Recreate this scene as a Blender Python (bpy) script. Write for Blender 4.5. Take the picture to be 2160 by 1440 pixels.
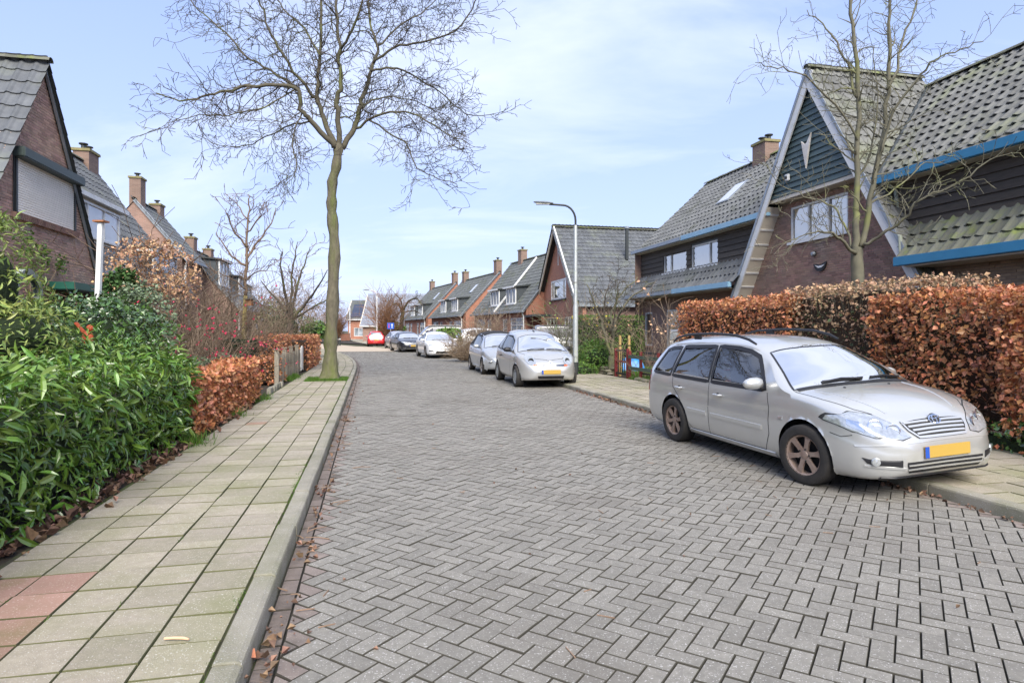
import bpy, bmesh, math, random
import numpy as np
from mathutils import Vector, Matrix
from mathutils.bvhtree import BVHTree

for o in list(bpy.data.objects): bpy.data.objects.remove(o)
random.seed(7); RNG = np.random.default_rng(7)
PI = math.pi
SC = bpy.context.scene
COL = SC.collection

# ------------------------------------------------------------------ camera
CAM_H = 1.53
F_PX = 1334.0
cam_d = bpy.data.cameras.new('camera'); cam = bpy.data.objects.new('camera', cam_d); COL.objects.link(cam)
cam.location = (0, 0, CAM_H); cam.rotation_euler = (PI/2, 0, 0)
cam_d.sensor_width = 36; cam_d.lens = 36*F_PX/2160; cam_d.shift_y = -23/2160
cam_d.clip_start = 0.05; cam_d.clip_end = 3000
SC.camera = cam

# ------------------------------------------------------------------ world and sun
SUN_EL, SUN_AZ = math.radians(42), math.radians(170)   # azimuth clockwise from +Y (view direction)
w = bpy.data.worlds.new('World'); SC.world = w; w.use_nodes = True
nt = w.node_tree; N = nt.nodes; L = nt.links
bg = N['Background']; bg.inputs['Strength'].default_value = 0.115
sky = N.new('ShaderNodeTexSky'); sky.sky_type = 'NISHITA'; sky.sun_disc = False
sky.sun_elevation = SUN_EL; sky.sun_rotation = SUN_AZ; sky.air_density = 1.0; sky.dust_density = 1.2; sky.ozone_density = 3.5
tc = N.new('ShaderNodeTexCoord')
sep = N.new('ShaderNodeSeparateXYZ'); L.new(tc.outputs['Generated'], sep.inputs[0])
# thin high cloud: project the direction on a layer overhead
mx = N.new('ShaderNodeMath'); mx.operation = 'MAXIMUM'; mx.inputs[1].default_value = 0.03; L.new(sep.outputs['Z'], mx.inputs[0])
ad = N.new('ShaderNodeMath'); ad.operation = 'ADD'; ad.inputs[1].default_value = 0.18; L.new(mx.outputs[0], ad.inputs[0])
dv = N.new('ShaderNodeVectorMath'); dv.operation = 'DIVIDE'; L.new(tc.outputs['Generated'], dv.inputs[0])
cb = N.new('ShaderNodeCombineXYZ')
for k in range(3): L.new(ad.outputs[0], cb.inputs[k])
L.new(cb.outputs[0], dv.inputs[1])
mp = N.new('ShaderNodeMapping'); mp.inputs['Scale'].default_value = (0.55, 1.0, 0.3); mp.inputs['Rotation'].default_value = (0, 0, 0.5); mp.inputs['Location'].default_value = (24.27, 15.56, 1.684)
L.new(dv.outputs[0], mp.inputs[0])
ns = N.new('ShaderNodeTexNoise'); ns.inputs['Scale'].default_value = 1.15; ns.inputs['Detail'].default_value = 7; ns.inputs['Roughness'].default_value = 0.55; ns.inputs['Distortion'].default_value = 0.5
L.new(mp.outputs[0], ns.inputs['Vector'])
cr = N.new('ShaderNodeValToRGB'); cr.color_ramp.elements[0].position = 0.47; cr.color_ramp.elements[0].color = (0.04, 0.04, 0.04, 1)
cr.color_ramp.elements[1].position = 0.78; cr.color_ramp.elements[1].color = (0.85, 0.85, 0.85, 1)
L.new(ns.outputs['Fac'], cr.inputs[0])
mixc = N.new('ShaderNodeMixRGB'); mixc.inputs[2].default_value = (6.6, 6.9, 7.7, 1)
tint = N.new('ShaderNodeMixRGB'); tint.inputs[0].default_value = 0.62; tint.inputs[2].default_value = (2.5, 3.5, 6.7, 1); L.new(sky.outputs[0], tint.inputs[1])
L.new(cr.outputs[0], mixc.inputs[0]); L.new(tint.outputs[0], mixc.inputs[1])
# haze whitening low in the sky
hz = N.new('ShaderNodeMapRange'); hz.inputs['From Min'].default_value = 0.0; hz.inputs['From Max'].default_value = 0.55; hz.inputs['To Min'].default_value = 0.55; hz.inputs['To Max'].default_value = 0.0
L.new(sep.outputs['Z'], hz.inputs[0])
mixh = N.new('ShaderNodeMixRGB'); mixh.inputs[2].default_value = (4.5, 5.05, 7.1, 1)
L.new(hz.outputs[0], mixh.inputs[0]); L.new(mixc.outputs[0], mixh.inputs[1]); L.new(mixh.outputs[0], bg.inputs['Color'])
sd = bpy.data.lights.new('sun', 'SUN'); sd.energy = 4.0; sd.angle = math.radians(45); sd.color = (1.0, 0.94, 0.83)
sun = bpy.data.objects.new('sun', sd); COL.objects.link(sun)
sun.rotation_euler = Vector((math.sin(SUN_AZ)*math.cos(SUN_EL), math.cos(SUN_AZ)*math.cos(SUN_EL), math.sin(SUN_EL))).to_track_quat('Z', 'Y').to_euler()
SC.view_settings.view_transform = 'Standard'; SC.view_settings.look = 'None'; SC.view_settings.gamma = 1.0
SC.view_settings.exposure = 0.8
SC.render.engine = 'CYCLES'
SC.cycles.use_denoising = True; SC.cycles.max_bounces = 6; SC.cycles.transparent_max_bounces = 12
SC.cycles.caustics_reflective = False; SC.cycles.caustics_refractive = False
SC.cycles.use_adaptive_sampling = True; SC.cycles.adaptive_threshold = 0.02

# ------------------------------------------------------------------ frames of reference
TH = math.atan(0.223)                        # the street runs this far left of the view direction
NX = Vector((math.cos(TH), math.sin(TH), 0)) # across the street, to the right
TX = Vector((-math.sin(TH), math.cos(TH), 0))# along the street, away
def ST(p, v, z=0.0): return NX*p + TX*v + Vector((0, 0, z))
def at(x, y, Z):     return Vector(((x-1080)/F_PX*Z, Z, CAM_H + (697-y)/F_PX*Z))
def pv(P):           return (P.dot(NX), P.dot(TX))
def bend(v):         return -0.0039*max(0.0, v-23.5)**2
KL, KR, BL, BR = -0.53, 5.05, -2.20, 7.42    # kerb lines and garden borders, across the street
PAVE = 0.10

# ------------------------------------------------------------------ mesh helpers
class MB:
    def __init__(s): s.v = []; s.f = []
    def add(s, vs, fs):
        o = len(s.v); s.v.extend([tuple(p) for p in vs]); s.f.extend([tuple(i+o for i in f) for f in fs]); return s
    def box(s, c, d, M=None):
        x, y, z = d[0]/2, d[1]/2, d[2]/2
        vs = [Vector((a*x, b*y, e*z)) for e in (-1, 1) for a, b in ((-1, -1), (1, -1), (1, 1), (-1, 1))]
        if M is not None: vs = [M @ p for p in vs]
        c = Vector(c)
        return s.add([p+c for p in vs], [(3, 2, 1, 0), (4, 5, 6, 7), (0, 1, 5, 4), (1, 2, 6, 5), (2, 3, 7, 6), (3, 0, 4, 7)])
    def span(s, a, b, w_, h_, up=(0, 0, 1)):      # bar from a to b
        a, b = Vector(a), Vector(b); d = (b-a); l = d.length; d.normalize(); up = Vector(up)
        if abs(d.dot(up)) > .98: up = Vector((1, 0, 0))
        sx = d.cross(up).normalized(); sz = sx.cross(d)
        M = Matrix((d, sx, sz)).transposed()
        return s.box((a+b)/2, (l, w_, h_), M)
    def tube(s, path, radii, n=6, cap=True):
        path = [Vector(p) for p in path]; m = len(path)
        if not hasattr(radii, '__len__'): radii = [radii]*m
        vs = []; prev = None
        for i in range(m):
            d = (path[min(i+1, m-1)]-path[max(i-1, 0)])
            if d.length < 1e-9: d = Vector((0, 0, 1))
            d.normalize()
            if prev is None:
                a = d.orthogonal().normalized()
            else:
                a = prev - d*prev.dot(d)
                a = a.normalized() if a.length > 1e-6 else d.orthogonal().normalized()
            prev = a; b = d.cross(a)
            for k in range(n):
                t = 2*PI*k/n; vs.append(path[i] + (a*math.cos(t)+b*math.sin(t))*radii[i])
        fs = [(i*n+k, i*n+(k+1) % n, (i+1)*n+(k+1) % n, (i+1)*n+k) for i in range(m-1) for k in range(n)]
        if cap and n > 3: fs += [tuple(range(n-1, -1, -1)), tuple((m-1)*n+k for k in range(n))]
        return s.add(vs, fs)
    def lathe(s, prof, n=24, M=None, closed=False):   # prof: (radius, axis) ; axis = local z
        vs = []
        for r, z in prof:
            for k in range(n):
                t = 2*PI*k/n; p = Vector((r*math.cos(t), r*math.sin(t), z)); vs.append(M @ p if M is not None else p)
        m = len(prof); rows = m if closed else m-1
        fs = [(i*n+k, i*n+(k+1) % n, ((i+1) % m)*n+(k+1) % n, ((i+1) % m)*n+k) for i in range(rows) for k in range(n)]
        return s.add(vs, fs)
    def prism(s, poly, O, u, v, n, d):                # polygon in the (u,v) plane pushed by d along n
        O, u, v, n = Vector(O), Vector(u), Vector(v), Vector(n); k = len(poly)
        vs = [O+u*a+v*b for a, b in poly] + [O+u*a+v*b+n*d for a, b in poly]
        fs = [tuple(range(k-1, -1, -1)), tuple(range(k, 2*k))] + [(i, (i+1) % k, k+(i+1) % k, k+i) for i in range(k)]
        return s.add(vs, fs)
    def sphere(s, c, r, nu=10, nv=6):
        if not hasattr(r, '__len__'): r = (r, r, r)
        vs = []; c = Vector(c)
        for j in range(nv+1):
            ph = -PI/2+PI*j/nv
            for k in range(nu):
                t = 2*PI*k/nu; vs.append(c+Vector((r[0]*math.cos(ph)*math.cos(t), r[1]*math.cos(ph)*math.sin(t), r[2]*math.sin(ph))))
        fs = [(j*nu+k, j*nu+(k+1) % nu, (j+1)*nu+(k+1) % nu, (j+1)*nu+k) for j in range(nv) for k in range(nu)]
        return s.add(vs, fs)
    def build(s, name, m, parent=None, smooth=False, bevel=0.0, seg=2):
        me = bpy.data.meshes.new(name); me.from_pydata(s.v, [], s.f); me.validate(); me.update()
        if bevel:
            bm = bmesh.new(); bm.from_mesh(me); bmesh.ops.recalc_face_normals(bm, faces=bm.faces)
            es = [e for e in bm.edges if len(e.link_faces) == 2 and e.calc_face_angle() > 0.6]
            bmesh.ops.bevel(bm, geom=es, offset=bevel, segments=seg, affect='EDGES', clamp_overlap=True); bm.to_mesh(me); bm.free()
        return obj(name, me, m, parent, smooth or bevel > 0)
def obj(name, me, m, parent=None, smooth=False):
    o = bpy.data.objects.new(name, me); COL.objects.link(o)
    if m is not None and len(me.materials) == 0: me.materials.append(m)
    if smooth:
        me.polygons.foreach_set('use_smooth', [True]*len(me.polygons))
        if smooth != 'full':
            try: me.set_sharp_from_angle(angle=math.radians(38))
            except Exception: pass
    if parent is not None: o.parent = parent
    return o
def tag(o, label=None, cat=None, group=None, kind=None):
    if label: o['label'] = label
    if cat: o['category'] = cat
    if group: o['group'] = group
    if kind: o['kind'] = kind
    return o
def thing(name, label, cat, loc=(0, 0, 0), rotz=0.0, group=None):
    o = bpy.data.objects.new(name, None); COL.objects.link(o); o.empty_display_size = 0.2
    o.location = loc; o.rotation_euler = (0, 0, rotz); return tag(o, label, cat, group)
def np_mesh(name, V, Fs, k):      # V (n,3), Fs (m,k)
    me = bpy.data.meshes.new(name); V = np.ascontiguousarray(V, dtype=np.float32); Fs = np.ascontiguousarray(Fs, dtype=np.int32)
    me.vertices.add(len(V)); me.vertices.foreach_set('co', V.ravel())
    me.loops.add(Fs.size); me.loops.foreach_set('vertex_index', Fs.ravel())
    me.polygons.add(len(Fs)); me.polygons.foreach_set('loop_start', np.arange(0, Fs.size, k, dtype=np.int32))
    try: me.polygons.foreach_set('loop_total', np.full(len(Fs), k, dtype=np.int32))
    except Exception: pass
    me.polygons.foreach_set('use_smooth', np.zeros(len(Fs), dtype=bool)); me.update(calc_edges=True); me.validate(); return me
def scatter_mesh(name, tv, tf, T):  # template verts (k,3), faces (m,q), transforms (n,4,4)
    n, k = len(T), len(tv)
    V = np.einsum('nij,kj->nki', T[:, :3, :3], tv) + T[:, None, :3, 3]
    Fs = (np.asarray(tf)[None] + (np.arange(n)*k)[:, None, None]).reshape(-1, len(tf[0]))
    return np_mesh(name, V.reshape(-1, 3), Fs, len(tf[0]))
def world_np(parent):
    if parent is None: return np.eye(4)
    M = Matrix.LocRotScale(parent.location, parent.rotation_euler, parent.scale)
    if parent.parent is not None: return world_np(parent.parent) @ np.array(M)
    return np.array(M)
def view_size(T, W, size):          # apparent size in the photograph, 0 where out of frame
    P = np.einsum('ij,nj->ni', W, T[:, :, 3])
    Y = np.maximum(P[:, 1], 1e-3); x = 1080+F_PX*P[:, 0]/Y; y = 697-F_PX*(P[:, 2]-CAM_H)/Y
    ok = (P[:, 1] > 0.4) & (x > -20) & (x < 2180) & (y > -20) & (y < 1460)
    return np.where(ok, size*F_PX/Y, 0)
def pieces(parent, name, tv, tf, T, m, rest, size=0.2, nparts=290, smooth=False, bias=None):
    """the nparts pieces that show largest become parts of their own, the rest one part of kind stuff"""
    T = np.asarray(T, dtype=float)
    if len(T) == 0: return
    tv = np.asarray(tv, dtype=float)
    s = view_size(T, world_np(parent), size)
    if bias is not None: s = s*bias
    order = np.argsort(-s); n1 = min(nparts, int((s > 0).sum())); first = order[:n1]; later = order[n1:]
    if len(first):
        me = np_mesh(name, tv, np.asarray(tf), len(tf[0])); me.materials.append(m)
        if smooth: me.polygons.foreach_set('use_smooth', [True]*len(me.polygons))
        for i in first:
            o = bpy.data.objects.new(name, me); COL.objects.link(o); o.parent = parent
            o.matrix_local = Matrix(T[i].tolist())
    if len(later):
        o = obj(rest, scatter_mesh(rest, tv, tf, T[later]), m, parent, 'full' if smooth else False); o['kind'] = 'stuff'
def TRS(loc, u, v, n, s=(1, 1, 1)):
    M = np.eye(4); M[:3, 0] = np.array(u)*s[0]; M[:3, 1] = np.array(v)*s[1]; M[:3, 2] = np.array(n)*s[2]; M[:3, 3] = loc; return M
def cross_rows(poly, b):            # where the line v=b cuts a polygon: sorted u values
    out = []; k = len(poly)
    for i in range(k):
        (u0, v0), (u1, v1) = poly[i], poly[(i+1) % k]
        if (v0 <= b < v1) or (v1 <= b < v0): out.append(u0+(u1-u0)*(b-v0)/(v1-v0))
    return sorted(out)
def spans(poly, b, holes=(), pad=0.0):
    c = cross_rows(poly, b); iv = [(c[i], c[i+1]) for i in range(0, len(c)-1, 2)]
    for (h0, h1, g0, g1) in holes:
        if g0-pad < b < g1+pad:
            nx = []
            for a, e in iv:
                if h1 <= a or h0 >= e: nx.append((a, e)); continue
                if h0 > a: nx.append((a, h0))
                if h1 < e: nx.append((h1, e))
            iv = nx
    return iv
BOXV = [(-.5, -.5, 0), (.5, -.5, 0), (.5, .5, 0), (-.5, .5, 0), (-.5, -.5, .92), (.5, -.5, .92), (.5, .5, .92), (-.5, .5, .92),
        (-.487, -.472, 1), (.487, -.472, 1), (.487, .472, 1), (-.487, .472, 1)]
BOXF = [(8, 9, 10, 11)] + [(i, (i+1) % 4, 4+(i+1) % 4, 4+i) for i in range(4)] + [(4+i, 4+(i+1) % 4, 8+(i+1) % 4, 8+i) for i in range(4)]

# ------------------------------------------------------------------ materials
MATS = {}
def pm(name, c1, c2=None, scale=6.0, rough=0.8, bump=0.0, bscale=60.0, rnd=0.0, metal=0.0, spec=0.4, speck=None, speck_s=220.0,
       third=None, third_s=1.2, third_lo=.52, third_hi=.68, coat=0.0, hue=0.0, trans=0.0, stretch=None, detail=4.0, edge=None):
    if name in MATS: return MATS[name]
    m = bpy.data.materials.new(name); m.use_nodes = True; t = m.node_tree; n = t.nodes; l = t.links
    b = n['Principled BSDF']; b.inputs['Roughness'].default_value = rough; b.inputs['Metallic'].default_value = metal
    b.inputs['Specular IOR Level'].default_value = spec
    if coat: b.inputs['Coat Weight'].default_value = coat; b.inputs['Coat Roughness'].default_value = 0.04
    g = n.new('ShaderNodeNewGeometry'); src = g.outputs['Position']
    if stretch:
        mpn = n.new('ShaderNodeMapping'); mpn.inputs['Scale'].default_value = stretch; l.new(src, mpn.inputs[0]); src = mpn.outputs[0]
    def noise(s, d=detail, r=.6):
        q = n.new('ShaderNodeTexNoise'); q.inputs['Scale'].default_value = s; q.inputs['Detail'].default_value = d; q.inputs['Roughness'].default_value = r
        l.new(src, q.inputs['Vector']); return q.outputs['Fac']
    def ramp(f, lo, hi):
        q = n.new('ShaderNodeMapRange'); q.inputs['From Min'].default_value = lo; q.inputs['From Max'].default_value = hi; l.new(f, q.inputs[0]); return q.outputs[0]
    def mix(f, a, b_):
        q = n.new('ShaderNodeMixRGB')
        if isinstance(f, float): q.inputs[0].default_value = f
        else: l.new(f, q.inputs[0])
        for k, c in ((1, a), (2, b_)):
            if isinstance(c, tuple): q.inputs[k].default_value = (*c, 1)
            else: l.new(c, q.inputs[k])
        return q.outputs[0]
    col = c1
    if c2 is not None: col = mix(ramp(noise(scale), .3, .7), c1, c2)
    if third is not None: col = mix(ramp(noise(third_s, 5), third_lo, third_hi), col, third)
    if speck is not None: col = mix(ramp(noise(speck_s, 2, .5), .62, .70), col, speck)
    if rnd or hue:
        oi = n.new('ShaderNodeObjectInfo'); s1 = n.new('ShaderNodeMath'); s1.operation = 'ADD'
        l.new(oi.outputs['Random'], s1.inputs[0]); l.new(g.outputs['Random Per Island'], s1.inputs[1])
        fr = n.new('ShaderNodeMath'); fr.operation = 'FRACT'; l.new(s1.outputs[0], fr.inputs[0])
        hs = n.new('ShaderNodeHueSaturation')
        mr = n.new('ShaderNodeMapRange'); mr.inputs['To Min'].default_value = 1-rnd; mr.inputs['To Max'].default_value = 1+rnd; l.new(fr.outputs[0], mr.inputs[0]); l.new(mr.outputs[0], hs.inputs['Value'])
        if hue:
            m7 = n.new('ShaderNodeMath'); m7.operation = 'MULTIPLY'; m7.inputs[1].default_value = 7.31; l.new(fr.outputs[0], m7.inputs[0])
            f7 = n.new('ShaderNodeMath'); f7.operation = 'FRACT'; l.new(m7.outputs[0], f7.inputs[0])
            mh = n.new('ShaderNodeMapRange'); mh.inputs['To Min'].default_value = .5-hue; mh.inputs['To Max'].default_value = .5+hue; l.new(f7.outputs[0], mh.inputs[0]); l.new(mh.outputs[0], hs.inputs['Hue'])
        if isinstance(col, tuple): hs.inputs['Color'].default_value = (*col, 1)
        else: l.new(col, hs.inputs['Color'])
        col = hs.outputs[0]
    if edge is not None:      # dirt and moss, plus gap shade painted on worn, sloping arrises of paving
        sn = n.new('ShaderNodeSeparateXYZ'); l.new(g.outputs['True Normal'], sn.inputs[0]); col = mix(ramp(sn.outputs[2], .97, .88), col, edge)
    if isinstance(col, tuple): b.inputs['Base Color'].default_value = (*col, 1)
    else: l.new(col, b.inputs['Base Color'])
    if bump:
        bn = n.new('ShaderNodeBump'); bn.inputs['Strength'].default_value = bump; bn.inputs['Distance'].default_value = 0.02
        l.new(noise(bscale, 4), bn.inputs['Height']); l.new(bn.outputs[0], b.inputs['Normal'])
    if trans:
        td = n.new('ShaderNodeBsdfTranslucent'); ms = n.new('ShaderNodeMixShader'); ms.inputs[0].default_value = trans
        if isinstance(col, tuple): td.inputs[0].default_value = (*col, 1)
        else: l.new(col, td.inputs[0])
        l.new(b.outputs[0], ms.inputs[1]); l.new(td.outputs[0], ms.inputs[2]); l.new(ms.outputs[0], n['Material Output'].inputs[0])
    MATS[name] = m; return m
def brick_mat(name, c1, c2, mortar):        # for walls too far away to tell the bricks apart
    if name in MATS: return MATS[name]
    m = bpy.data.materials.new(name); m.use_nodes = True; t = m.node_tree; n = t.nodes; l = t.links
    b = n['Principled BSDF']; b.inputs['Roughness'].default_value = .9
    tcn = n.new('ShaderNodeTexCoord'); sp = n.new('ShaderNodeSeparateXYZ'); l.new(tcn.outputs['Object'], sp.inputs[0])
    a = n.new('ShaderNodeMath'); a.operation = 'ADD'; l.new(sp.outputs[0], a.inputs[0]); l.new(sp.outputs[1], a.inputs[1])
    cbn = n.new('ShaderNodeCombineXYZ'); l.new(a.outputs[0], cbn.inputs[0]); l.new(sp.outputs[2], cbn.inputs[1])
    bt = n.new('ShaderNodeTexBrick'); bt.inputs['Scale'].default_value = 1; bt.inputs['Brick Width'].default_value = .22; bt.inputs['Row Height'].default_value = .0625
    bt.inputs['Mortar Size'].default_value = .006; bt.inputs['Color1'].default_value = (*c1, 1); bt.inputs['Color2'].default_value = (*c2, 1); bt.inputs['Mortar'].default_value = (*mortar, 1)
    l.new(cbn.outputs[0], bt.inputs['Vector'])
    nz = n.new('ShaderNodeTexNoise'); nz.inputs['Scale'].default_value = 1.3; nz.inputs['Detail'].default_value = 5; l.new(tcn.outputs['Object'], nz.inputs['Vector'])
    hs = n.new('ShaderNodeHueSaturation'); mr = n.new('ShaderNodeMapRange'); mr.inputs['To Min'].default_value = .7; mr.inputs['To Max'].default_value = 1.25
    l.new(nz.outputs[0], mr.inputs[0]); l.new(mr.outputs[0], hs.inputs['Value']); l.new(bt.outputs[0], hs.inputs['Color']); l.new(hs.outputs[0], b.inputs['Base Color'])
    MATS[name] = m; return m
def glass_mat(name, tint=(.55, .6, .6), clear=.35, rough=.01, gl_c=(1.0, .965, .90)):   # window pane: mirrors the sky, lets part of the light through
    if name in MATS: return MATS[name]
    m = bpy.data.materials.new(name); m.use_nodes = True; t = m.node_tree; n = t.nodes; l = t.links
    n.remove(n['Principled BSDF'])
    gl = n.new('ShaderNodeBsdfGlossy'); gl.inputs['Roughness'].default_value = rough; gl.inputs['Color'].default_value = (*gl_c, 1)
    tr = n.new('ShaderNodeBsdfTransparent'); tr.inputs[0].default_value = (*tint, 1)
    fr = n.new('ShaderNodeFresnel'); fr.inputs[0].default_value = 1.6
    mr = n.new('ShaderNodeMapRange'); mr.inputs['To Min'].default_value = 1-clear-.25; mr.inputs['To Max'].default_value = 1.0
    mr.inputs['To Min'].default_value = max(.04, .65-clear); l.new(fr.outputs[0], mr.inputs[0])
    ms = n.new('ShaderNodeMixShader'); l.new(mr.outputs[0], ms.inputs[0]); l.new(tr.outputs[0], ms.inputs[1]); l.new(gl.outputs[0], ms.inputs[2])
    l.new(ms.outputs[0], n['Material Output'].inputs[0]); MATS[name] = m; return m

M_white = pm('white paint', (.72, .72, .70), (.62, .62, .60), 3, .45, third=(.5, .5, .44), third_s=2.2, third_lo=.6, third_hi=.8)
M_cream = pm('cream paint', (.62, .56, .45), (.55, .5, .41), 3, .5)
M_black = pm('black plastic', (.018, .018, .02), None, rough=.45)
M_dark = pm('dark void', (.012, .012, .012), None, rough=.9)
M_zinc = pm('zinc', (.33, .36, .39), (.25, .28, .3), 4, .45, metal=.5)
M_steel = pm('galvanised steel', (.42, .44, .44), (.33, .35, .35), 8, .45, metal=.35, third=(.40, .44, .33), third_s=6, third_lo=.55, third_hi=.7)
M_soil = pm('soil', (.055, .042, .03), (.03, .024, .018), 14, .95, bump=1.0, bscale=40)
M_grass = pm('grass', (.10, .19, .022), (.06, .13, .015), 9, .6, rnd=.35, hue=.02, trans=.25)
M_pane = glass_mat('window pane', (.8, .82, .82), .22)
M_pane_far = pm('far window pane', (.36, .39, .42), (.10, .12, .13), 1.5, rough=.06, spec=1.0)
# ================================================================== ground, road, pavements
def sheet(name, m, p0, p1, v0, v1, z, step=1.0, shift=True):
    vs = []; n = max(1, int((v1-v0)/step))
    for i in range(n+1):
        v = v0+(v1-v0)*i/n; b = bend(v) if shift else 0
        vs += [ST(p0+b, v, z), ST(p1+b, v, z)]
    fs = [(2*i, 2*i+1, 2*i+3, 2*i+2) for i in range(n)]
    return tag(MB().add(vs, fs).build(name, m), kind='structure')
M_lawn = pm('ground cover', (.05, .065, .025), (.075, .06, .035), 3, .95, bump=.8, bscale=25)
g = MB().add([(-700, -60, -.03), (700, -60, -.03), (700, 1500, -.03), (-700, 1500, -.03)], [(0, 1, 2, 3)]).build('ground', M_lawn); tag(g, kind='structure')
M_joint = pm('road joint sand', (.022, .021, .018), (.038, .036, .027), 9, .95, third=(.05, .065, .02), third_s=2.5)
M_moss = pm('mossy joint', (.075, .095, .02), (.04, .04, .022), 5, .95, third=(.05, .044, .032), third_s=2.0, bump=.6)
road = sheet('road', M_joint, KL, KR, -4, 47.2, -.012)
pave_l = sheet('pavement_left', M_moss, BL-.02, KL-.14, -4, 60, PAVE-.012)
pave_r = sheet('pavement_right', M_moss, KR+.14, BR+.02, -4, 60, PAVE-.012)
sheet('garden_ground_left', M_soil, -60, BL-.03, -6, 120, PAVE-.03)
sheet('garden_ground_right', M_soil, BR+.03, 60, -6, 120, PAVE-.03)

# --- herringbone road bricks, laid at 45 degrees to the kerb
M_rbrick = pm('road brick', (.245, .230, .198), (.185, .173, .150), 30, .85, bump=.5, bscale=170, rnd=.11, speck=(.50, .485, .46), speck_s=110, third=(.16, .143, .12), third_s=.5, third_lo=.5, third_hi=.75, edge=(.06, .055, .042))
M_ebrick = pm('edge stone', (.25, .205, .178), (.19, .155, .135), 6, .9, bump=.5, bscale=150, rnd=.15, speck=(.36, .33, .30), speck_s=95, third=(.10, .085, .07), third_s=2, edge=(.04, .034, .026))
U = .105; S2 = math.sqrt(.5)
e1 = (S2, S2); e2 = (-S2, S2)      # brick axes in (p,v)
T = []; cut = []
def kerb_in(v): return KL+.115, KR-.015
R = int(62/U)
vmax, vmin = 47.0, -3.0
lo = KL+.115; hi = KR-.015
rng = random.Random(3)
def brick_T(cx, cy, horiz):
    v = cy; p = cx+bend(v); a = (e1 if horiz else e2)
    u = NX*a[0]+TX*a[1]; vv = Vector((-u.y, u.x, 0))
    tilt = rng.gauss(0, .006); tilt2 = rng.gauss(0, .006)
    n = Vector((tilt, tilt2, 1)).normalized(); u = (u-n*u.dot(n)).normalized(); vv = n.cross(u)
    return TRS(ST(p, v, -.03+rng.gauss(0, .0016)), u, vv, n, (.2045, .0995, .042))
def clip_half(poly, k, sgn):      # keep sgn*(p-k)>0
    out = []
    for i in range(len(poly)):
        a, b = poly[i], poly[(i+1) % len(poly)]
        da, db = sgn*(a[0]-k), sgn*(b[0]-k)
        if da >= 0: out.append(a)
        if da*db < 0:
            t = da/(da-db); out.append((a[0]+(b[0]-a[0])*t, a[1]+(b[1]-a[1])*t))
    return out
def area(poly): return abs(sum(poly[i][0]*poly[(i+1) % len(poly)][1]-poly[(i+1) % len(poly)][0]*poly[i][1] for i in range(len(poly))))/2
# lattice: x along e1, y along e2
for x in range(-60, 560):
    for y in range(-60, 560):
        k = (x+y) % 4
        if k == 0: cx, cy, hz_ = x+1, y+.5, True
        elif k == 2: cx, cy, hz_ = x+.5, y+1, False
        else: continue
        P = (cx*U*e1[0]+cy*U*e2[0]+1.0, cx*U*e1[1]+cy*U*e2[1]-3.2)
        if not (vmin < P[1] < vmax) or not (lo-.12 < P[0] < hi+.12): continue
        a = e1 if hz_ else e2; b = (-a[1], a[0]); hl, hw = .1018, .0493
        poly = [(P[0]+a[0]*s*hl+b[0]*t*hw, P[1]+a[1]*s*hl+b[1]*t*hw) for s, t in ((-1, -1), (1, -1), (1, 1), (-1, 1))]
        ps = [q[0] for q in poly]
        if min(ps) >= lo and max(ps) <= hi: T.append(brick_T(P[0], P[1], hz_))
        else:
            c = poly
            if min(ps) < lo: c = clip_half(c, lo, 1)
            if c and max(ps) > hi: c = clip_half(c, hi, -1)
            if len(c) > 2 and area(c) > .0022: cut.append(c)
pieces(road, 'road_brick', BOXV, BOXF, np.array(T), M_rbrick, 'road_bricks_beyond', size=.2, nparts=295)
# pointed edge stones where the herringbone meets the gutter
def slab(poly, z0, z1, inset=.008):
    cx = sum(q[0] for q in poly)/len(poly); cy = sum(q[1] for q in poly)/len(poly); k = len(poly)
    bot = [ST(q[0]+bend(q[1]), q[1], z0) for q in poly]; mid_ = [ST(q[0]+bend(q[1]), q[1], z1-.005) for q in poly]; top = []
    for q in poly:
        d = math.hypot(q[0]-cx, q[1]-cy) or 1; s = 1-inset/d
        x, y = cx+(q[0]-cx)*s, cy+(q[1]-cy)*s; top.append(ST(x+bend(y), y, z1))
    return bot+mid_+top, [tuple(range(2*k, 3*k))]+[(r*k+i, r*k+(i+1) % k, (r+1)*k+(i+1) % k, (r+1)*k+i) for r in (0, 1) for i in range(k)]
cut.sort(key=lambda c: min(q[1] for q in c) if min(q[1] for q in c) > 1.5 else 99)
rest = MB()
for i, c in enumerate(cut):
    vs, fs = slab(c, -.03, .011+rng.gauss(0, .0015))
    if i < 110: MB().add(vs, fs).build('edge_stone', M_ebrick, road)
    else: rest.add(vs, fs)
tag(rest.build('edge_stones_beyond', M_ebrick, road), kind='stuff')
# gutter course along the left kerb
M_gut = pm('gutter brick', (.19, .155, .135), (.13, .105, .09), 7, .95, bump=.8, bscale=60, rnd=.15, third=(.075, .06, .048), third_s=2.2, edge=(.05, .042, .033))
T = [TRS(ST(KL+.058+bend(v), v+.1, -.035+rng.gauss(0, .002)), TX, -NX, Vector((0, 0, 1)), (.2, .094, .040)) for v in np.arange(-3, 47, .208)]
pieces(road, 'gutter_brick', BOXV, BOXF, T, M_gut, 'gutter_bricks_beyond', size=.15, nparts=90)

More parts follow.
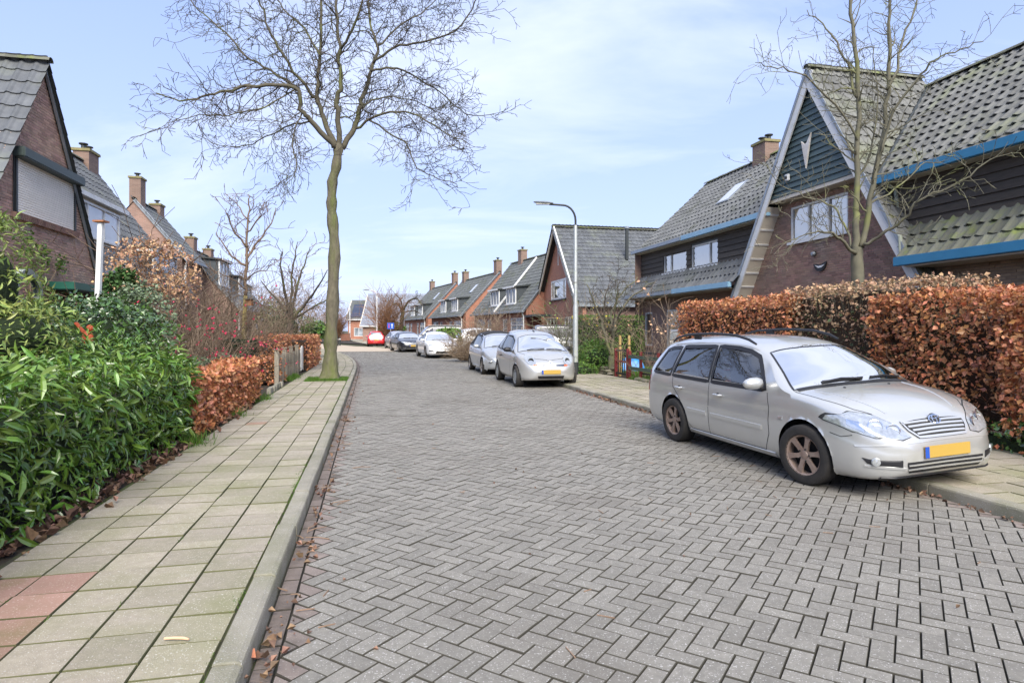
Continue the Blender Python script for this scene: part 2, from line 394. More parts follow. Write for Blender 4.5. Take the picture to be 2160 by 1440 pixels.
# --- pavement tiles 30 x 30
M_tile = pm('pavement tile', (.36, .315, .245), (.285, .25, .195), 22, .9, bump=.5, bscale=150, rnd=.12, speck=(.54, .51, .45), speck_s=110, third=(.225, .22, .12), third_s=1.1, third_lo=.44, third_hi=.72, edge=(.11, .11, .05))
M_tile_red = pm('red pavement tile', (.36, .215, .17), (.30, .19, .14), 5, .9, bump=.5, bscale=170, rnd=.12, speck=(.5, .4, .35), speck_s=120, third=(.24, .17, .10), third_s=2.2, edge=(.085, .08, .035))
TILEV = [(x, y, z) if z < 1 else (x*.98, y*.98, 1) for (x, y, z) in [(-.5, -.5, 0), (.5, -.5, 0), (.5, .5, 0), (-.5, .5, 0), (-.5, -.5, .85), (.5, -.5, .85), (.5, .5, .85), (-.5, .5, .85), (-.5, -.5, 1), (.5, -.5, 1), (.5, .5, 1), (-.5, .5, 1)]]
def tile_field(parent, p_first, cols, v0, v1, red=None, halves=(), skip=None, w_=.3):
    T, TR = [], []
    for c in range(cols):
        v = v0+(.15 if c % 2 else 0); i = 0
        while v < v1:
            ln = .15 if rng.random() < .035 else .3
            pc = p_first+w_*(c+.5)
            if not (skip and skip(pc, v+ln/2)):
                tl = Vector((rng.gauss(0, .008), rng.gauss(0, .008), 1)).normalized()
                b0 = (bend(v+.3)-bend(v))/.3
                yv = (TX+NX*b0+Vector((0, 0, rng.gauss(0, .004)))).normalized(); xv = yv.cross(tl).normalized(); tl = xv.cross(yv)
                M = TRS(ST(pc+bend(v+ln/2), v+ln/2, PAVE-.05+rng.gauss(0, .0022)), xv, yv, tl, (w_-.009, ln-.009, .052))
                (TR if (red and red(c, v)) else T).append(M)
            v += ln
    pieces(parent, 'paving_tile', TILEV, BOXF, T, M_tile, 'paving_tiles_beyond', size=.3, nparts=280)
    if TR: pieces(parent, 'red_paving_tile', TILEV, BOXF, TR, M_tile_red, 'red_paving_tiles_beyond', size=.3, nparts=40)
TREE_P, TREE_V = pv(Vector((-5.36, 18.5, 0)))
tile_field(pave_l, BL+.027, 5, -3.0, 58, red=lambda c, v: (c == 0 and v < 3.9) or (c == 1 and 2.0 < v < 4.15) or (c == 1 and 10.05 < v < 10.3),
           skip=lambda p, v: abs(v-TREE_V) < .62 and p > TREE_P-.55)
tile_field(pave_r, KR+.14, 7, -3.0, 58, w_=.3185)
# --- kerb stones, one metre each
M_kerb = pm('kerb concrete', (.32, .295, .235), (.25, .232, .185), 5, .9, bump=.6, bscale=120, rnd=.10, speck=(.45, .44, .41), speck_s=130, third=(.165, .165, .09), third_s=1.6, third_lo=.45, third_hi=.75)
def kerb(side, name, label):
    k = thing(name, label, 'kerb'); i = 0
    for v in np.arange(-3.1, 58, 1.0):
        dv_ = rng.gauss(0, .004); v0, v1 = v+.004, v+.996
        prof = [(0, -.08), (.13, -.08), (.13, PAVE+.004), (.125, PAVE+.008), (.035, PAVE+.008), (.012, PAVE-.004), (.006, PAVE-.02)]
        vs = []
        for vv in (v0, v0+.01, v1-.01, v1):
            sh = .004 if vv in (v0, v1) else 0
            for q, z in prof:
                base = KL if side < 0 else KR
                off = q+dv_*.6
                if vv > 17.0 and side < 0: off -= .0
                vs.append(ST(base+bend(vv)+side*off, vv, z-(sh if z > 0 else 0)+dv_))
        m_ = len(prof); fs = []
        for a in range(3):
            for b in range(m_): fs.append((a*m_+b, a*m_+(b+1) % m_, (a+1)*m_+(b+1) % m_, (a+1)*m_+b))
        fs += [tuple(range(m_)), tuple(3*m_+b for b in range(m_))]
        mb = MB().add(vs, fs); me_o = mb.build('kerb_stone', M_kerb, k)
        bm = bmesh.new(); bm.from_mesh(me_o.data); bmesh.ops.recalc_face_normals(bm, faces=bm.faces); bm.to_mesh(me_o.data); bm.free()
    return k
kerb(-1, 'kerb', 'long concrete kerb along the left pavement with the street tree')
kerb(1, 'kerb', 'long concrete kerb along the right pavement under the parked cars')

# --- raised junction of sand coloured bricks and the roads behind it
M_sand = pm('sand coloured paving', (.46, .38, .285), (.40, .33, .25), 4, .9, rnd=.05)
pl = [ST(-60, 49, .03), ST(bend(47.3)+KL-.2, 47.3, .03), ST(bend(47.3)+KR+1.0, 47.3, .03), ST(bend(56)+KR+1.2, 56, .03), ST(-1.5, 62, .03), ST(-4.5, 74, .03), ST(-60, 78, .03)]
tag(MB().add(pl, [tuple(range(len(pl)))]).build('raised_junction', M_sand), kind='structure')
rp = [(47.15, 0.012), (47.35, .031)]
tag(MB().add([ST(bend(v)+KL, v, z) for v, z in rp]+[ST(bend(v)+KR, v, z) for v, z in reversed(rp)], [(0, 1, 2, 3)]).build('junction_ramp', M_sand), kind='structure')
M_asph = pm('far asphalt', (.13, .13, .128), (.11, .11, .11), 2, .9)
fr_ = [at(690, 722, 85), at(742, 722, 85), at(735, 713, 130), at(650, 713, 130)]
tag(MB().add([(q.x, q.y, .02) for q in fr_], [(0, 1, 2, 3)]).build('far_road', M_asph), kind='structure')
fp = [(at(745, 722, 84).x, 84), (at(775, 729, 66).x, 66), (at(800, 727, 69).x, 69), (at(770, 718, 100).x, 100), (at(735, 716, 108).x, 108)]
mbp = MB().prism([(x, y) for x, y in fp], (0, 0, .02), (1, 0, 0), (0, 1, 0), (0, 0, 1), .10)
tag(mbp.build('far_pavement', M_tile), kind='structure')
# ================================================================== cars
def pchip(pts):
    x = np.array([p[0] for p in pts], float); y = np.array([p[1] for p in pts], float)
    h = np.diff(x); d = np.diff(y)/h; m = np.zeros_like(x)
    m[0] = d[0]; m[-1] = d[-1]
    for i in range(1, len(x)-1):
        if d[i-1]*d[i] > 0:
            w1, w2 = 2*h[i]+h[i-1], h[i]+2*h[i-1]; m[i] = (w1+w2)/(w1/d[i-1]+w2/d[i])
    def f(t):
        t = min(max(t, x[0]), x[-1]); i = min(int(np.searchsorted(x, t, side='right'))-1, len(x)-2)
        s = (t-x[i])/h[i]
        return float((1+2*s)*(1-s)**2*y[i]+s*(1-s)**2*h[i]*m[i]+s*s*(3-2*s)*y[i+1]+s*s*(s-1)*h[i]*m[i+1])
    return f
def car_paint(name, col, flake=.35):
    return pm(name, col, tuple(c*.95 for c in col), 2.5, .28, metal=flake, spec=.5, coat=1.0)
M_tyre = pm('tyre rubber', (.022, .021, .02), (.035, .031, .028), 12, .8, bump=.3, bscale=80)
M_rim = pm('alloy rim', (.50, .48, .46), (.40, .36, .33), 12, .35, metal=.7)
M_rim_rust = pm('dirty alloy rim', (.36, .28, .23), (.27, .19, .155), 9, .5, metal=.45)
M_chrome = pm('chrome', (.75, .76, .78), None, rough=.12, metal=1.0)
M_cglass = glass_mat('car glass', (.5, .54, .53), .50)
M_cscreen = glass_mat('windscreen glass', (.6, .64, .63), .26)
M_lens = pm('lamp lens', (.62, .64, .64), (.35, .37, .38), 22, .08, metal=.55, spec=.8, coat=1.0)
M_lens_in = pm('lamp reflector', (.8, .8, .8), None, rough=.15, metal=1.0)
M_amber = pm('amber lens', (.75, .13, .03), None, rough=.15, coat=1.0)
M_red_lens = pm('red tail lens', (.35, .012, .012), None, rough=.12, coat=1.0)
M_plate_y = pm('yellow plate', (.45, .29, .06), None, rough=.5)
M_plate_b = pm('plate blue', (.02, .08, .4), None, rough=.4)
M_plate_w = pm('white plate', (.75, .75, .75), None, rough=.4)
M_seat = pm('seat fabric', (.075, .075, .08), (.05, .05, .055), 20, .9)
M_seam = pm('panel gap', (.02, .02, .02), None, rough=.8)

class Shell:
    PROF = [(0, .90), (.05, .945), (.18, .985), (.42, 1.0), (.68, .995), (.88, .975), (1, .945)]
    def __init__(s, top, rail, belt, bot, plan, roofw, W, wheels, R, dx=.03, prof=None, crown=2.6):
        s.L = top[-1][0]; s.W = W
        s.top, s.rail, s.belt, s.bot, s.plan, s.roofw = map(pchip, (top, rail, belt, bot, plan, roofw))
        s.prof = pchip(prof or s.PROF); L_ = s.L
        ends = [0, .006, .015, .03, .05, .075, .1]
        xs = sorted(set([round(e, 4) for e in ends]+[round(L_-e, 4) for e in ends]+[round(float(q), 4) for q in np.arange(.13, L_-.12, dx)]))
        n1, n2, n3 = 17, 9, 11
        V = []; rows = 1+(n1+1)+n2+n3
        for x in xs:
            zb, zl, zr, zt = s.bot(x), s.belt(x), s.rail(x), s.top(x); zl = max(zl, zb+.01); zr = max(zr, zl); zt = max(zt, zr+.002)
            w_ = s.plan(x)*W; yb = w_*s.prof(1.0); k = min(1.0, (zr-zl)/.38); k = k*k*(3-2*k); wr = yb+(s.roofw(x)*W-yb)*k if s.roofw(x)*W < yb else yb
            sec = [(0, zb)]
            for i in range(n1+1):
                t = i/n1; sec.append((w_*s.prof(t), zb+(zl-zb)*t))
            for i in range(1, n2+1):
                t = i/n2; sec.append((yb+(wr-yb)*(t**1.25), zl+(zr-zl)*t))
            for i in range(1, n3+1):
                q = 1-i/n3; sec.append((wr*q, zr+(zt-zr)*(1-q**crown)))
            V.append([(x, y, z) for y, z in sec])
        V = np.array(V); nx, nr = V.shape[:2]
        fullV = V.reshape(-1, 3); mir = fullV.copy(); mir[:, 1] *= -1
        F = []; s.under = set()
        for i in range(nx-1):
            for j in range(nr-1):
                a, b, c, d = i*nr+j, (i+1)*nr+j, (i+1)*nr+j+1, i*nr+j+1
                F.append((a, b, c, d)); F.append(tuple(nx*nr+q for q in (d, c, b, a)))
                if j == 0: s.under.update((F[-1], F[-2]))
        for i, rev in ((0, False), (nx-1, True)):   # end caps
            for j in range(nr-1):
                a, b = i*nr+j, i*nr+j+1; q = (a, b, nx*nr+b, nx*nr+a); F.append(q if not rev else q[::-1])
        s.V = np.vstack([fullV, mir]); s.F = F; s.wheels = wheels; s.R = R
        s.bvh = BVHTree.FromPolygons([Vector(p) for p in s.V], F)
    def mesh(s, name, m, parent, holes_side=(), holes_top=(), holes_back=()):
        V = s.V.copy(); keep = []
        cut = np.zeros(len(V), bool)
        for xw, zw in s.wheels:
            d = np.hypot(V[:, 0]-xw, V[:, 2]-zw); cut |= (d < s.R) & (np.abs(V[:, 1]) > .28)
        def inside(poly, x, y):
            c = False; k = len(poly)
            for i in range(k):
                (x0, y0), (x1, y1) = poly[i], poly[(i+1) % k]
                if (y0 > y) != (y1 > y) and x < (x1-x0)*(y-y0)/(y1-y0)+x0: c = not c
            return c
        for f in s.F:
            if all(cut[i] for i in f) or (f in s.under and min(w_[0] for w_ in s.wheels)-s.R-.1 < V[f[0]][0] < max(w_[0] for w_ in s.wheels)+s.R+.06): continue
            c = V[list(f)].mean(axis=0); skip = False
            zl = s.belt(c[0]); zr = s.rail(c[0])
            if abs(c[1]) > .3 and c[2] > zl-.02:
                for h in holes_side:
                    if c[2] <= zr+.02 and inside(h, c[0], c[2]): skip = True
            for h in holes_top:
                if c[2] > zl+.01 and abs(c[1]) < s.W*.82 and inside(h, c[0], c[1]) and c[2] > zr-.01: skip = True
            if not skip: keep.append(f)
        for xw, zw in s.wheels:
            d = np.hypot(V[:, 0]-xw, V[:, 2]-zw); q = (d < s.R) & (np.abs(V[:, 1]) > .28)
            k = s.R/np.maximum(d, 1e-3)
            V[q, 0] = xw+(V[q, 0]-xw)*k[q]; V[q, 2] = zw+(V[q, 2]-zw)*k[q]
        me = bpy.data.meshes.new(name); me.from_pydata([tuple(p) for p in V], [], keep)
        bm = bmesh.new(); bm.from_mesh(me); bmesh.ops.remove_doubles(bm, verts=bm.verts, dist=.0008)
        bmesh.ops.delete(bm, geom=[v_ for v_ in bm.verts if not v_.link_faces], context='VERTS')
        bmesh.ops.recalc_face_normals(bm, faces=bm.faces); bm.to_mesh(me); bm.free()
        return obj(name, me, m, parent, 'full')
    def hit(s, o, d, off):
        p, n, i, t = s.bvh.ray_cast(Vector(o), Vector(d))
        if p is None:
            p, n, i, t = s.bvh.find_nearest(Vector(o)+Vector(d)*2.0)
        if n.dot(Vector(d)) > 0: n = -n
        return p+n*off
    def frame(s, view, side=1):
        if view == 'side': return lambda a, b: (Vector((a, side*3, b)), Vector((0, -side, 0)))
        if view == 'front': return lambda a, b: (Vector((s.L+2, a, b)), Vector((-1, 0, 0)))
        if view == 'back': return lambda a, b: (Vector((-2, a, b)), Vector((1, 0, 0)))
        if view == 'top': return lambda a, b: (Vector((a, b, 4)), Vector((0, 0, -1)))
    def patch(s, name, m, parent, poly, view, side=1, off=.004, nu=10, nv=8, smooth=True):
        fr = s.frame(view, side); lo, hi = min(p[1] for p in poly), max(p[1] for p in poly); vs = []
        e = (hi-lo)*.002
        for j in range(nv+1):
            b = lo+(hi-lo)*j/nv; c = cross_rows(poly, min(max(b, lo+e), hi-e))
            if len(c) < 2: c = [c[0], c[0]] if c else [poly[0][0]]*2
            for i in range(nu+1):
                o, d = fr(c[0]+(c[-1]-c[0])*i/nu, b); vs.append(s.hit(o, d, off))
        fs = [(j*(nu+1)+i, j*(nu+1)+i+1, (j+1)*(nu+1)+i+1, (j+1)*(nu+1)+i) for j in range(nv) for i in range(nu)]
        return MB().add(vs, fs).build(name, m, parent, 'full' if smooth else False)
    def ring(s, name, m, parent, poly, view, side=1, off=.005, w_out=.02, w_in=.03):
        P = []; k = len(poly)
        for i in range(k):
            a, b = Vector(poly[i]), Vector(poly[(i+1) % k]); n = max(2, int((b-a).length/.05))
            P += [a.lerp(b, j/n) for j in range(n)]
        n = len(P); ar = sum(P[i].x*P[(i+1) % n].y-P[(i+1) % n].x*P[i].y for i in range(n)); sg = 1 if ar > 0 else -1
        fr = s.frame(view, side); vs = []
        for i in range(n):
            t = (P[(i+1) % n]-P[i-1]).normalized(); nn = Vector((t.y, -t.x))*sg
            for q in (w_out, 0, -w_in):
                a = P[i]+nn*q; o, d = fr(a.x, a.y); vs.append(s.hit(o, d, off))
        fs = [(3*i+c, 3*((i+1) % n)+c, 3*((i+1) % n)+c+1, 3*i+c+1) for i in range(n) for c in (0, 1)]
        return MB().add(vs, fs).build(name, m, parent, 'full')
    def strip(s, name, m, parent, line, view, side=1, w_=.008, off=.002, thick=0.0):
        P = []; fr = s.frame(view, side)
        for i in range(len(line)-1):
            a, b = Vector(line[i]), Vector(line[i+1]); n = max(2, int((b-a).length/.05)); P += [a.lerp(b, j/n) for j in range(n)]
        P.append(Vector(line[-1])); vs = []; n = len(P)
        for i in range(n):
            t = (P[min(i+1, n-1)]-P[max(i-1, 0)]).normalized(); nn = Vector((-t.y, t.x))*w_/2
            prof = ((1, off), (-1, off)) if not thick else ((1, 0), (.8, thick), (-.8, thick), (-1, 0))
            for q, of in prof:
                a = P[i]+nn*q; o, d = fr(a.x, a.y); vs.append(s.hit(o, d, of))
        c = 2 if not thick else 4
        fs = [(c*i+j, c*(i+1)+j, c*(i+1)+j+1, c*i+j+1) for i in range(n-1) for j in range(c-1)]
        if thick: fs += [(0, 1, 2, 3), tuple(c*(n-1)+q for q in range(4))]
        return MB().add(vs, fs).build(name, m, parent, True)

def wheel(parent, x, y, r, side, rim_m, spokes=6, width=.2, steer=0.0, z=None, style='spoke'):
    M = Matrix.Rotation(-side*PI/2, 3, 'X')    # axis -> +-y, outward
    rr = r*.66
    w_ = MB().lathe([(rr, -width*.48), (rr*.97, -width*.2), (rr*.9, width*.1), (rr*.93, width*.40), (rr*1.02, width*.46), (rr*1.02, width*.49)], 28, M).build('wheel', rim_m, parent, True)
    w_.location = (x, y, r if z is None else z); w_.rotation_euler = (0, 0, steer)
    MB().lathe([(rr*.98, -width*.5), (r*.86, -width*.56), (r*.96, -width*.5), (r, -width*.36), (r, width*.36), (r*.965, width*.49), (r*.87, width*.56), (rr*1.04, width*.5), (rr*.98, width*.42)], 36, M).build('tyre', M_tyre, w_, True)
    MB().lathe([(rr*.95, width*.02), (rr*.1, width*.0), (.001, width*.0)], 20, M).build('brake_disc', M_dark, w_)
    sp = MB()
    if style == 'spoke':
        for k in range(spokes):
            a = 2*PI*k/spokes+.2; c, s_ = math.cos(a), math.sin(a); hw0, hw1 = .30*rr, .16*rr
            prof = []
            for (q, hw, zt) in ((.16, .15*rr, .36), (.5, .105*rr, .40), (.80, .13*rr, .42), (1.0, .21*rr, .42)):
                for sg in (-1, 1): prof.append((q*rr, sg*hw, zt*width))
            vs = []
            for (u, v, zt) in prof:
                for dz in (0, -.025): vs.append(M @ Vector((c*u-s_*v, s_*u+c*v, zt+dz)))
            fs = []
            for q in range(3):
                b = q*4; fs += [(b, b+2, b+6, b+4), (b, b+4, b+5, b+1), (b+2, b+3, b+7, b+6), (b+1, b+5, b+7, b+3)]
            sp.add(vs, fs)
    else:      # closed wheel cover with slots
        sp.lathe([(.001, width*.44), (rr*.35, width*.46), (rr*.62, width*.42)], 24, M); sp.lathe([(rr*.84, width*.42), (rr*1.0, width*.45)], 24, M)
        for k in range(spokes):
            a = 2*PI*k/spokes; vs = []
            for q, hw in ((.6, .15), (.87, .14)):
                for sg in (-1, 1):
                    u, v = q*rr, sg*hw*rr; vs.append(M @ Vector((math.cos(a)*u-math.sin(a)*v, math.sin(a)*u+math.cos(a)*v, width*.425)))
            sp.add(vs, [(0, 1, 3, 2)])
    sp.lathe([(.001, width*.40), (rr*.14, width*.40), (rr*.2, width*.385), (rr*.24, width*.33)], 16, M)
    sp.build('rim_spokes', rim_m, w_, True)
    if style == 'spoke':
        nb = MB()
        for k in range(5):
            a = 2*PI*k/5; p = M @ Vector((math.cos(a)*rr*.3, math.sin(a)*rr*.3, width*.37)); nb.sphere(p, .011, 6, 4)
        nb.build('wheel_bolts', M_seam, w_)['kind'] = 'stuff'
    return w_
def mirror(parent, x, y, z, side, m, s=1.0):
    a = MB(); n = 8
    secs = [(-.10, .45), (-.09, .8), (-.04, 1), (.04, .95), (.09, .7), (.11, .35)]   # along y
    vs = []
    for q, k in secs:
        for j in range(n):
            t = 2*PI*j/n; vs.append((x+s*(.055*k*math.cos(t)+.02*k), y+side*(.1+q)*s, z+s*.068*k*math.sin(t)))
    fs = [(i*n+j, i*n+(j+1) % n, (i+1)*n+(j+1) % n, (i+1)*n+j) for i in range(len(secs)-1) for j in range(n)]+[tuple(range(n)), tuple((len(secs)-1)*n+j for j in range(n))]
    o = a.add(vs, fs).build('wing_mirror', m, parent, 'full')
    MB().span((x+.02, y-side*.03, z-.07*s), (x+.02, y+side*.06, z-.04*s), .06*s, .03*s).build('mirror_foot', M_black, o, bevel=.006)
def handle(sh, parent, x, z, side, m):
    p = sh.hit((x, side*3, z), (0, -side, 0), .0)
    h = MB().tube([p+Vector((-.085, side*.004, 0)), p+Vector((-.06, side*.034, 0)), p+Vector((.06, side*.036, 0)), p+Vector((.085, side*.004, 0))], [.011, .015, .015, .011], 6).build('door_handle', m, parent, True)
    MB().sphere(p+Vector((-.01, -side*.004, -.002)), (.045, .01, .026), 10, 6).build('handle_recess', M_seam, h, True)
def well(parent, x, y, r, side, W):
    vs = []; n = 16
    for k in range(n+1):
        a = -.12+(PI+.24)*k/n
        for q in (.0, .27): vs.append((r*math.cos(a), -side*q, r*math.sin(a)))
    c = len(vs); vs += [(0, -side*.27, 0)]
    fs = [(2*k, 2*k+2, 2*k+3, 2*k+1) for k in range(n)]+[(2*k+1, 2*k+3, c) for k in range(n)]
    MB().add(vs, fs).build('wheel_arch_liner', M_dark, parent, True).location = (x, y, r*.84)
def seats(parent, xs, ys, z0, h=.62):
    for x in xs:
        for y in ys:
            st = MB().prism([(-.06, 0), (.10, 0), (-.02, h), (-.13, h)], (x, y-.24, z0), (1, 0, 0), (0, 0, 1), (0, 1, 0), .48).build('seat', M_seat, parent, bevel=.04)
            MB().box((x-.10, y, z0+h+.11), (.09, .26, .17)).build('headrest', M_seat, st, bevel=.03)
def plate(sh, parent, z, x_hint, m=M_plate_y, w_=.52, back=False, y=0.0):
    d = 1 if not back else -1; ys = [q*w_/2 for q in (-1, 1)]
    p = sh.hit((x_hint+d*2, y, z), (-d, 0, 0), .012)
    o = MB().box((p.x, y, z), (.012, w_, .11)).build('number_plate', m, parent, bevel=.004)
    if m is M_plate_y: MB().box((p.x+d*.007, y+d*-w_*.455, z), (.004, w_*.085, .104)).build('plate_band', M_plate_b, o)
    return o
def rot_for(dirx, diry): return math.atan2(diry, dirx)
GRP = 'cars parked along the street'

# ---------------------------------------------------------------- the silver estate car at the right
def estate_car():
    W = .855; L_ = 4.41; wr, wf, r = .95, 3.55, .312
    t = thing('estate_car', 'silver grey estate car with black roof rails, parked half on the pavement by the hedge', 'car', group=GRP)
    top = [(0, .50), (.015, .60), (.04, .70), (.07, .82), (.11, .98), (.2, 1.22), (.31, 1.40), (.45, 1.455), (.9, 1.49), (1.6, 1.505), (2.2, 1.485), (2.5, 1.445), (2.68, 1.395), (3.0, 1.21), (3.32, 1.015), (3.40, .985), (3.7, .945), (4.0, .87), (4.18, .785), (4.28, .69), (4.36, .60), (4.40, .53), (4.41, .47)]
    rail = [(0, .49), (.015, .58), (.04, .68), (.07, .79), (.11, .93), (.2, 1.13), (.33, 1.31), (.5, 1.375), (.9, 1.405), (1.6, 1.42), (2.2, 1.40), (2.5, 1.355), (2.68, 1.30), (3.0, 1.11), (3.25, .945), (3.34, .92), (4.41, .2)]
    belt = [(0, .47), (.015, .56), (.04, .66), (.07, .76), (.12, .88), (.3, .945), (1.2, .93), (2.2, .905), (2.9, .90), (3.3, .915), (3.6, .885), (3.9, .815), (4.1, .735), (4.24, .64), (4.34, .56), (4.40, .50), (4.41, .455)]
    bot = [(0, .40), (.015, .33), (.05, .27), (.15, .23), (.5, .21), (1.4, .19), (3.0, .18), (3.9, .18), (4.2, .19), (4.33, .215), (4.385, .27), (4.405, .35), (4.41, .42)]
    plan = [(0, .70), (.015, .80), (.05, .88), (.15, .945), (.45, .985), (1.0, 1.0), (3.2, 1.0), (3.7, .985), (3.95, .955), (4.12, .905), (4.24, .82), (4.33, .70), (4.38, .585), (4.405, .48), (4.41, .42)]
    roofw = [(0, .78), (.2, .70), (.5, .665), (1.5, .69), (2.6, .67), (3.3, .87), (4.41, .9)]
    prof = [(0, .905), (.06, .95), (.2, .985), (.45, 1.0), (.60, 1.0), (.66, .988), (.86, .972), (1, .945)]
    sh = Shell(top, rail, belt, bot, plan, roofw, W, [(wr, r), (wf, r)], .37, prof=prof)
    P = car_paint('silver beige paint', (.58, .58, .555), .55)
    q1 = [(.30, .985), (.82, .965), (.86, 1.33), (.60, 1.315), (.47, 1.28)]
    q2 = [(.90, .965), (1.80, .945), (1.74, 1.365), (.96, 1.345)]
    q3 = [(1.88, .945), (2.93, .935), (2.60, 1.265), (2.42, 1.325), (2.2, 1.355), (1.82, 1.37)]
    body = sh.mesh('body', P, t, holes_side=[q1, q2, q3], holes_top=[[(2.74, -.50), (3.30, -.68), (3.30, .68), (2.74, .50)]])
    for sd_ in (1, -1):
        big = [(.24, .95), (3.06, .905), (2.66, 1.275), (2.45, 1.345), (2.2, 1.375), (1.6, 1.392), (.9, 1.372), (.6, 1.345), (.44, 1.30)]
        for nm, q in (('rear_quarter_window', q1), ('rear_door_window', q2), ('front_door_window', q3)):
            g_ = sh.patch(nm, M_cglass, t, q, 'side', sd_, off=-.004)
            sh.ring('window_trim', M_black, g_, q, 'side', sd_, off=.003, w_out=.036, w_in=.012)
        # doors: shut lines, handles and rub strips
        for nm, ln in (('door_gap', [(2.98, .90), (3.03, .75), (3.04, .45), (2.95, .255)]), ('door_gap', [(1.83, .93), (1.85, .6), (1.84, .26)]),
                       ('door_gap', [(.90, .95), (.93, .8), (1.12, .66), (1.27, .50), (1.30, .35), (1.42, .265)]), ('door_gap', [(1.42, .265), (2.95, .255)])):
            sh.strip(nm, M_seam, t, ln, 'side', sd_, .009, .0015)
        sh.strip('rub_strip', P, t, [(1.345, .52), (1.80, .515)], 'side', sd_, .055, thick=.014)
        sh.strip('rub_strip', P, t, [(1.90, .515), (2.92, .505)], 'side', sd_, .055, thick=.014)
        handle(sh, t, 1.12, .80, sd_, P); handle(sh, t, 2.06, .785, sd_, P)
        sh.strip('bumper_gap', M_seam, t, [(3.90, .60), (4.02, .575), (4.12, .60)], 'side', sd_, .007, .0015)
        sh.strip('sill', P, t, [(1.36, .235), (3.1, .225)], 'side', sd_, .05, thick=.012)
        mirror(t, 2.86, sd_*.80, 1.0, sd_, P, 1.05)
        sh.strip('side_indicator', M_lens, t, [(3.20, .655), (3.26, .653)], 'side', sd_, .035, thick=.008)
        # roof rail
        pts = [(.55, 1.415), (.66, 1.475), (.95, 1.525), (1.6, 1.545), (2.1, 1.525), (2.36, 1.475), (2.5, 1.42)]
        rl = MB().tube([(x, sd_*.575, z) for x, z in pts], [.012, .016, .017, .018, .018, .018, .013], 8).build('roof_rail', M_black, t, True)
        MB().box((1.22, sd_*.572, 1.50), (.16, .035, .08)).build('rail_foot', M_black, rl, bevel=.008)
        # lamps
        hl = [(sd_*.335, .572), (sd_*.44, .562), (sd_*.62, .575), (sd_*.755, .635), (sd_*.815, .715), (sd_*.80, .775), (sd_*.68, .80), (sd_*.54, .775), (sd_*.40, .675)]
        sh.patch('lamp_gap', M_seam, t, [(sd_*.585+(a-sd_*.585)*1.03, .68+(b-.68)*1.06) for a, b in hl], 'front', off=.003, nu=14, nv=10)
        h_ = sh.patch('headlight', M_lens, t, hl, 'front', off=.006, nu=16, nv=12)
        for (a, b, rr) in ((.47, .64, .062), (.60, .675, .072)):
            p = sh.hit((9, sd_*a, b), (-1, 0, 0), .006); ax = Vector((.86, sd_*.42, .28)).normalized()
            MM = ax.to_track_quat('Z', 'Y').to_matrix()
            o = MB().lathe([(rr, .002), (rr*.86, .006), (rr*.8, -.004), (rr*.35, -.012), (.002, -.006)], 20, MM).build('lamp_reflector', M_lens_in, h_, True); o.location = p
        sh.patch('indicator', M_amber if False else M_lens_in, h_, [(sd_*.70, .63), (sd_*.765, .69), (sd_*.755, .745), (sd_*.70, .73)], 'front', off=.009, nu=5, nv=5)
        fg = [(sd_*.47, .315), (sd_*.70, .335), (sd_*.735, .40), (sd_*.47, .385)]
        f_ = sh.patch('fog_recess', M_black, t, fg, 'front', off=.004, nu=10, nv=5)
        p = sh.hit((9, sd_*.66, .365), (-1, 0, 0), .004)
        o = MB().lathe([(.042, .0), (.036, .012), (.002, .016)], 16, Vector((.9, sd_*.4, 0)).to_track_quat('Z', 'Y').to_matrix()).build('fog_lamp', M_lens, f_, True); o.location = p
        sh.strip('fog_trim', P, f_, [(sd_*.44, .303), (sd_*.72, .325)], 'front', w_=.022, thick=.01)
        # tail lamp
        sh.patch('tail_lamp', M_red_lens, t, [(.005, .70), (.06, .70), (.16, .78), (.13, 1.02), (.05, 1.0)], 'side', sd_, off=.006, nu=6, nv=8)
        well(t, wr, sd_*.78, .39, sd_, W); well(t, wf, sd_*.78, .39, sd_, W)
        sh.ring('arch_lip', P, t, [(wr+.372*math.cos(a), r+.372*math.sin(a)) for a in np.linspace(-.25, PI+.25, 40)], 'side', sd_, .004, .012, .004) if False else None
    ws = [(2.70, -.53), (3.33, -.73), (3.385, -.45), (3.40, 0), (3.385, .45), (3.33, .73), (2.70, .53), (2.685, .3), (2.68, 0), (2.685, -.3)]
    def bigpoly(pts): return [(b, a) for a, b in pts]
    s2 = [(2.70, -.545), (3.345, -.745), (3.345, .745), (2.70, .545)]
    # windscreen is laid out in rows across the car
    fr = []
    nv, nu = 14, 18; rows_in, = (None,)
    def screen(x0, x1, y0, y1, off, nm, m, par, bow=.06):
        vs = []
        for j in range(nv+1):
            s_ = j/nv; yy = y0+(y1-y0)*s_
            for i in range(nu+1):
                y = -yy+2*yy*i/nu; x = x0+(x1-x0)*s_+bow*(1-(y/yy)**2)*(s_*.9+.1)
                vs.append(sh.hit((x, y, 4), (0, 0, -1), off))
        return MB().add(vs, [(j*(nu+1)+i, j*(nu+1)+i+1, (j+1)*(nu+1)+i+1, (j+1)*(nu+1)+i) for j in range(nv) for i in range(nu)]).build(nm, m, par, 'full')
    wsn = screen(2.70, 3.305, .525, .715, .006, 'windscreen', M_cscreen, t)
    sh.ring('windscreen_seal', M_black, wsn, [(2.685, -.53), (3.325, -.735), (3.37, -.5), (3.392, 0), (3.37, .5), (3.325, .735), (2.685, .53), (2.735, .25), (2.745, 0), (2.735, -.25)], 'top', off=.008, w_out=.004, w_in=.014)
    sh.strip('cowl', M_black, t, [(3.335, -.70), (3.40, -.35), (3.412, 0), (3.40, .35), (3.335, .70)], 'top', w_=.06, off=.006)
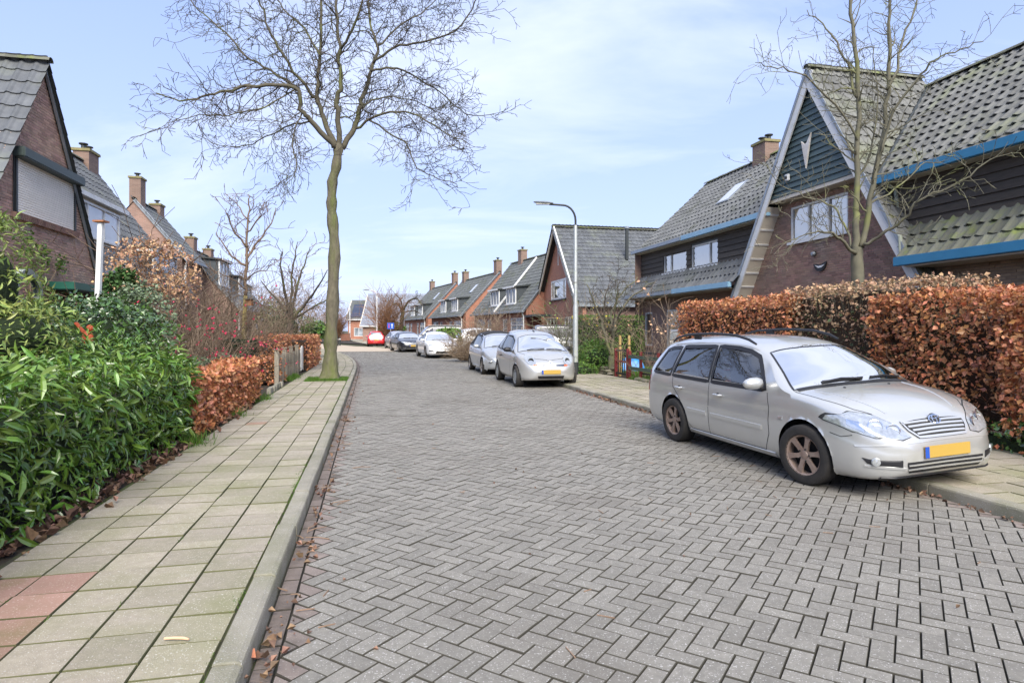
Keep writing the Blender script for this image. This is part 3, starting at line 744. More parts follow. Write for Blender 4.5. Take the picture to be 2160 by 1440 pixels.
    # wipers
    for y0, y1, x0, x1 in ((.20, .64, 3.345, 3.27), (-.42, .10, 3.345, 3.33)):
        a = sh.hit((x0, y0, 4), (0, 0, -1), .03); b = sh.hit((x1, y1, 4), (0, 0, -1), .022); c = a.lerp(b, .5)+Vector((.0, 0, .022))
        wp = MB().tube([a, c, b], [.011, .009, .006], 6).build('wiper', M_black, t)
        d = (b-a)*.14; MB().span(a.lerp(b, .08)+Vector((-.03, 0, .004)), b+d*.4+Vector((-.01, 0, 0)), .014, .02).build('wiper_blade', M_black, wp)
    # bonnet shut lines, grille, emblem
    for sd_ in (1, -1):
        sh.strip('bonnet_gap', M_seam, t, [(3.34, sd_*.735), (3.7, sd_*.705), (4.0, sd_*.62), (4.12, sd_*.53)], 'top', w_=.008, off=.0015)
        sh.strip('bonnet_crease', P, t, [(3.42, sd_*.56), (3.8, sd_*.50), (4.15, sd_*.40)], 'top', w_=.03, thick=.006)
        n_ = sh.hit((3.52, sd_*.28, 4), (0, 0, -1), .004); MB().sphere(n_, (.018, .012, .008), 8, 5).build('washer_nozzle', M_black, t)
    gp = [(-.265, .575), (.265, .575), (.325, .635), (.345, .70), (.20, .715), (0, .722), (-.20, .715), (-.345, .70), (-.325, .635)]
    gr = sh.patch('grille', M_seam, t, gp, 'front', off=.007, nu=14, nv=8)
    sh.ring('grille_surround', P, gr, gp, 'front', off=.014, w_out=.012, w_in=.006)
    for k, zz in enumerate((.598, .628, .658, .688)):
        hw = .27+.021*k; sh.strip('grille_bar', P, gr, [(-hw, zz), (-hw/2, zz+.006), (0, zz+.008), (hw/2, zz+.006), (hw, zz)], 'front', w_=.019, thick=.018)
    ep = sh.hit((9, 0, .695), (-1, 0, 0), .022); ax = Vector((.9, 0, .42)).normalized(); MM = ax.to_track_quat('Z', 'Y').to_matrix()
    def ell(a, b, ca, cb, rad, n=24): return [ep+MM @ Vector((ca+a*math.cos(2*PI*k/n), cb+b*math.sin(2*PI*k/n), .006)) for k in range(n+1)]
    em = MB(); q1_ = MM @ Vector((1, 0, 0)); hor = abs(q1_.y) > .5
    def el(a, b, ca, cb): return ell(a, b, ca, cb, 0) if hor else ell(b, a, cb, ca, 0)
    sgn = 1 if (MM @ Vector((0, 1, 0) if hor else (1, 0, 0))).z > 0 else -1
    em.tube(el(.062, .044, 0, 0), .0065, 6); em.tube(el(.022, .040, 0, 0), .005, 6); em.tube(el(.045, .016, 0, sgn*.022), .005, 6)
    eo = em.build('emblem', M_chrome, gr, True)
    MB().lathe([(.060, .0), (.055, .004), (.002, .005)], 20, MM).build('emblem_back', M_seam, eo).location = ep
    sh.patch('lower_intake', M_black, t, [(-.40, .255), (.40, .255), (.43, .325), (.43, .36), (-.43, .36), (-.43, .325)], 'front', off=.004, nu=14, nv=5)
    for zz in (.29, .33): sh.strip('intake_bar', P, t, [(-.42, zz), (0, zz+.004), (.42, zz)], 'front', w_=.014, thick=.012)
    sh.strip('bumper_lip', M_black, t, [(-.62, .212), (-.3, .205), (0, .203), (.3, .205), (.62, .212)], 'front', w_=.03, thick=.015)
    plate(sh, t, .44, L_)
    sh.strip('bumper_crease', P, t, [(-.76, .505), (-.4, .535), (0, .545), (.4, .535), (.76, .505)], 'front', w_=.02, thick=.005)
    # rear
    sh.patch('tailgate_window', M_pane_far, t, [(-.56, .98), (.56, .98), (.52, 1.33), (-.52, 1.33)], 'back', off=.006)
    for sd_ in (1, -1):
        wheel(t, wr, sd_*.765, r, sd_, M_rim_rust, 6); wheel(t, wf, sd_*.765, r, sd_, M_rim_rust, 6, steer=math.radians(9))
    seats(t, (2.05, 1.1), (.36, -.36), .62)
    MB().prism([(2.75, .72), (3.3, .72), (3.3, .93), (2.95, .945), (2.80, .88)], (0, -.7, 0), (1, 0, 0), (0, 0, 1), (0, 1, 0), 1.4).build('dashboard', M_black, t, bevel=.03)
    MB().lathe([(.18, -.012), (.192, 0), (.18, .012), (.168, 0)], 24, Matrix.Rotation(-1.15, 3, 'Y'), True).build('steering_wheel', M_black, t, True).location = (2.62, .37, .90)
    MB().box((1.9, 0, .42), (3.0, 1.45, .06)).build('floor_pan', M_dark, t)
    MB().box((2.2, 0, .25), (3.6, 1.2, .10)).build('underside', M_dark, t)
    aer = MB().tube([(.62, .25, 1.46), (.52, .25, 1.62)], [.006, .003], 5).build('aerial', M_black, t)
    return t
c1 = estate_car()
fx, fy = 2.98, 6.28; rx, ry = 2.33, 8.75
hd = Vector((fx-rx, fy-ry)).normalized(); left = Vector((-hd.y, hd.x))    # car x axis = hd ; car +y = left of travel
ax0 = Vector(((fx+rx)/2, (fy+ry)/2))                                       # midpoint of the wheels nearest the camera (car's right side)
mid = ax0 + left*(.855-.11)
org = mid - hd*((.95+3.55)/2*.975)
c1.rotation_euler = (math.radians(2.9), 0, rot_for(hd.x, hd.y))
c1.location = (org.x, org.y, .046); c1.scale = (.975, .985, .955)

# ---------------------------------------------------------------- generic shapes for the other cars
KIND = {
 'hatch': dict(L=3.72, H=1.535,
   top=[(0, .55), (.02, .68), (.05, .80), (.10, .98), (.25, 1.28), (.45, 1.44), (.8, 1.515), (1.3, 1.535), (1.8, 1.51), (2.15, 1.42), (2.6, 1.18), (2.88, 1.0), (2.98, .97), (3.2, .92), (3.45, .82), (3.58, .72), (3.66, .62), (3.71, .53), (3.72, .46)],
   rail=[(0, .54), (.02, .66), (.05, .78), (.1, .93), (.25, 1.18), (.45, 1.33), (.8, 1.41), (1.3, 1.43), (1.8, 1.41), (2.1, 1.32), (2.5, 1.10), (2.8, .93), (2.95, .88), (3.72, .2)],
   belt=[(0, .52), (.05, .74), (.12, .90), (.4, .98), (1.2, .95), (2.2, .90), (2.8, .89), (3.1, .86), (3.4, .74), (3.55, .64), (3.66, .55), (3.72, .44)],
   bot=[(0, .42), (.02, .33), (.08, .26), (.3, .22), (2.5, .2), (3.45, .2), (3.62, .22), (3.69, .28), (3.715, .36), (3.72, .41)],
   plan=[(0, .62), (.02, .75), (.08, .88), (.25, .96), (.6, 1), (2.8, 1), (3.1, .98), (3.35, .92), (3.5, .84), (3.6, .74), (3.67, .62), (3.71, .48), (3.72, .4)],
   roofw=[(0, .7), (.4, .62), (1.2, .68), (2.1, .66), (2.9, .85), (3.72, .9)],
   wins=[[(1.05, .98), (2.36, .94), (2.10, 1.22), (1.75, 1.36), (1.1, 1.385)], [(.42, 1.03), (.96, .985), (.99, 1.38), (.75, 1.345), (.52, 1.245)]],
   screen=(2.16, 2.86, .53, .70), wb=(.61, 3.04), r=.29, back=[(-.52, 1.0), (.52, 1.0), (.44, 1.36), (-.44, 1.36)]),
 'sedan': dict(L=4.77, H=1.46,
   top=[(0, .6), (.02, .78), (.06, .95), (.15, 1.03), (.5, 1.07), (.75, 1.1), (1.3, 1.36), (1.6, 1.43), (2.1, 1.46), (2.6, 1.42), (2.85, 1.34), (3.55, .99), (3.65, .97), (4.2, .90), (4.5, .82), (4.65, .74), (4.73, .62), (4.77, .48)],
   rail=[(0, .58), (.02, .74), (.06, .9), (.15, .97), (.6, .985), (.85, 1.03), (1.35, 1.26), (1.7, 1.33), (2.1, 1.36), (2.6, 1.32), (2.85, 1.24), (3.45, .94), (3.55, .91), (4.77, .2)],
   belt=[(0, .55), (.02, .7), (.06, .85), (.15, .94), (.6, .965), (1.5, .95), (2.5, .92), (3.3, .905), (3.7, .89), (4.2, .82), (4.5, .74), (4.65, .65), (4.74, .55), (4.77, .46)],
   bot=[(0, .45), (.02, .36), (.08, .27), (.3, .22), (2.5, .19), (4.4, .19), (4.65, .21), (4.74, .28), (4.765, .36), (4.77, .42)],
   plan=[(0, .68), (.02, .78), (.08, .88), (.3, .96), (.8, 1), (3.6, 1), (4.1, .98), (4.4, .93), (4.56, .86), (4.67, .76), (4.73, .66), (4.765, .52), (4.77, .46)],
   roofw=[(0, .8), (.9, .74), (1.6, .66), (2.6, .67), (3.5, .86), (4.77, .9)],
   wins=[[(1.32, 1.0), (2.12, .98), (2.06, 1.315), (1.72, 1.295), (1.45, 1.21)], [(2.20, .98), (3.24, .965), (2.80, 1.20), (2.5, 1.30), (2.15, 1.318)]],
   screen=(2.88, 3.5, .55, .74), wb=(1.05, 3.84), r=.325, back=[(-.3, .7), (.3, .7), (.3, .8), (-.3, .8)]),
 'van': dict(L=4.4, H=1.82,
   top=[(0, .6), (.02, 1.0), (.05, 1.5), (.12, 1.74), (.3, 1.8), (1.5, 1.82), (2.6, 1.80), (2.85, 1.74), (3.5, 1.13), (3.62, 1.08), (4.0, 1.0), (4.25, .88), (4.35, .72), (4.4, .5)],
   rail=[(0, .58), (.02, .95), (.05, 1.42), (.12, 1.62), (.3, 1.68), (1.5, 1.70), (2.6, 1.68), (2.8, 1.60), (3.4, 1.07), (3.5, 1.03), (4.4, .2)],
   belt=[(0, .56), (.05, .9), (.12, 1.0), (.3, 1.03), (2.6, 1.02), (3.4, 1.01), (3.7, .97), (4.05, .88), (4.25, .76), (4.35, .62), (4.4, .47)],
   bot=[(0, .45), (.02, .38), (.1, .3), (.3, .26), (2.5, .24), (4.1, .24), (4.3, .27), (4.38, .35), (4.4, .42)],
   plan=[(0, .86), (.02, .93), (.08, .97), (.3, 1), (3.4, 1), (3.8, .98), (4.1, .93), (4.25, .85), (4.35, .7), (4.39, .55), (4.4, .5)],
   roofw=[(0, .86), (.5, .86), (2.6, .84), (3.4, .9), (4.4, .9)],
   wins=[[(2.42, 1.07), (3.30, 1.06), (2.84, 1.50), (2.70, 1.60), (2.42, 1.61)]],
   screen=(2.86, 3.46, .68, .78), wb=(.95, 3.6), r=.31, back=[(-.65, 1.1), (.65, 1.1), (.6, 1.55), (-.6, 1.55)]),
}
def other_car(name, label, kind, L_, W, H, paint, cat='car', group=GRP, front=None, tail=True, trim=None, plate_m=M_plate_y, plate_z=.42, rim=M_rim, spokes=5, style='spoke', glass=M_cglass, roof_m=None, holes=True, screen_m=None, dark_back=True):
    K = KIND[kind]; sx, sz = L_/K['L'], H/K['H']; S = lambda pts: [(a*sx, b*sz) for a, b in pts]; SX = lambda pts: [(a*sx, b) for a, b in pts]
    r = K['r']*sz; xr, xf = K['wb'][0]*sx, K['wb'][1]*sx
    t = thing(name, label, cat, group=group)
    sh = Shell(S(K['top']), S(K['rail']), S(K['belt']), S(K['bot']), SX(K['plan']), SX(K['roofw']), W, [(xr, r), (xf, r)], r*1.18, dx=.045)
    wins = [S(q) for q in K['wins']]; s0, s1, y0, y1 = K['screen']; s0, s1 = s0*sx, s1*sx; y0, y1 = y0*W/.83, y1*W/.83
    sh.mesh('body', paint, t, holes_side=wins if holes else (), holes_top=[[(s0+.05, -y0+.03), (s1, -y1+.04), (s1, y1-.04), (s0+.05, y0-.03)]] if holes else ())
    for sd_ in (1, -1):
        for q in wins:
            gl = sh.patch('side_window', glass if holes else M_pane_far, t, q, 'side', sd_, off=-.003 if holes else .004, nu=8, nv=6)
            sh.ring('window_trim', M_black, gl, q, 'side', sd_, off=.004, w_out=.025, w_in=.012)
        b0, b1 = wins[0][0][0], max(a for a, b in wins[-1]) if kind != 'hatch' else wins[0][1][0]
        sh.strip('door_gap', M_seam, t, [(b1+.04, .86*sz), (b1+.08, .6*sz), (b1, .26*sz)], 'side', sd_, .011)
        xm = wins[0][0][0]-.05 if kind != 'sedan' else wins[1][0][0]-.04
        sh.strip('door_gap', M_seam, t, [(xm, .93*sz), (xm+.02, .6*sz), (xm+.06, .26*sz)], 'side', sd_, .011)
        handle(sh, t, xm+.2, .80*sz, sd_, trim or paint)
        mirror(t, b1-.08, sd_*W*.93, .99*sz, sd_, trim or paint, 1.0)
        well(t, xr, sd_*(W-.07), r*1.22, sd_, W); well(t, xf, sd_*(W-.07), r*1.22, sd_, W)
        wheel(t, xr, sd_*(W-.10), r, sd_, rim, spokes, style=style); wheel(t, xf, sd_*(W-.10), r, sd_, rim, spokes, style=style)
        if tail:
            sh.patch('tail_lamp', M_red_lens, t, [(sd_*W*.62, .72*sz), (sd_*W*.88, .74*sz), (sd_*W*.86, .98*sz), (sd_*W*.66, .94*sz)], 'back', off=.008, nu=6, nv=6)
    nv, nu = 10, 14; vs = []
    for j in range(nv+1):
        s_ = j/nv; yy = (y0-.01)+(y1-y0)*s_
        for i in range(nu+1):
            y = -yy+2*yy*i/nu; vs.append(sh.hit((s0+(s1-s0)*s_+.05*(1-(y/yy)**2)*(s_*.9+.1), y, 4), (0, 0, -1), .006))
    ws_ = MB().add(vs, [(j*(nu+1)+i, j*(nu+1)+i+1, (j+1)*(nu+1)+i+1, (j+1)*(nu+1)+i) for j in range(nv) for i in range(nu)]).build('windscreen', screen_m or M_cscreen, t, 'full')
    sh.ring('windscreen_seal', M_black, ws_, [(s0-.01, -y0), (s1+.01, -y1-.005), (s1+.065, 0), (s1+.01, y1+.005), (s0-.01, y0), (s0+.04, 0)], 'top', off=.008, w_out=.006, w_in=.014)
    for ya, yb in ((.1, .55), (-.45, .05)):
        a = sh.hit((s1+.03, ya, 4), (0, 0, -1), .02); b = sh.hit((s1-.01, yb, 4), (0, 0, -1), .02); MB().tube([a, a.lerp(b, .5)+Vector((0, 0, .015)), b], .010, 5).build('wiper', M_black, t)
    if K['back'] and kind != 'sedan': sh.patch('rear_window', M_pane_far, t, [(a*W/.83, b*sz) for a, b in K['back']], 'back', off=.006)
    if plate_m:
        plate(sh, t, plate_z, L_, plate_m)
        if tail: plate(sh, t, .62*sz, 0, plate_m, back=True)
    if holes:
        seats(t, (xm+.35, ), (W*.42, -W*.42), .55*sz, .55*sz)
        MB().box((xm+.9, 0, .78*sz), (.3, W*1.6, .22*sz)).build('dashboard', M_black, t, bevel=.03)
        MB().box((L_*.45, 0, .40), (L_*.6, W*1.6, .06)).build('floor_pan', M_dark, t)
    MB().box((L_*.5, 0, .26*sz), (L_*.8, W*1.35, .08)).build('underside', M_dark, t)
    t['_'] = 0; del t['_']
    if front: front(t, sh, L_, W, sz, paint)
    return t
def put_car(t, L_, wbs, P_front_near, hd, W, z=.012, roll=0.0, near=-1):
    """place a car from the ground point under its front wheel nearest the camera"""
    hd = Vector(hd).normalized(); lf = Vector((-hd.y, hd.x)); xf = wbs
    org = Vector(P_front_near[:2]) - hd*xf - lf*near*(W-.10)
    t.location = (org.x, org.y, z); t.rotation_euler = (roll, 0, math.atan2(hd.y, hd.x))
def round_lamp(sh, t, y, z, r, view_d=(-1, 0, 0), ax=(.75, 0, .6), m=M_lens, off=-.01):
    p = sh.hit(Vector((0, y, z))-Vector(view_d)*9 if view_d[0] else (0, 0, 0), view_d, off); MM = Vector(ax).normalized().to_track_quat('Z', 'Y').to_matrix()
    o = MB().lathe([(r*1.06, -.02), (r*1.05, .008), (r*.98, .016)], 20, MM).build('headlight', M_black if m is M_black else M_chrome, t, True); o.location = p
    MB().lathe([(r*1.0, .006), (r*.8, .026), (r*.4, .038), (.001, .042)], 20, MM).build('lamp_glass', M_lens, o, True)
    MB().lathe([(r*.45, .036), (r*.40, .044), (.001, .046)], 14, MM).build('lamp_bulb', M_seam, o, True)
HDS = (TX*-1.0)      # parked facing the camera
# --- small rounded silver hatchback
def front_micra(t, sh, L_, W, sz, P):
    for s_ in (1, -1):
        hl = [(s_*(.515+.135*math.cos(a)+.03*math.sin(a)), .735+.135*math.sin(a)) for a in np.linspace(0, 2*PI, 16, endpoint=False)]
        h_ = sh.patch('headlight', M_lens, t, hl, 'front', off=.012, nu=12, nv=12)
        p = sh.hit((9, s_*.50, .71), (-1, 0, 0), .014)
        o = MB().lathe([(.075, 0), (.06, .006), (.05, -.002), (.002, -.01)], 18, Vector((.85, s_*.35, .4)).to_track_quat('Z', 'Y').to_matrix()).build('lamp_reflector', M_seam, h_, True); o.location = p
        g_ = sh.patch('grille_slot', M_black, t, [(s_*.14, .575), (s_*.42, .575), (s_*.45, .625), (s_*.16, .615)], 'front', off=.006, nu=8, nv=4)
        sh.strip('slot_bar', M_chrome, g_, [(s_*.16, .59), (s_*.36, .593)], 'front', w_=.016, thick=.01)
        sh.patch('indicator', M_amber, t, [(s_*.36, .578), (s_*.45, .578), (s_*.475, .625), (s_*.39, .622)], 'front', off=.011, nu=4, nv=3)
    p = sh.hit((9, 0, .655), (-1, 0, 0), .008)
    MB().lathe([(.05, 0), (.046, .008), (.036, .008), (.034, 0)], 18, Vector((.9, 0, .4)).to_track_quat('Z', 'Y').to_matrix(), True).build('emblem', M_chrome, t, True).location = p
    sh.strip('emblem_bar', M_chrome, t, [(-.06, .655), (.06, .655)], 'front', w_=.02, thick=.012)
    sh.patch('lower_intake', M_black, t, [(-.34, .255), (.34, .255), (.36, .33), (-.36, .33)], 'front', off=.005, nu=8, nv=3)
    for s_ in (1, -1): sh.strip('bonnet_gap', M_seam, t, [(2.95, s_*.68), (3.25, s_*.58), (3.5, s_*.36), (3.58, 0)], 'top', w_=.009)
    sh.strip('roof_aerial', M_black, t, [(1.95, -.004), (1.75, .0)], 'top', w_=.02, thick=.03)
P_sil = car_paint('light silver paint', (.50, .50, .485), .5)
c2 = other_car('hatchback', 'small rounded silver hatchback with black mirrors in front of the tall lamp post', 'hatch', 3.72, .83, 1.53, P_sil, front=front_micra, trim=M_black, rim=M_steel, style='cover', spokes=7, screen_m=glass_mat('pale windscreen glass', (.6, .66, .65), .2), plate_z=.43)
put_car(c2, 3.72, 3.04, (.17, 17.1), HDS.xy, .83)
# --- rounded convertible with a black hood
M_hood = pm('black canvas', (.02, .02, .022), (.03, .03, .032), 30, .9)
def front_beetle(t, sh, L_, W, sz, P):
    for s_ in (1, -1):
        for xw in (sh.wheels[0][0], sh.wheels[1][0]):
            nu_, nv_ = 26, 14; vs = []; keep = []
            for j in range(nv_+1):
                ph = -PI/2+PI*j/nv_
                for k in range(nu_):
                    a = 2*PI*k/nu_; vs.append((xw+.60*math.cos(ph)*math.cos(a), s_*(.60+.275*math.sin(ph)), .40+.42*math.cos(ph)*math.sin(a)))
            for j in range(nv_):
                for k in range(nu_):
                    f = (j*nu_+k, j*nu_+(k+1) % nu_, (j+1)*nu_+(k+1) % nu_, (j+1)*nu_+k)
                    if all(math.hypot(vs[i][0]-xw, vs[i][2]-.31) < .365 for i in f) or all(vs[i][2] < .24 for i in f): continue
                    keep.append(f)
            def sn(p):
                d = math.hypot(p[0]-xw, p[2]-.31)
                if d < .365: return (xw+(p[0]-xw)*.365/max(d, .01), p[1], .31+(p[2]-.31)*.365/max(d, .01))
                return p
            MB().add([sn(p) for p in vs], keep).build('fender', P, t, 'full')
        p = Vector((3.70, s_*.66, .68)); MM = Vector((.84, s_*.22, .45)).normalized().to_track_quat('Z', 'Y').to_matrix()
        o = MB().lathe([(.13, -.10), (.128, .0), (.12, .012)], 20, MM).build('headlight', P, t, True); o.location = p
        MB().lathe([(.12, .008), (.09, .03), (.05, .04), (.001, .044)], 20, MM).build('lamp_glass', M_lens, o, True)
        MB().lathe([(.05, .042), (.045, .048), (.001, .05)], 14, MM).build('lamp_bulb', M_seam, o, True)
        o2 = MB().sphere((3.98, s_*.62, .47), (.05, .10, .03), 10, 6).build('indicator', M_lens, t, True)
        MB().box((2.05, s_*.80, .26), (1.5, .10, .09)).build('running_board', P, t, bevel=.03)
    sh.patch('lower_intake', M_black, t, [(-.4, .26), (.4, .26), (.42, .36), (-.42, .36)], 'front', off=.006, nu=8, nv=3)
    # canvas hood laid over the roof
    nv_, nu_ = 16, 12; vs = []
    for j in range(nv_+1):
        x = .62+(2.22-.62)*j/nv_
        for i in range(nu_+1):
            y = -.60+1.2*i/nu_; vs.append(sh.hit((x, y, 4), (0, 0, -1), .012+.012*math.sin(j/nv_*PI*3)**2))
    MB().add(vs, [(j*(nu_+1)+i, j*(nu_+1)+i+1, (j+1)*(nu_+1)+i+1, (j+1)*(nu_+1)+i) for j in range(nv_) for i in range(nu_)]).build('fabric_hood', M_hood, t, 'full')
    for s_ in (1, -1):
        for i_, q in enumerate(([(.30, 1.0), (1.12, 1.0), (1.12, 1.36), (.8, 1.36), (.5, 1.22)],)):
            sh.patch('fabric_hood_side', M_hood, t, q, 'side', s_, off=.012, nu=6, nv=5)
c3 = other_car('convertible', 'silver convertible with a black fabric hood and bulging wings behind the hatchback', 'hatch', 4.1, .86, 1.49, car_paint('blue silver paint', (.42, .44, .46), .45), front=front_beetle, tail=True, spokes=6, plate_m=None)
put_car(c3, 4.1, 3.04*4.1/3.72, (-.95, 22.0), HDS.xy, .84)
# --- white saloon
def front_saloon(t, sh, L_, W, sz, P):
    for s_ in (1, -1):
        sh.patch('headlight', M_lens, t, [(s_*.36, .655), (s_*.62, .66), (s_*.80, .70), (s_*.78, .755), (s_*.55, .735), (s_*.36, .70)], 'front', off=.008, nu=10, nv=6)
        sh.patch('bumper_vent', M_black, t, [(s_*.56, .36), (s_*.80, .38), (s_*.80, .45), (s_*.60, .42)], 'front', off=.006, nu=6, nv=4)
    g_ = sh.patch('grille', M_black, t, [(-.36, .64), (.36, .64), (.36, .71), (-.36, .71)], 'front', off=.008, nu=8, nv=3)
    for zz in (.655, .68, .705): sh.strip('grille_bar', M_chrome, g_, [(-.36, zz), (.36, zz)], 'front', w_=.011, thick=.012)
    p = sh.hit((9, 0, .685), (-1, 0, 0), .024)
    em = MB().lathe([(.07, 0), (.068, .008), (.058, .008), (.056, 0)], 20, Vector((1, 0, .15)).to_track_quat('Z', 'Y').to_matrix(), True).build('emblem', M_chrome, g_, True); em.location = p
    vv = MB()
    for a, b in (((-.03, .045), (0, .0)), ((0, 0), (.03, .045)), ((-.048, .02), (-.022, -.045)), ((-.022, -.045), (0, -.005)), ((0, -.005), (.022, -.045)), ((.022, -.045), (.048, .02))):
        vv.tube([(0.006, a[0], a[1]), (.006, b[0], b[1])], .005, 4)
    vv.build('emblem_letters', M_chrome, g_).location = p
    sh.patch('lower_intake', M_black, t, [(-.50, .27), (.50, .27), (.44, .40), (-.44, .40)], 'front', off=.006, nu=8, nv=4)
    sh.strip('bumper_strip', M_chrome, t, [(-.74, .29), (-.4, .265), (.4, .265), (.74, .29)], 'front', w_=.02, thick=.012)
P_wh = car_paint('white car paint', (.78, .78, .77), .0)
c4 = other_car('saloon', 'white saloon with a white number plate, parked third from the tall lamp post', 'sedan', 4.77, .915, 1.46, P_wh, front=front_saloon, plate_m=M_plate_w, plate_z=.50, spokes=7)
put_car(c4, 4.77, 3.84, (-4.72, 35.0), (.30, -.954), .915)
c5 = other_car('saloon', 'black saloon with an orange plate, parked behind the white saloon', 'sedan', 4.7, .92, 1.45, car_paint('black paint', (.02, .021, .026), .2), front=front_saloon, plate_z=.46, spokes=5)
put_car(c5, 4.7, 3.84*4.7/4.77, (-7.95, 44.6), (.36, -.933), .92)
c6 = other_car('compact_car', 'pale silver compact car parked behind the black saloon', 'hatch', 4.0, .85, 1.50, car_paint('pale silver paint', (.46, .47, .48), .45), front=front_micra, spokes=5)
put_car(c6, 4.0, 3.04*4.0/3.72, (-9.75, 51.4), (.36, -.933), .85)
def front_plain(t, sh, L_, W, sz, P):
    for s_ in (1, -1): sh.patch('headlight', M_lens, t, [(s_*W*.45, .66*sz), (s_*W*.85, .70*sz), (s_*W*.84, .80*sz), (s_*W*.5, .74*sz)], 'front', off=.008, nu=8, nv=5)
    sh.patch('lower_intake', M_black, t, [(-.45, .28), (.45, .28), (.45, .40), (-.45, .40)], 'front', off=.006, nu=8, nv=4)
c7 = other_car('hatchback', 'red hatchback seen from behind beside the far white lamp post', 'hatch', 3.85, .84, 1.50, car_paint('red paint', (.55, .02, .025), .1), front=front_plain, spokes=5)
put_car(c7, 3.85, 0, (-13.65, 60.0), (-.22, .975), .84, near=1)
c8 = other_car('hatchback', 'dark blue car mostly hidden between the red car and the silver cars', 'hatch', 4.0, .86, 1.48, car_paint('dark blue paint', (.02, .024, .045), .3), front=front_plain, spokes=5, holes=False)
put_car(c8, 4.0, 0, (-11.15, 60.5), (-.30, .954), .86, near=1)
P_grey = car_paint('dark grey van paint', (.16, .16, .165), .3)
v1 = other_car('van', 'dark grey panel van on the drive behind the bare shrub beside the lamp post', 'van', 4.5, .90, 1.80, P_grey, 'van', 'vans parked on drives', front=front_plain, trim=M_black, plate_m=None)
v1.location = (*(at(1124, 697, 38.6)).xy, .10); v1.rotation_euler = (0, 0, math.atan2(.10, .99))
v2 = other_car('van', 'grey van with a pale roof parked far behind the white saloon', 'van', 4.6, .92, 1.85, P_grey, 'van', 'vans parked on drives', front=front_plain, trim=M_black, plate_m=None)
v2.location = (*(at(975, 697, 54)).xy, .10); v2.rotation_euler = (0, 0, math.atan2(-.15, -.99))
MB().box((1.55, 0, 1.855), (2.7, 1.45, .03)).build('roof_panel', P_wh, v2, bevel=.01)
c9 = other_car('estate_car', 'white estate with red tail lamp on the drive behind the dry shrub', 'hatch', 4.5, .9, 1.62, P_wh, front=front_plain, plate_m=None)
c9.location = (*(at(962, 697, 43.5)).xy, .10); c9.rotation_euler = (0, 0, math.atan2(.35, .94))
c10 = other_car('car', 'silver car of which only the roof shows behind the convertible', 'hatch', 4.2, .87, 1.50, P_sil, front=front_plain, plate_m=None, holes=False)
c10.location = (*(at(1058, 697, 33.5)).xy, .10); c10.rotation_euler = (0, 0, math.atan2(.18, .98))
# ================================================================== houses
M_brick_l = pm('pink brown brick', (.50, .325, .25), (.41, .26, .20), 7, .9, bump=.5, bscale=90, rnd=.22, hue=.012, third=(.40, .29, .24), third_s=.9)
M_brick_r = pm('red brown brick', (.36, .215, .16), (.28, .17, .13), 7, .9, bump=.5, bscale=90, rnd=.22, hue=.012, third=(.26, .19, .15), third_s=.7)
M_brick_y = pm('yellow brown brick', (.42, .32, .23), (.34, .26, .185), 7, .9, bump=.5, bscale=90, rnd=.2)
M_mortar = pm('mortar', (.27, .235, .20), (.21, .18, .155), 8, .95)
M_mortar_l = pm('pale mortar', (.40, .35, .31), (.31, .27, .24), 8, .95)
M_bfar = brick_mat('far orange brick', (.40, .165, .10), (.31, .13, .085), (.30, .2, .15))
M_bfar2 = brick_mat('far brown brick', (.31, .185, .145), (.24, .145, .115), (.30, .24, .19))
M_tile_a = pm('mossy grey roof tile', (.16, .16, .148), (.112, .112, .106), 9, .8, rnd=.22, bump=.35, bscale=50, third=(.155, .17, .085), third_s=.8, third_lo=.50, third_hi=.78)
M_tile_m = pm('green mossy roof tile', (.16, .165, .11), (.13, .13, .115), 6, .9, rnd=.25, bump=.5, bscale=50, third=(.17, .20, .06), third_s=2.2)
M_tile_b = pm('grey roof tile', (.15, .153, .15), (.11, .113, .113), 8, .7, rnd=.18, bump=.2, bscale=50, third=(.10, .105, .09), third_s=1.1)
M_tile_c = pm('glossy grey roof tile', (.115, .121, .126), (.078, .083, .088), 6, .5, rnd=.16, spec=.5, third=(.13, .14, .12), third_s=1.2)
M_tile_d = pm('dark far roof tile', (.12, .127, .125), (.09, .096, .095), 5, .7, rnd=.15, third=(.09, .10, .07), third_s=1.0)
M_tile_e = pm('blue grey glazed tile', (.24, .26, .30), (.19, .205, .24), 5, .4, rnd=.12, spec=.6)
M_teal = pm('teal boards', (.078, .115, .118), (.062, .096, .10), 5, .6, rnd=.08, stretch=(1, 1, 6))
M_brown = pm('dark brown cladding', (.085, .07, .055), (.055, .046, .037), 5, .75, rnd=.16, stretch=(1, 1, 8))
M_blue = pm('blue fascia', (.035, .20, .36), (.045, .23, .40), 3, .4)
M_bluepale = pm('pale blue fascia', (.22, .40, .54), (.28, .46, .58), 3, .4)
M_green = pm('green fascia', (.02, .11, .075), (.025, .13, .09), 3, .4)
M_darkframe = pm('dark frame', (.03, .035, .035), None, rough=.45)
M_curtain = pm('net curtain', (.80, .79, .76), (.70, .69, .66), 9, .9)
M_shutter = pm('roller shutter slat', (.86, .82, .73), (.80, .76, .67), 5, .5, rnd=.03)
M_slate = pm('slate cladding', (.055, .065, .072), (.045, .052, .058), 5, .6)
M_sky_solar = pm('solar panel', (.035, .042, .065), (.045, .052, .08), 3, .15, spec=.8)

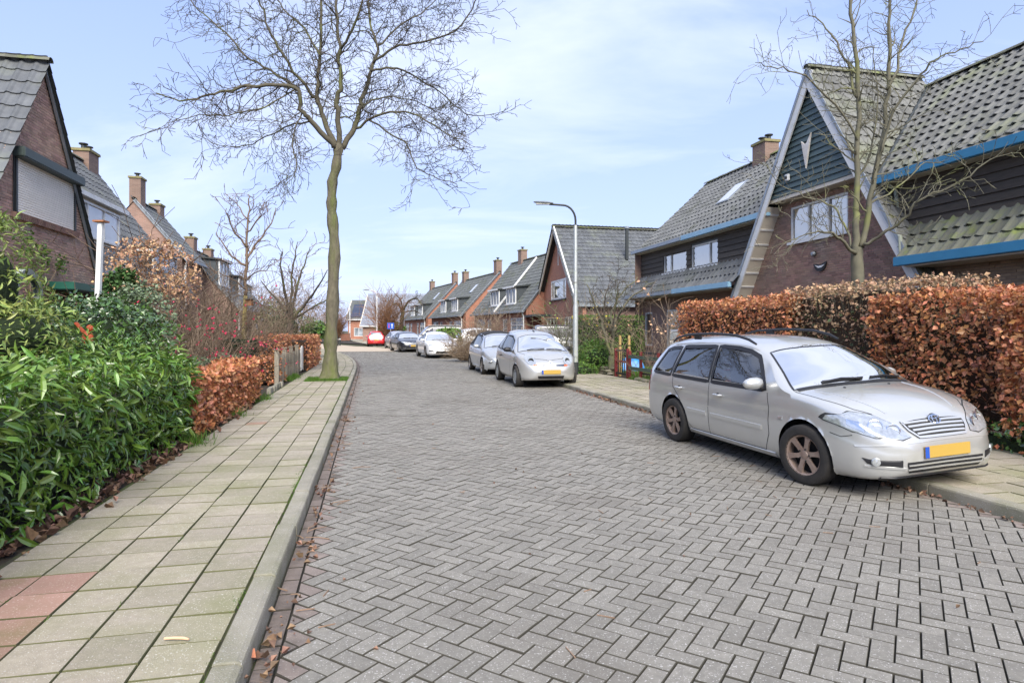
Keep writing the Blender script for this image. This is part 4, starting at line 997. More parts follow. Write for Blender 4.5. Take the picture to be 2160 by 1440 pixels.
PT = [(0, .0), (.09, .022), (.2, .032), (.31, .021), (.44, .0), (.72, -.010), (1.03, .0)]
PTV = [(x, -.04, z+.034) for x, z in PT]+[(x, 1.06, z+.004) for x, z in PT]+[(x, -.04, z+.006) for x, z in PT]
PTF = [(i, i+1, 8+i, 7+i) for i in range(6)]+[(14+i, 15+i, i+1, i) for i in range(6)]
def Fr(O, u, v):
    O, u, v = Vector(O), Vector(u).normalized(), Vector(v).normalized(); return O, u, v, u.cross(v)
def fp(F, a, b, d=0.0): return F[0]+F[1]*a+F[2]*b+F[3]*d
def roof_tiles(parent, F, poly, m, holes=(), tw=.25, tl=.34, nparts=290, rest='roof_tiles_beyond', name='roof_tile'):
    T = []; b = min(q[1] for q in poly); top = max(q[1] for q in poly)
    while b < top-.05:
        for a, e in spans(poly, min(b+tl*.5, top-.01), holes):
            n = max(1, round((e-a)/tw)); s = (e-a)/n if n > 3 else tw
            for i in range(n):
                M = TRS(fp(F, a+i*s, b+random.gauss(0, .003), random.gauss(0, .002)), F[1], F[2], F[3], (s, tl, 1)); M[:3, 0] += np.array(F[2])*random.gauss(0, .003); T.append(M)
        b += tl
    pieces(parent, name, PTV, PTF, T, m, rest, size=.3, nparts=nparts, smooth=False)
RCV = [(y, .11*math.cos(a), .10*math.sin(a)) for y in (0, 1.04) for a in np.linspace(PI*.02, PI*.98, 7)]; RCF = [(i+1, i, 7+i, 8+i) for i in range(6)]
def ridge_caps(parent, A, B, m, name='ridge_tile', n_parts=60):
    A, B = Vector(A), Vector(B); d = B-A; n = max(1, int(d.length/.40)); st = d/n; u = d.normalized(); s = u.cross(Vector((0, 0, 1))).normalized(); w_ = s.cross(u)
    T = []
    for i in range(n):
        M = np.eye(4); M[:3, 0] = np.array(st); M[:3, 1] = np.array(s); M[:3, 2] = np.array(w_); M[:3, 3] = np.array(A+st*i+w_*(.004*(i % 2))); M[2, 3] += random.gauss(0, .004); T.append(M)
    pieces(parent, name, RCV, RCF, T, m, 'ridge_tiles_beyond', size=.3, nparts=n_parts)
def brick_field(parent, F, poly, m, holes=(), nparts=290, depth=.014, bl=.21, bh=.05):
    T = []; b = min(q[1] for q in poly)+.03; top = max(q[1] for q in poly); row = 0
    while b < top-.03:
        for a, e in spans(poly, b, holes):
            x = a-(.11 if row % 2 else 0)-((a*7.3) % .03)
            while x < e-.015:
                x0, x1 = max(x, a), min(x+bl, e)
                if x1-x0 > .03: T.append(TRS(fp(F, (x0+x1)/2, b, -.004), F[1], F[2], F[3], (x1-x0, bh+random.gauss(0, .001), depth+random.gauss(0, .002))))
                x += bl+.010
        b += bh+.0125; row += 1
    pieces(parent, 'brick', BOXV, BOXF, T, m, 'bricks_beyond', size=.2, nparts=nparts)
def wall_slab(parent, F, poly, m, holes=(), thick=.22, name='wall'):
    lv = sorted(set([round(q[1], 4) for q in poly]+[h for hh in holes for h in hh[2:]])); lv = [q for q in lv if min(p[1] for p in poly) <= q <= max(p[1] for p in poly)]
    mb = MB()
    for b0, b1 in zip(lv, lv[1:]):
        if b1-b0 < .002: continue
        e = .0005; s0, s1 = spans(poly, b0+e, holes), spans(poly, b1-e, holes)
        for (a0, e0), (a1, e1_) in zip(s0, s1):
            q = [(a0, b0), (e0, b0), (e1_, b1), (a1, b1)]
            mb.add([fp(F, a, b) for a, b in q]+[fp(F, a, b, -thick) for a, b in q], [(0, 1, 2, 3), (7, 6, 5, 4), (0, 4, 5, 1), (1, 5, 6, 2), (2, 6, 7, 3), (3, 7, 4, 0)])
    return mb.build(name, m, parent)
def boards(parent, F, poly, m, h=.17, holes=(), name='board'):
    b = min(q[1] for q in poly); top = max(q[1] for q in poly)
    while b < top-.03:
        b1 = min(b+h, top-.002); s0, s1 = spans(poly, b+.004, holes), spans(poly, b1-.004, holes)
        if len(s0) != len(s1): s0 = s1 = spans(poly, (b+b1)/2, holes)
        for (a0, e0), (a1, e1_) in zip(s0, s1):
            vs = [fp(F, a0, b, .05), fp(F, e0, b, .05), fp(F, e1_, b1, .012), fp(F, a1, b1, .012), fp(F, a0, b, 0), fp(F, e0, b, 0), fp(F, e1_, b1, 0), fp(F, a1, b1, 0)]
            MB().add(vs, [(0, 1, 2, 3), (4, 5, 1, 0), (1, 5, 6, 2), (3, 2, 6, 7), (0, 3, 7, 4)]).build(name, m, parent)
        b += h
def window(parent, F, u0, u1, v0, v1, cols=(1,), frame=M_white, recess=.05, bar=.06, rows=(1,), sill=None, back=True, glass=None, curtain=None, simple=False):
    w_ = MB(); d = -recess
    def bar_(a0, a1, b0, b1, dd=0.0, t=.07):
        c = fp(F, (a0+a1)/2, (b0+b1)/2, d+dd); M = Matrix((F[1], F[2], F[3])).transposed(); w_.box(c, (a1-a0, b1-b0, t), M)
    bar_(u0, u1, v0, v0+bar); bar_(u0, u1, v1-bar, v1); bar_(u0, u0+bar, v0+bar, v1-bar); bar_(u1-bar, u1, v0+bar, v1-bar)
    def cuts(a, b, parts):
        tot = sum(parts); out = [a]; x = a
        for q in parts[:-1]: x += (b-a)*q/tot; out.append(x)
        return out+[b]
    cu, cv = cuts(u0, u1, cols), cuts(v0, v1, rows)
    for x in cu[1:-1]: bar_(x-bar*.45, x+bar*.45, v0+bar, v1-bar, -.002)
    for y in cv[1:-1]: bar_(u0+bar, u1-bar, y-bar*.4, y+bar*.4, -.004)
    o = w_.build('window', frame, parent)
    g_ = glass or M_pane
    for a, b in zip(cu, cu[1:]):
        for c, e in zip(cv, cv[1:]):
            tilt = random.gauss(0, .004)
            vs = [fp(F, a+.02, c+.02, d-.01+tilt), fp(F, b-.02, c+.02, d-.01-tilt), fp(F, b-.02, e-.02, d-.01-tilt), fp(F, a+.02, e-.02, d-.01+tilt)]
            MB().add(vs, [(0, 1, 2, 3)]).build('pane', g_, o)
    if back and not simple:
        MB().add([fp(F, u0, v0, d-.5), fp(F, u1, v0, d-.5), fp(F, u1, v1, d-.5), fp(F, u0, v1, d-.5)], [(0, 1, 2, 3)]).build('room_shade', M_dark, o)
        if curtain:
            for a, b in curtain:
                n = 14; vs = []
                for i in range(n+1):
                    x = u0+(u1-u0)*(a+(b-a)*i/n); dd = d-.10+.018*math.sin(i*2.3); vs += [fp(F, x, v0+.03, dd), fp(F, x, v1-.03, dd)]
                MB().add(vs, [(2*i, 2*i+2, 2*i+3, 2*i+1) for i in range(n)]).build('curtain', M_curtain, o, True)
    if sill is not None:
        c = fp(F, (u0+u1)/2, v0-.04, .02); M = Matrix((F[1], F[2], F[3])).transposed(); MB().box(c, (u1-u0+.12, .07, .14), M).build('sill', sill, o)
    return o
def chimney(parent, c, size, z0, z1, m, pots=2, name='chimney', cap=M_mortar):
    x, y = c
    o = MB().box((x, y, (z0+z1)/2), (size[0], size[1], z1-z0)).build(name, brick_mat('chimney brick', (.235, .15, .115), (.18, .115, .09), (.23, .19, .15)), parent)
    MB().box((x, y, z1+.05), (size[0]+.10, size[1]+.10, .10)).build('chimney_cap', pm('mossy chimney cap', (.27, .23, .10), (.16, .15, .08), 9, .95), o)
    for k in range(pots):
        yy = y+(k-(pots-1)/2)*size[1]*.5
        MB().lathe([(.09, 0), (.08, .16), (.10, .17), (.16, .20), (.16, .235), (.02, .26)], 12).build('chimney_pot', M_darkframe, o, True).location = (x, yy, z1+.10)
    return o
def gutter(parent, a, b, m, h=.16, w_=.14, name='gutter'):
    return MB().span(a, b, w_, h).build(name, m, parent, bevel=.012)

# ---------------------------------------------------------------- big house at the right: steep gable between two wings
GV, GZ, GH, GE = 3.68, 8.73, 15.21, 2.62
HR = thing('house', 'brick house with steep white edged gable clad in teal boards and two dark wings', 'house', ST(11.71, 15.21, 0), TH)
k_a = (GZ-2.7)/GV
yu, zu = Vector((0, -1, 0)), Vector((0, 0, 1))
Fg = Fr((.5, 0, 0), yu, zu)                      # gable wall, u grows towards the camera
def gable_poly(z0, off=.16): return [(-(GZ-off-z0)/k_a, z0), ((GZ-off-z0)/k_a, z0), (0, GZ-off)]
hw = (-1.38, .95, 4.14, 5.18)
brick_poly = [(-3.9, .1), (3.9, .1), ((GZ-.16-5.36)/k_a+.05, 5.36), (-(GZ-.16-5.36)/k_a-.05, 5.36)]
lowx = (GZ-.16-2.5)/k_a
brick_poly = [(-lowx, .1), (lowx, .1), (lowx, 2.5), ((GZ-.16-5.36)/k_a, 5.36), (-(GZ-.16-5.36)/k_a, 5.36), (-lowx, 2.5)]
wall_slab(HR, Fg, brick_poly, M_mortar, holes=[hw])
brick_field(HR, Fg, [(a, max(b, 1.5)) for a, b in brick_poly], M_brick_r, holes=[hw])
window(HR, Fg, *hw, cols=(1.0, 1.05, 1.0), frame=M_white, bar=.07, sill=M_white, curtain=[(0.02, .98)])
MB().box((.31, 0, 5.41), (.42, 2*(GZ-.3-5.4)/k_a, .10)).build('lintel_beam', M_cream, HR)
Fb = Fr((.13, 0, 0), yu, zu); boards(HR, Fb, gable_poly(5.47, .22), M_teal, .165)
MB().add([fp(Fb, a, b, -.02) for a, b in gable_poly(5.4, .2)], [(0, 1, 2)]).build('gable_backing', M_darkframe, HR)
for s_ in (1, -1):       # white verge boards, soffits with battens
    A, B = Vector((0, 0, GZ)), Vector((0, s_*GV*1.04, GZ-k_a*GV*1.04)); d = (B-A).normalized(); nrm = Vector((0, -d.z, d.y))*(1 if d.y*1 > 0 else -1)
    nrm = Vector((0, d.z, -d.y)) if s_ > 0 else Vector((0, -d.z, d.y))      # pointing down into the gable
    vb = MB().span(A+nrm*.13, B+nrm*.13, .28, .045, up=(1, 0, 0)).build('verge_board', M_white, HR)
    MB().span(A+nrm*.02+Vector((-.03, 0, 0)), B+nrm*.02+Vector((-.03, 0, 0)), .09, .03, up=(1, 0, 0)).build('verge_strip', M_zinc, vb)
    a0, b0 = A+nrm*.25+d*3.9, B+nrm*.25
    so = MB().add([a0+Vector((.02, 0, 0)), b0+Vector((.02, 0, 0)), b0+Vector((.5, 0, 0)), a0+Vector((.5, 0, 0))], [(0, 1, 2, 3)]).build('soffit', M_cream, HR)
    for k in range(7):
        q = a0.lerp(b0, (k+.5)/7); MB().span(q+Vector((.03, 0, 0))+nrm*.012, q+Vector((.49, 0, 0))+nrm*.012, .05, .024, up=nrm).build('soffit_batten', M_white, so)
RX, RZ, UGX, UGZ = 3.78, 8.42, .18, 5.12
k_m = (RZ-UGZ)/(RX-UGX)
sl = math.hypot(GV, GZ-2.7); vA = Vector((0, GV, GZ-2.7))/sl
zv = lambda z: (z-2.7)/(GZ-2.7)*sl            # height -> distance up the steep slope
def xval(z): return RX-(RZ-z)/k_m
polyA = [(-.03, zv(2.45)), (.5, zv(2.45)), (.5, zv(5.1)), (xval(5.2), zv(5.2)), (xval(RZ-.02), zv(RZ-.02)), (RX, zv(GZ)-.03), (-.03, zv(GZ)-.03)]
FA = Fr((0, -GV, 2.7), (1, 0, 0), (0, vA.y, vA.z)); roof_tiles(HR, FA, polyA, M_tile_a)
FA2 = Fr((0, GV, 2.7), (-1, 0, 0), (0, -vA.y, vA.z)); roof_tiles(HR, FA2, [(-a, b) for a, b in polyA], M_tile_a, nparts=30)
for F_, sg in ((FA, 1), (FA2, -1)):
    MB().add([fp(F_, sg*a, b, -.03) for a, b in polyA], [tuple(range(len(polyA)))]).build('roof_underlay', M_darkframe, HR)
ridge_caps(HR, (-.05, 0, GZ+.01), (RX, 0, GZ+.01), M_tile_m, 'ridge_tile')
# main roof over the wings
sm = Vector((RX-UGX, 0, RZ-UGZ)); ls = sm.length; sm.normalize()
Fm = Fr((UGX, 0, UGZ), (0, -1, 0), sm)        # u towards the camera
yv = lambda s: max(0, (GZ-(UGZ+s*sm.z))/k_a)  # where the steep gable roof cuts in
near = [(yv(0)-.0, 0), (9.5, 0), (9.5, ls), (yv(ls), ls)]
roof_tiles(HR, Fm, near, M_tile_a, tw=.27, tl=.36)
FY = 12.05
far = [(-FY, 0), (-yv(0), 0), (-yv(ls), ls), (-FY, ls)]
roof_tiles(HR, Fm, far, M_tile_b, holes=[(-7.5, -6.6, 2.0, 3.25)], tw=.27, tl=.34, nparts=290, rest='far_wing_tiles_beyond')
for q in (near, far): MB().add([fp(Fm, a, b, -.03) for a, b in q], [tuple(range(4))]).build('roof_underlay', M_darkframe, HR)
sb_ = Vector((-sm.x, 0, sm.z)); Fm2 = Fr((2*RX-UGX, 0, UGZ), (0, 1, 0), sb_); MB().add([fp(Fm2, a, b) for a, b in ((-9.5, 0), (FY, 0), (FY, ls), (-9.5, ls))], [(0, 1, 2, 3)]).build('rear_roof', M_tile_b, HR)
ridge_caps(HR, (RX, -9.5, RZ+.03), (RX, -.1, RZ+.03), M_tile_m); ridge_caps(HR, (RX, .1, RZ+.03), (RX, FY, RZ+.03), M_tile_m)
MB().add([(RX, FY-.02, RZ-.05), (UGX, FY-.02, UGZ-.05), (UGX, FY-.02, .1), (2*RX-UGX, FY-.02, .1), (2*RX-UGX, FY-.02, UGZ-.05)], [(0, 1, 2, 3, 4)]).build('end_gable', M_bfar2, HR)
val = [Vector((RX, -yv(ls), RZ)), Vector((UGX, -yv(0), UGZ))]
MB().tube([v_+Vector((-.02, -.02, .03)) for v_ in val], .05, 6).build('valley_gutter', M_darkframe, HR)
sk = [fp(Fm, a, b, .07) for a, b in ((-7.5, 2.0), (-6.6, 2.0), (-6.6, 3.25), (-7.5, 3.25))]
so = MB().prism([(-7.5, 2.0), (-6.6, 2.0), (-6.6, 3.25), (-7.5, 3.25)], Fm[0], Fm[1], Fm[2], Fm[3], .075).build('skylight', M_zinc, HR)
MB().add([fp(Fm, a, b, .082) for a, b in ((-7.42, 2.08), (-6.68, 2.08), (-6.68, 3.17), (-7.42, 3.17))], [(0, 1, 2, 3)]).build('skylight_pane', pm('skylight pane', (.5, .52, .54), None, rough=.05, spec=1.0), so)
chimney(HR, (RX, 7.4), (.62, .85), RZ-.5, 9.0, M_bfar2, 2)
# wings: cladding, lower tiled strip, gutters, brick below
Fc = Fr((.5, 0, 0), yu, zu)
yA = lambda z: (GZ-z)/k_a
for (u0, u1, side, boardm) in ((2.0, 9.5, 'near', M_brown), (-12.0, -2.0, 'far', M_brown)):
    holes = [(-9.75, -7.72, 3.95, 4.78), (-7.35, -5.4, 3.95, 4.82)] if side == 'far' else [(8.3, 9.2, 3.98, 4.9)]
    P = [(u0+(1.0 if side == 'near' else 0), 3.7), (u1-(1.0 if side == 'far' else 0), 3.7), (u1, 5.15), (u0, 5.15)]
    wall_slab(HR, Fc, P, M_darkframe, holes=holes, thick=.1, name='cladding_backing'); boards(HR, Fc, P, boardm, .2, holes=holes, name='cladding_board')
    MB().box((.34, -(u0+u1)/2, UGZ-.1), (.36, u1-u0, .03)).build('eaves_board', M_cream, HR)
    s0, s1 = Vector((-.22, 0, 3.12)), Vector((.50, 0, 3.98)); dl = (s1-s0); ll = dl.length
    Fs = Fr(s0, (0, -1, 0), dl)
    st = [(yA(3.12)-.1, 0), (9.5, 0), (9.5, ll), (yA(3.98)-.1, ll)] if side == 'near' else [(-12.0, 0), (-yA(3.12)+.1, 0), (-yA(3.98)+.1, ll), (-12.0, ll)]
    roof_tiles(HR, Fs, st, M_tile_m if side == 'near' else M_tile_b, tw=.27, tl=.37, nparts=120, rest='lower_tiles_beyond')
    MB().add([fp(Fs, a, b, -.03) for a, b in st], [(0, 1, 2, 3)]).build('roof_underlay', M_darkframe, HR)
    wp = [(3.5, .1), (9.5, .1), (9.5, 3.1), (3.5, 3.1)] if side == 'near' else [(-12.0, .1), (-3.6, .1), (-3.6, 3.1), (-12.0, 3.1)]
    wh = [(6.35, 8.6, 1.3, 2.42)] if side == 'near' else [(-11.75, -11.0, .85, 2.35), (-9.6, -8.4, .6, 2.4)]
    Fw = Fr((.55, 0, 0), yu, zu); wall_slab(HR, Fw, wp, M_mortar if side == 'near' else M_bfar2, holes=wh, name='lower_wall')
    if side == 'near':
        brick_field(HR, Fw, [(3.5, 1.6), (9.5, 1.6), (9.5, 3.1), (3.5, 3.1)], M_brick_y, holes=wh, nparts=200)
        w_ = window(HR, Fw, *wh[0], cols=(1, 1.4), frame=M_white)
        for k in range(12): MB().box((.68, -7.4, 1.40+k*.085), (.02, 2.1, .05)).build('blind_slat', M_white, w_)
    else:
        for q in wh: window(HR, Fw, *q, cols=(1,), rows=(2, 1) if q[1] > -10 else (1,), frame=M_white, sill=M_brick_r, curtain=[(0, 1)])
        window(HR, Fc, *holes[0], cols=(1, 2.2), frame=M_white, sill=M_white, curtain=[(.05, .95)]); window(HR, Fc, *holes[1], cols=(2.1, 1), frame=M_white, sill=M_white, curtain=[(.05, .95)])
gutter(HR, (.12, -1.95, UGZ), (.12, -9.5, UGZ), M_blue, .20); gutter(HR, (-.28, -yA(3.1)+.15, 3.06), (-.28, -9.5, 3.06), M_blue, .20)
gutter(HR, (.12, 1.9, UGZ), (.12, 7.4, UGZ), M_bluepale, .18); gutter(HR, (.10, 7.42, UGZ-.01), (.10, 12.2, UGZ-.01), M_zinc, .15)
gutter(HR, (-.28, yA(3.0)-.1, 3.04), (-.28, 7.4, 3.04), M_bluepale, .18); gutter(HR, (-.30, 7.42, 3.03), (-.30, 12.3, 3.03), M_zinc, .15)
for (a, b) in ((-9.5, -3.5), (3.7, 12.2)): MB().box((.14, (a+b)/2, 2.94), (.8, b-a, .03)).build('soffit_board', M_cream, HR)
MB().tube([(.12, -2.5, 5.05), (.44, -2.55, 4.85), (.44, -2.62, 4.1), (.10, -2.85, 3.82), (-.02, -3.15, 3.66), (-.02, -3.17, 3.3)], .045, 8).build('downpipe', pm('grey green pipe', (.36, .38, .32), (.3, .33, .24), 6, .6), HR, True)
# things fixed on the gable
orn = MB().prism([(0, -.52), (.21, .43), (.03, .19), (-.05, .17), (-.20, .30)], (0, 0, 0), (0, -1, 0), (0, 0, 1), (-1, 0, 0), .05).build('wall_ornament', pm('worn white ornament', (.7, .67, .62), (.55, .5, .44), 4, .6), None, bevel=.008)
orn.location = ST(11.71+.07, 15.21+.10, 6.52); orn.rotation_euler = (0, 0, TH); tag(orn, 'white pointed board ornament with a notched top hung on the teal boards', 'ornament')
bw = thing('wall_bird', 'black and white bird ornament on the brick gable below the window', 'ornament', ST(11.71+.46, 15.21+.05, 3.30), TH)
arc = [(.27*math.cos(a), .17+.30*math.sin(a)) for a in np.linspace(PI*1.08, PI*1.95, 9)]+[(.16, .10), (.0, .04), (-.14, .09)]
MB().prism(arc, (0, 0, 0), (0, -1, 0), (0, 0, 1), (-1, 0, 0), .03).build('bird_body', M_black, bw)
MB().prism([(-.19, .06), (-.05, -.03), (.10, -.03), (.22, .05), (.10, .03), (-.04, .02)], (-.034, 0, .0), (0, -1, 0), (0, 0, 1), (-1, 0, 0), .012).build('white_wing', M_white, bw)
sen = thing('alarm_siren', 'small white box on the teal boards left of the pointed ornament', 'alarm box', ST(11.71+.05, 15.21+.92, 5.95), TH)
MB().box((0, 0, 0), (.08, .16, .20)).build('housing', M_white, sen, bevel=.02); MB().lathe([(.05, 0), (.04, .03), (.001, .035)], 12, Matrix.Rotation(-PI/2, 3, 'Y')).build('lamp', M_darkframe, sen).location = (-.045, 0, 0)
lam = thing('wall_lamp', 'small round lamp on the brick gable above the bird ornament', 'lamp', ST(11.71+.44, 15.21+.28, 3.68), TH)
MB().lathe([(.06, 0), (.07, .03), (.05, .08), (.001, .09)], 14, Matrix.Rotation(-PI/2, 3, 'Y')).build('lamp_body', M_zinc, lam, True); MB().box((.02, 0, .02), (.06, .05, .12)).build('bracket', M_darkframe, lam)

# ---------------------------------------------------------------- brick gable house at the left
HL = thing('house', 'pink brick gable house with a closed roller shutter at the left edge', 'house', ST(-7.03, 15.72, 0), TH)
gw, gz, ge = 2.98, 7.36, 2.65; kl = (gz-ge)/gw
Fl = Fr((0, 0, 0), (0, 1, 0), (0, 0, 1))
sw = (-1.07, 1.53, 3.94, 5.22)
pl_ = [(-gw-.05, .1), (gw, .1), (gw, ge), (0, gz-.05), (-gw-.05, ge)]
dr = (.55, 1.05, .3, 2.3)
wall_slab(HL, Fl, pl_, M_mortar_l, holes=[sw])
brick_field(HL, Fl, [(a, max(b, 2.0)) for a, b in pl_], M_brick_l, holes=[(-1.10, 1.56, 3.94, 5.24)])
sh_ = MB().box((-.02, (sw[0]+sw[1])/2, (sw[2]+5.04)/2), (.03, sw[1]-sw[0], 5.04-sw[2])).build('roller_shutter', M_darkframe, HL)
for k in range(22): MB().box((.012, (sw[0]+sw[1])/2, sw[2]+.025+k*.05), (.03, sw[1]-sw[0]-.06, .044)).build('shutter_slat', M_shutter, sh_, bevel=.008, seg=1)
for y in (sw[0], sw[1]): MB().box((.02, y, 4.5), (.07, .06, 1.12)).build('guide_rail', M_darkframe, sh_)
MB().box((.11, (sw[0]+sw[1])/2, 5.14), (.24, sw[1]-sw[0]+.18, .21)).build('shutter_box', pm('dark green grey box', (.055, .075, .068), None, rough=.5), sh_, bevel=.02)
for k in range(38): MB().box((.035, sw[0]-.1+k*.0745, 3.86), (.13, .064, .12), Matrix.Rotation(.25, 3, 'Y')).build('sill_brick', M_brick_r, HL)
pipe_ = MB().tube([(.03, -1.14, 5.5), (.03, -1.16, 3.9)], .012, 5).build('cable', M_darkframe, HL)
slv = Vector((0, gw, gz-ge)); sll = slv.length; slv.normalize()
FLn = Fr((0, -gw, ge), (1, 0, 0), slv); roof_tiles(HL, FLn, [(-7, -.4), (.16, -.4), (.16, sll), (-7, sll)], M_tile_c, tw=.29, tl=.38)
FLf = Fr((0, gw, ge), (-1, 0, 0), (0, -slv.y, slv.z)); roof_tiles(HL, FLf, [(-.16, -.4), (7, -.4), (7, sll), (-.16, sll)], M_tile_c, nparts=0)
for F_, q in ((FLn, [(-7, -.4), (.14, -.4), (.14, sll), (-7, sll)]), (FLf, [(-.14, -.4), (7, -.4), (7, sll), (-.14, sll)])): MB().add([fp(F_, a, b, -.03) for a, b in q], [(0, 1, 2, 3)]).build('roof_underlay', M_darkframe, HL)
ridge_caps(HL, (-7, 0, gz+.04), (.18, 0, gz+.04), M_tile_m)
for s_ in (1,):
    MB().span((.07, 0, gz-.06), (.07, s_*gw*1.03, ge-.18), .10, .05, up=(1, 0, 0)).build('verge_board', M_zinc, HL)
MB().box((.32, 1.25, 2.52), (.66, 2.5, .17)).build('porch_fascia', M_green, HL, bevel=.015)
wn = window(HL, Fr((.02, 0, 0), (0, 1, 0), (0, 0, 1)), .3, 2.3, .9, 2.35, cols=(1, 1, .8), frame=M_white, curtain=[(.55, .8)])
# main wing of the left house: roof slope to the street with a dormer
HM = thing('house', 'row house with a grey tiled slope and white dormer just right of the shuttered gable', 'house', ST(-7.3, 18.7, 0), TH)
rz, rx_ = 8.0, -3.55; s2 = Vector((rx_, 0, rz-3.25)); l2 = s2.length; s2.normalize()
Fp = Fr((0, 0, 3.25), (0, 1, 0), s2)
dm = (.0, 4.2, 1.0, 2.5)
roof_tiles(HM, Fp, [(-.2, -.2), (9.75, -.2), (9.75, l2), (-.2, l2)], M_tile_c, holes=[dm], tw=.28, tl=.36)
MB().add([fp(Fp, a, b, -.03) for a, b in ((-.2, -.2), (9.75, -.2), (9.75, l2), (-.2, l2))], [(0, 1, 2, 3)]).build('roof_underlay', M_darkframe, HM)
ridge_caps(HM, (rx_, -.2, rz+.04), (rx_, 9.8, rz+.04), M_tile_m)
Fp2 = Fr((2*rx_, 0, 3.25), (0, -1, 0), (-s2.x, 0, s2.z)); MB().add([fp(Fp2, a, b) for a, b in ((-9.75, 0), (.2, 0), (.2, l2), (-9.75, l2))], [(0, 1, 2, 3)]).build('rear_roof', M_tile_c, HM)
Fd = Fr((-.65, 0, 0), (0, 1, 0), (0, 0, 1))
MB().box((-1.5, 2.1, 4.72), (1.66, 4.16, 1.2)).build('dormer_cheek', M_cream, HM)
window(HM, Fd, .9, 3.9, 4.2, 5.22, cols=(.6, 1, 1), frame=M_white, recess=-.03, curtain=None, back=False, glass=pm('pale pane', (.62, .64, .66), (.5, .53, .55), 2, rough=.08, spec=.9))  # the pane itself is coloured pale
MB().box((-1.35, 2.1, 5.37), (1.75, 4.6, .13)).build('dormer_roof', M_white, HM); MB().box((-1.4, 2.1, 5.45), (1.7, 4.62, .04)).build('dormer_felt', M_zinc, HM)
MB().box((-.9, 7.7, 4.42), (1.4, 3.2, .12)).build('dormer_roof', M_white, HM); MB().box((-.95, 7.7, 4.0), (1.1, 3.0, .75)).build('dormer_cheek', M_slate, HM); MB().box((-.9, 7.7, 4.50), (1.5, 3.3, .05)).build('dormer_felt', M_darkframe, HM)
window(HM, Fr((-.38, 0, 0), (0, 1, 0), (0, 0, 1)), 6.3, 9.1, 3.7, 4.34, cols=(1, 1, 1), frame=M_white, recess=-.03, back=False, glass=M_pane_far)
wall_slab(HM, Fr((-.15, 0, 0), (0, 1, 0), (0, 0, 1)), [(-.1, .1), (9.6, .1), (9.6, 3.2), (-.1, 3.2)], M_bfar2, holes=[(1.0, 3.0, .9, 2.4), (6, 8, .9, 2.4)])
for q in ((1.0, 3.0, .9, 2.4), (6, 8, .9, 2.4)): window(HM, Fr((-.15, 0, 0), (0, 1, 0), (0, 0, 1)), *q, cols=(1, 1), frame=M_white)
gutter(HM, (.1, -.2, 3.12), (.1, 9.8, 3.12), M_zinc)
MB().add([(rx_, 9.6, rz-.04), (-.15, 9.6, 3.3), (-.15, 9.6, .1), (2*rx_, 9.6, .1), (2*rx_, 9.6, 3.3)], [(0, 1, 2, 3, 4)]).build('end_gable', M_bfar2, HM)
chimney(HM, (rx_, 9.0), (.55, .9), rz-.6, rz+.42, M_bfar2, 2)

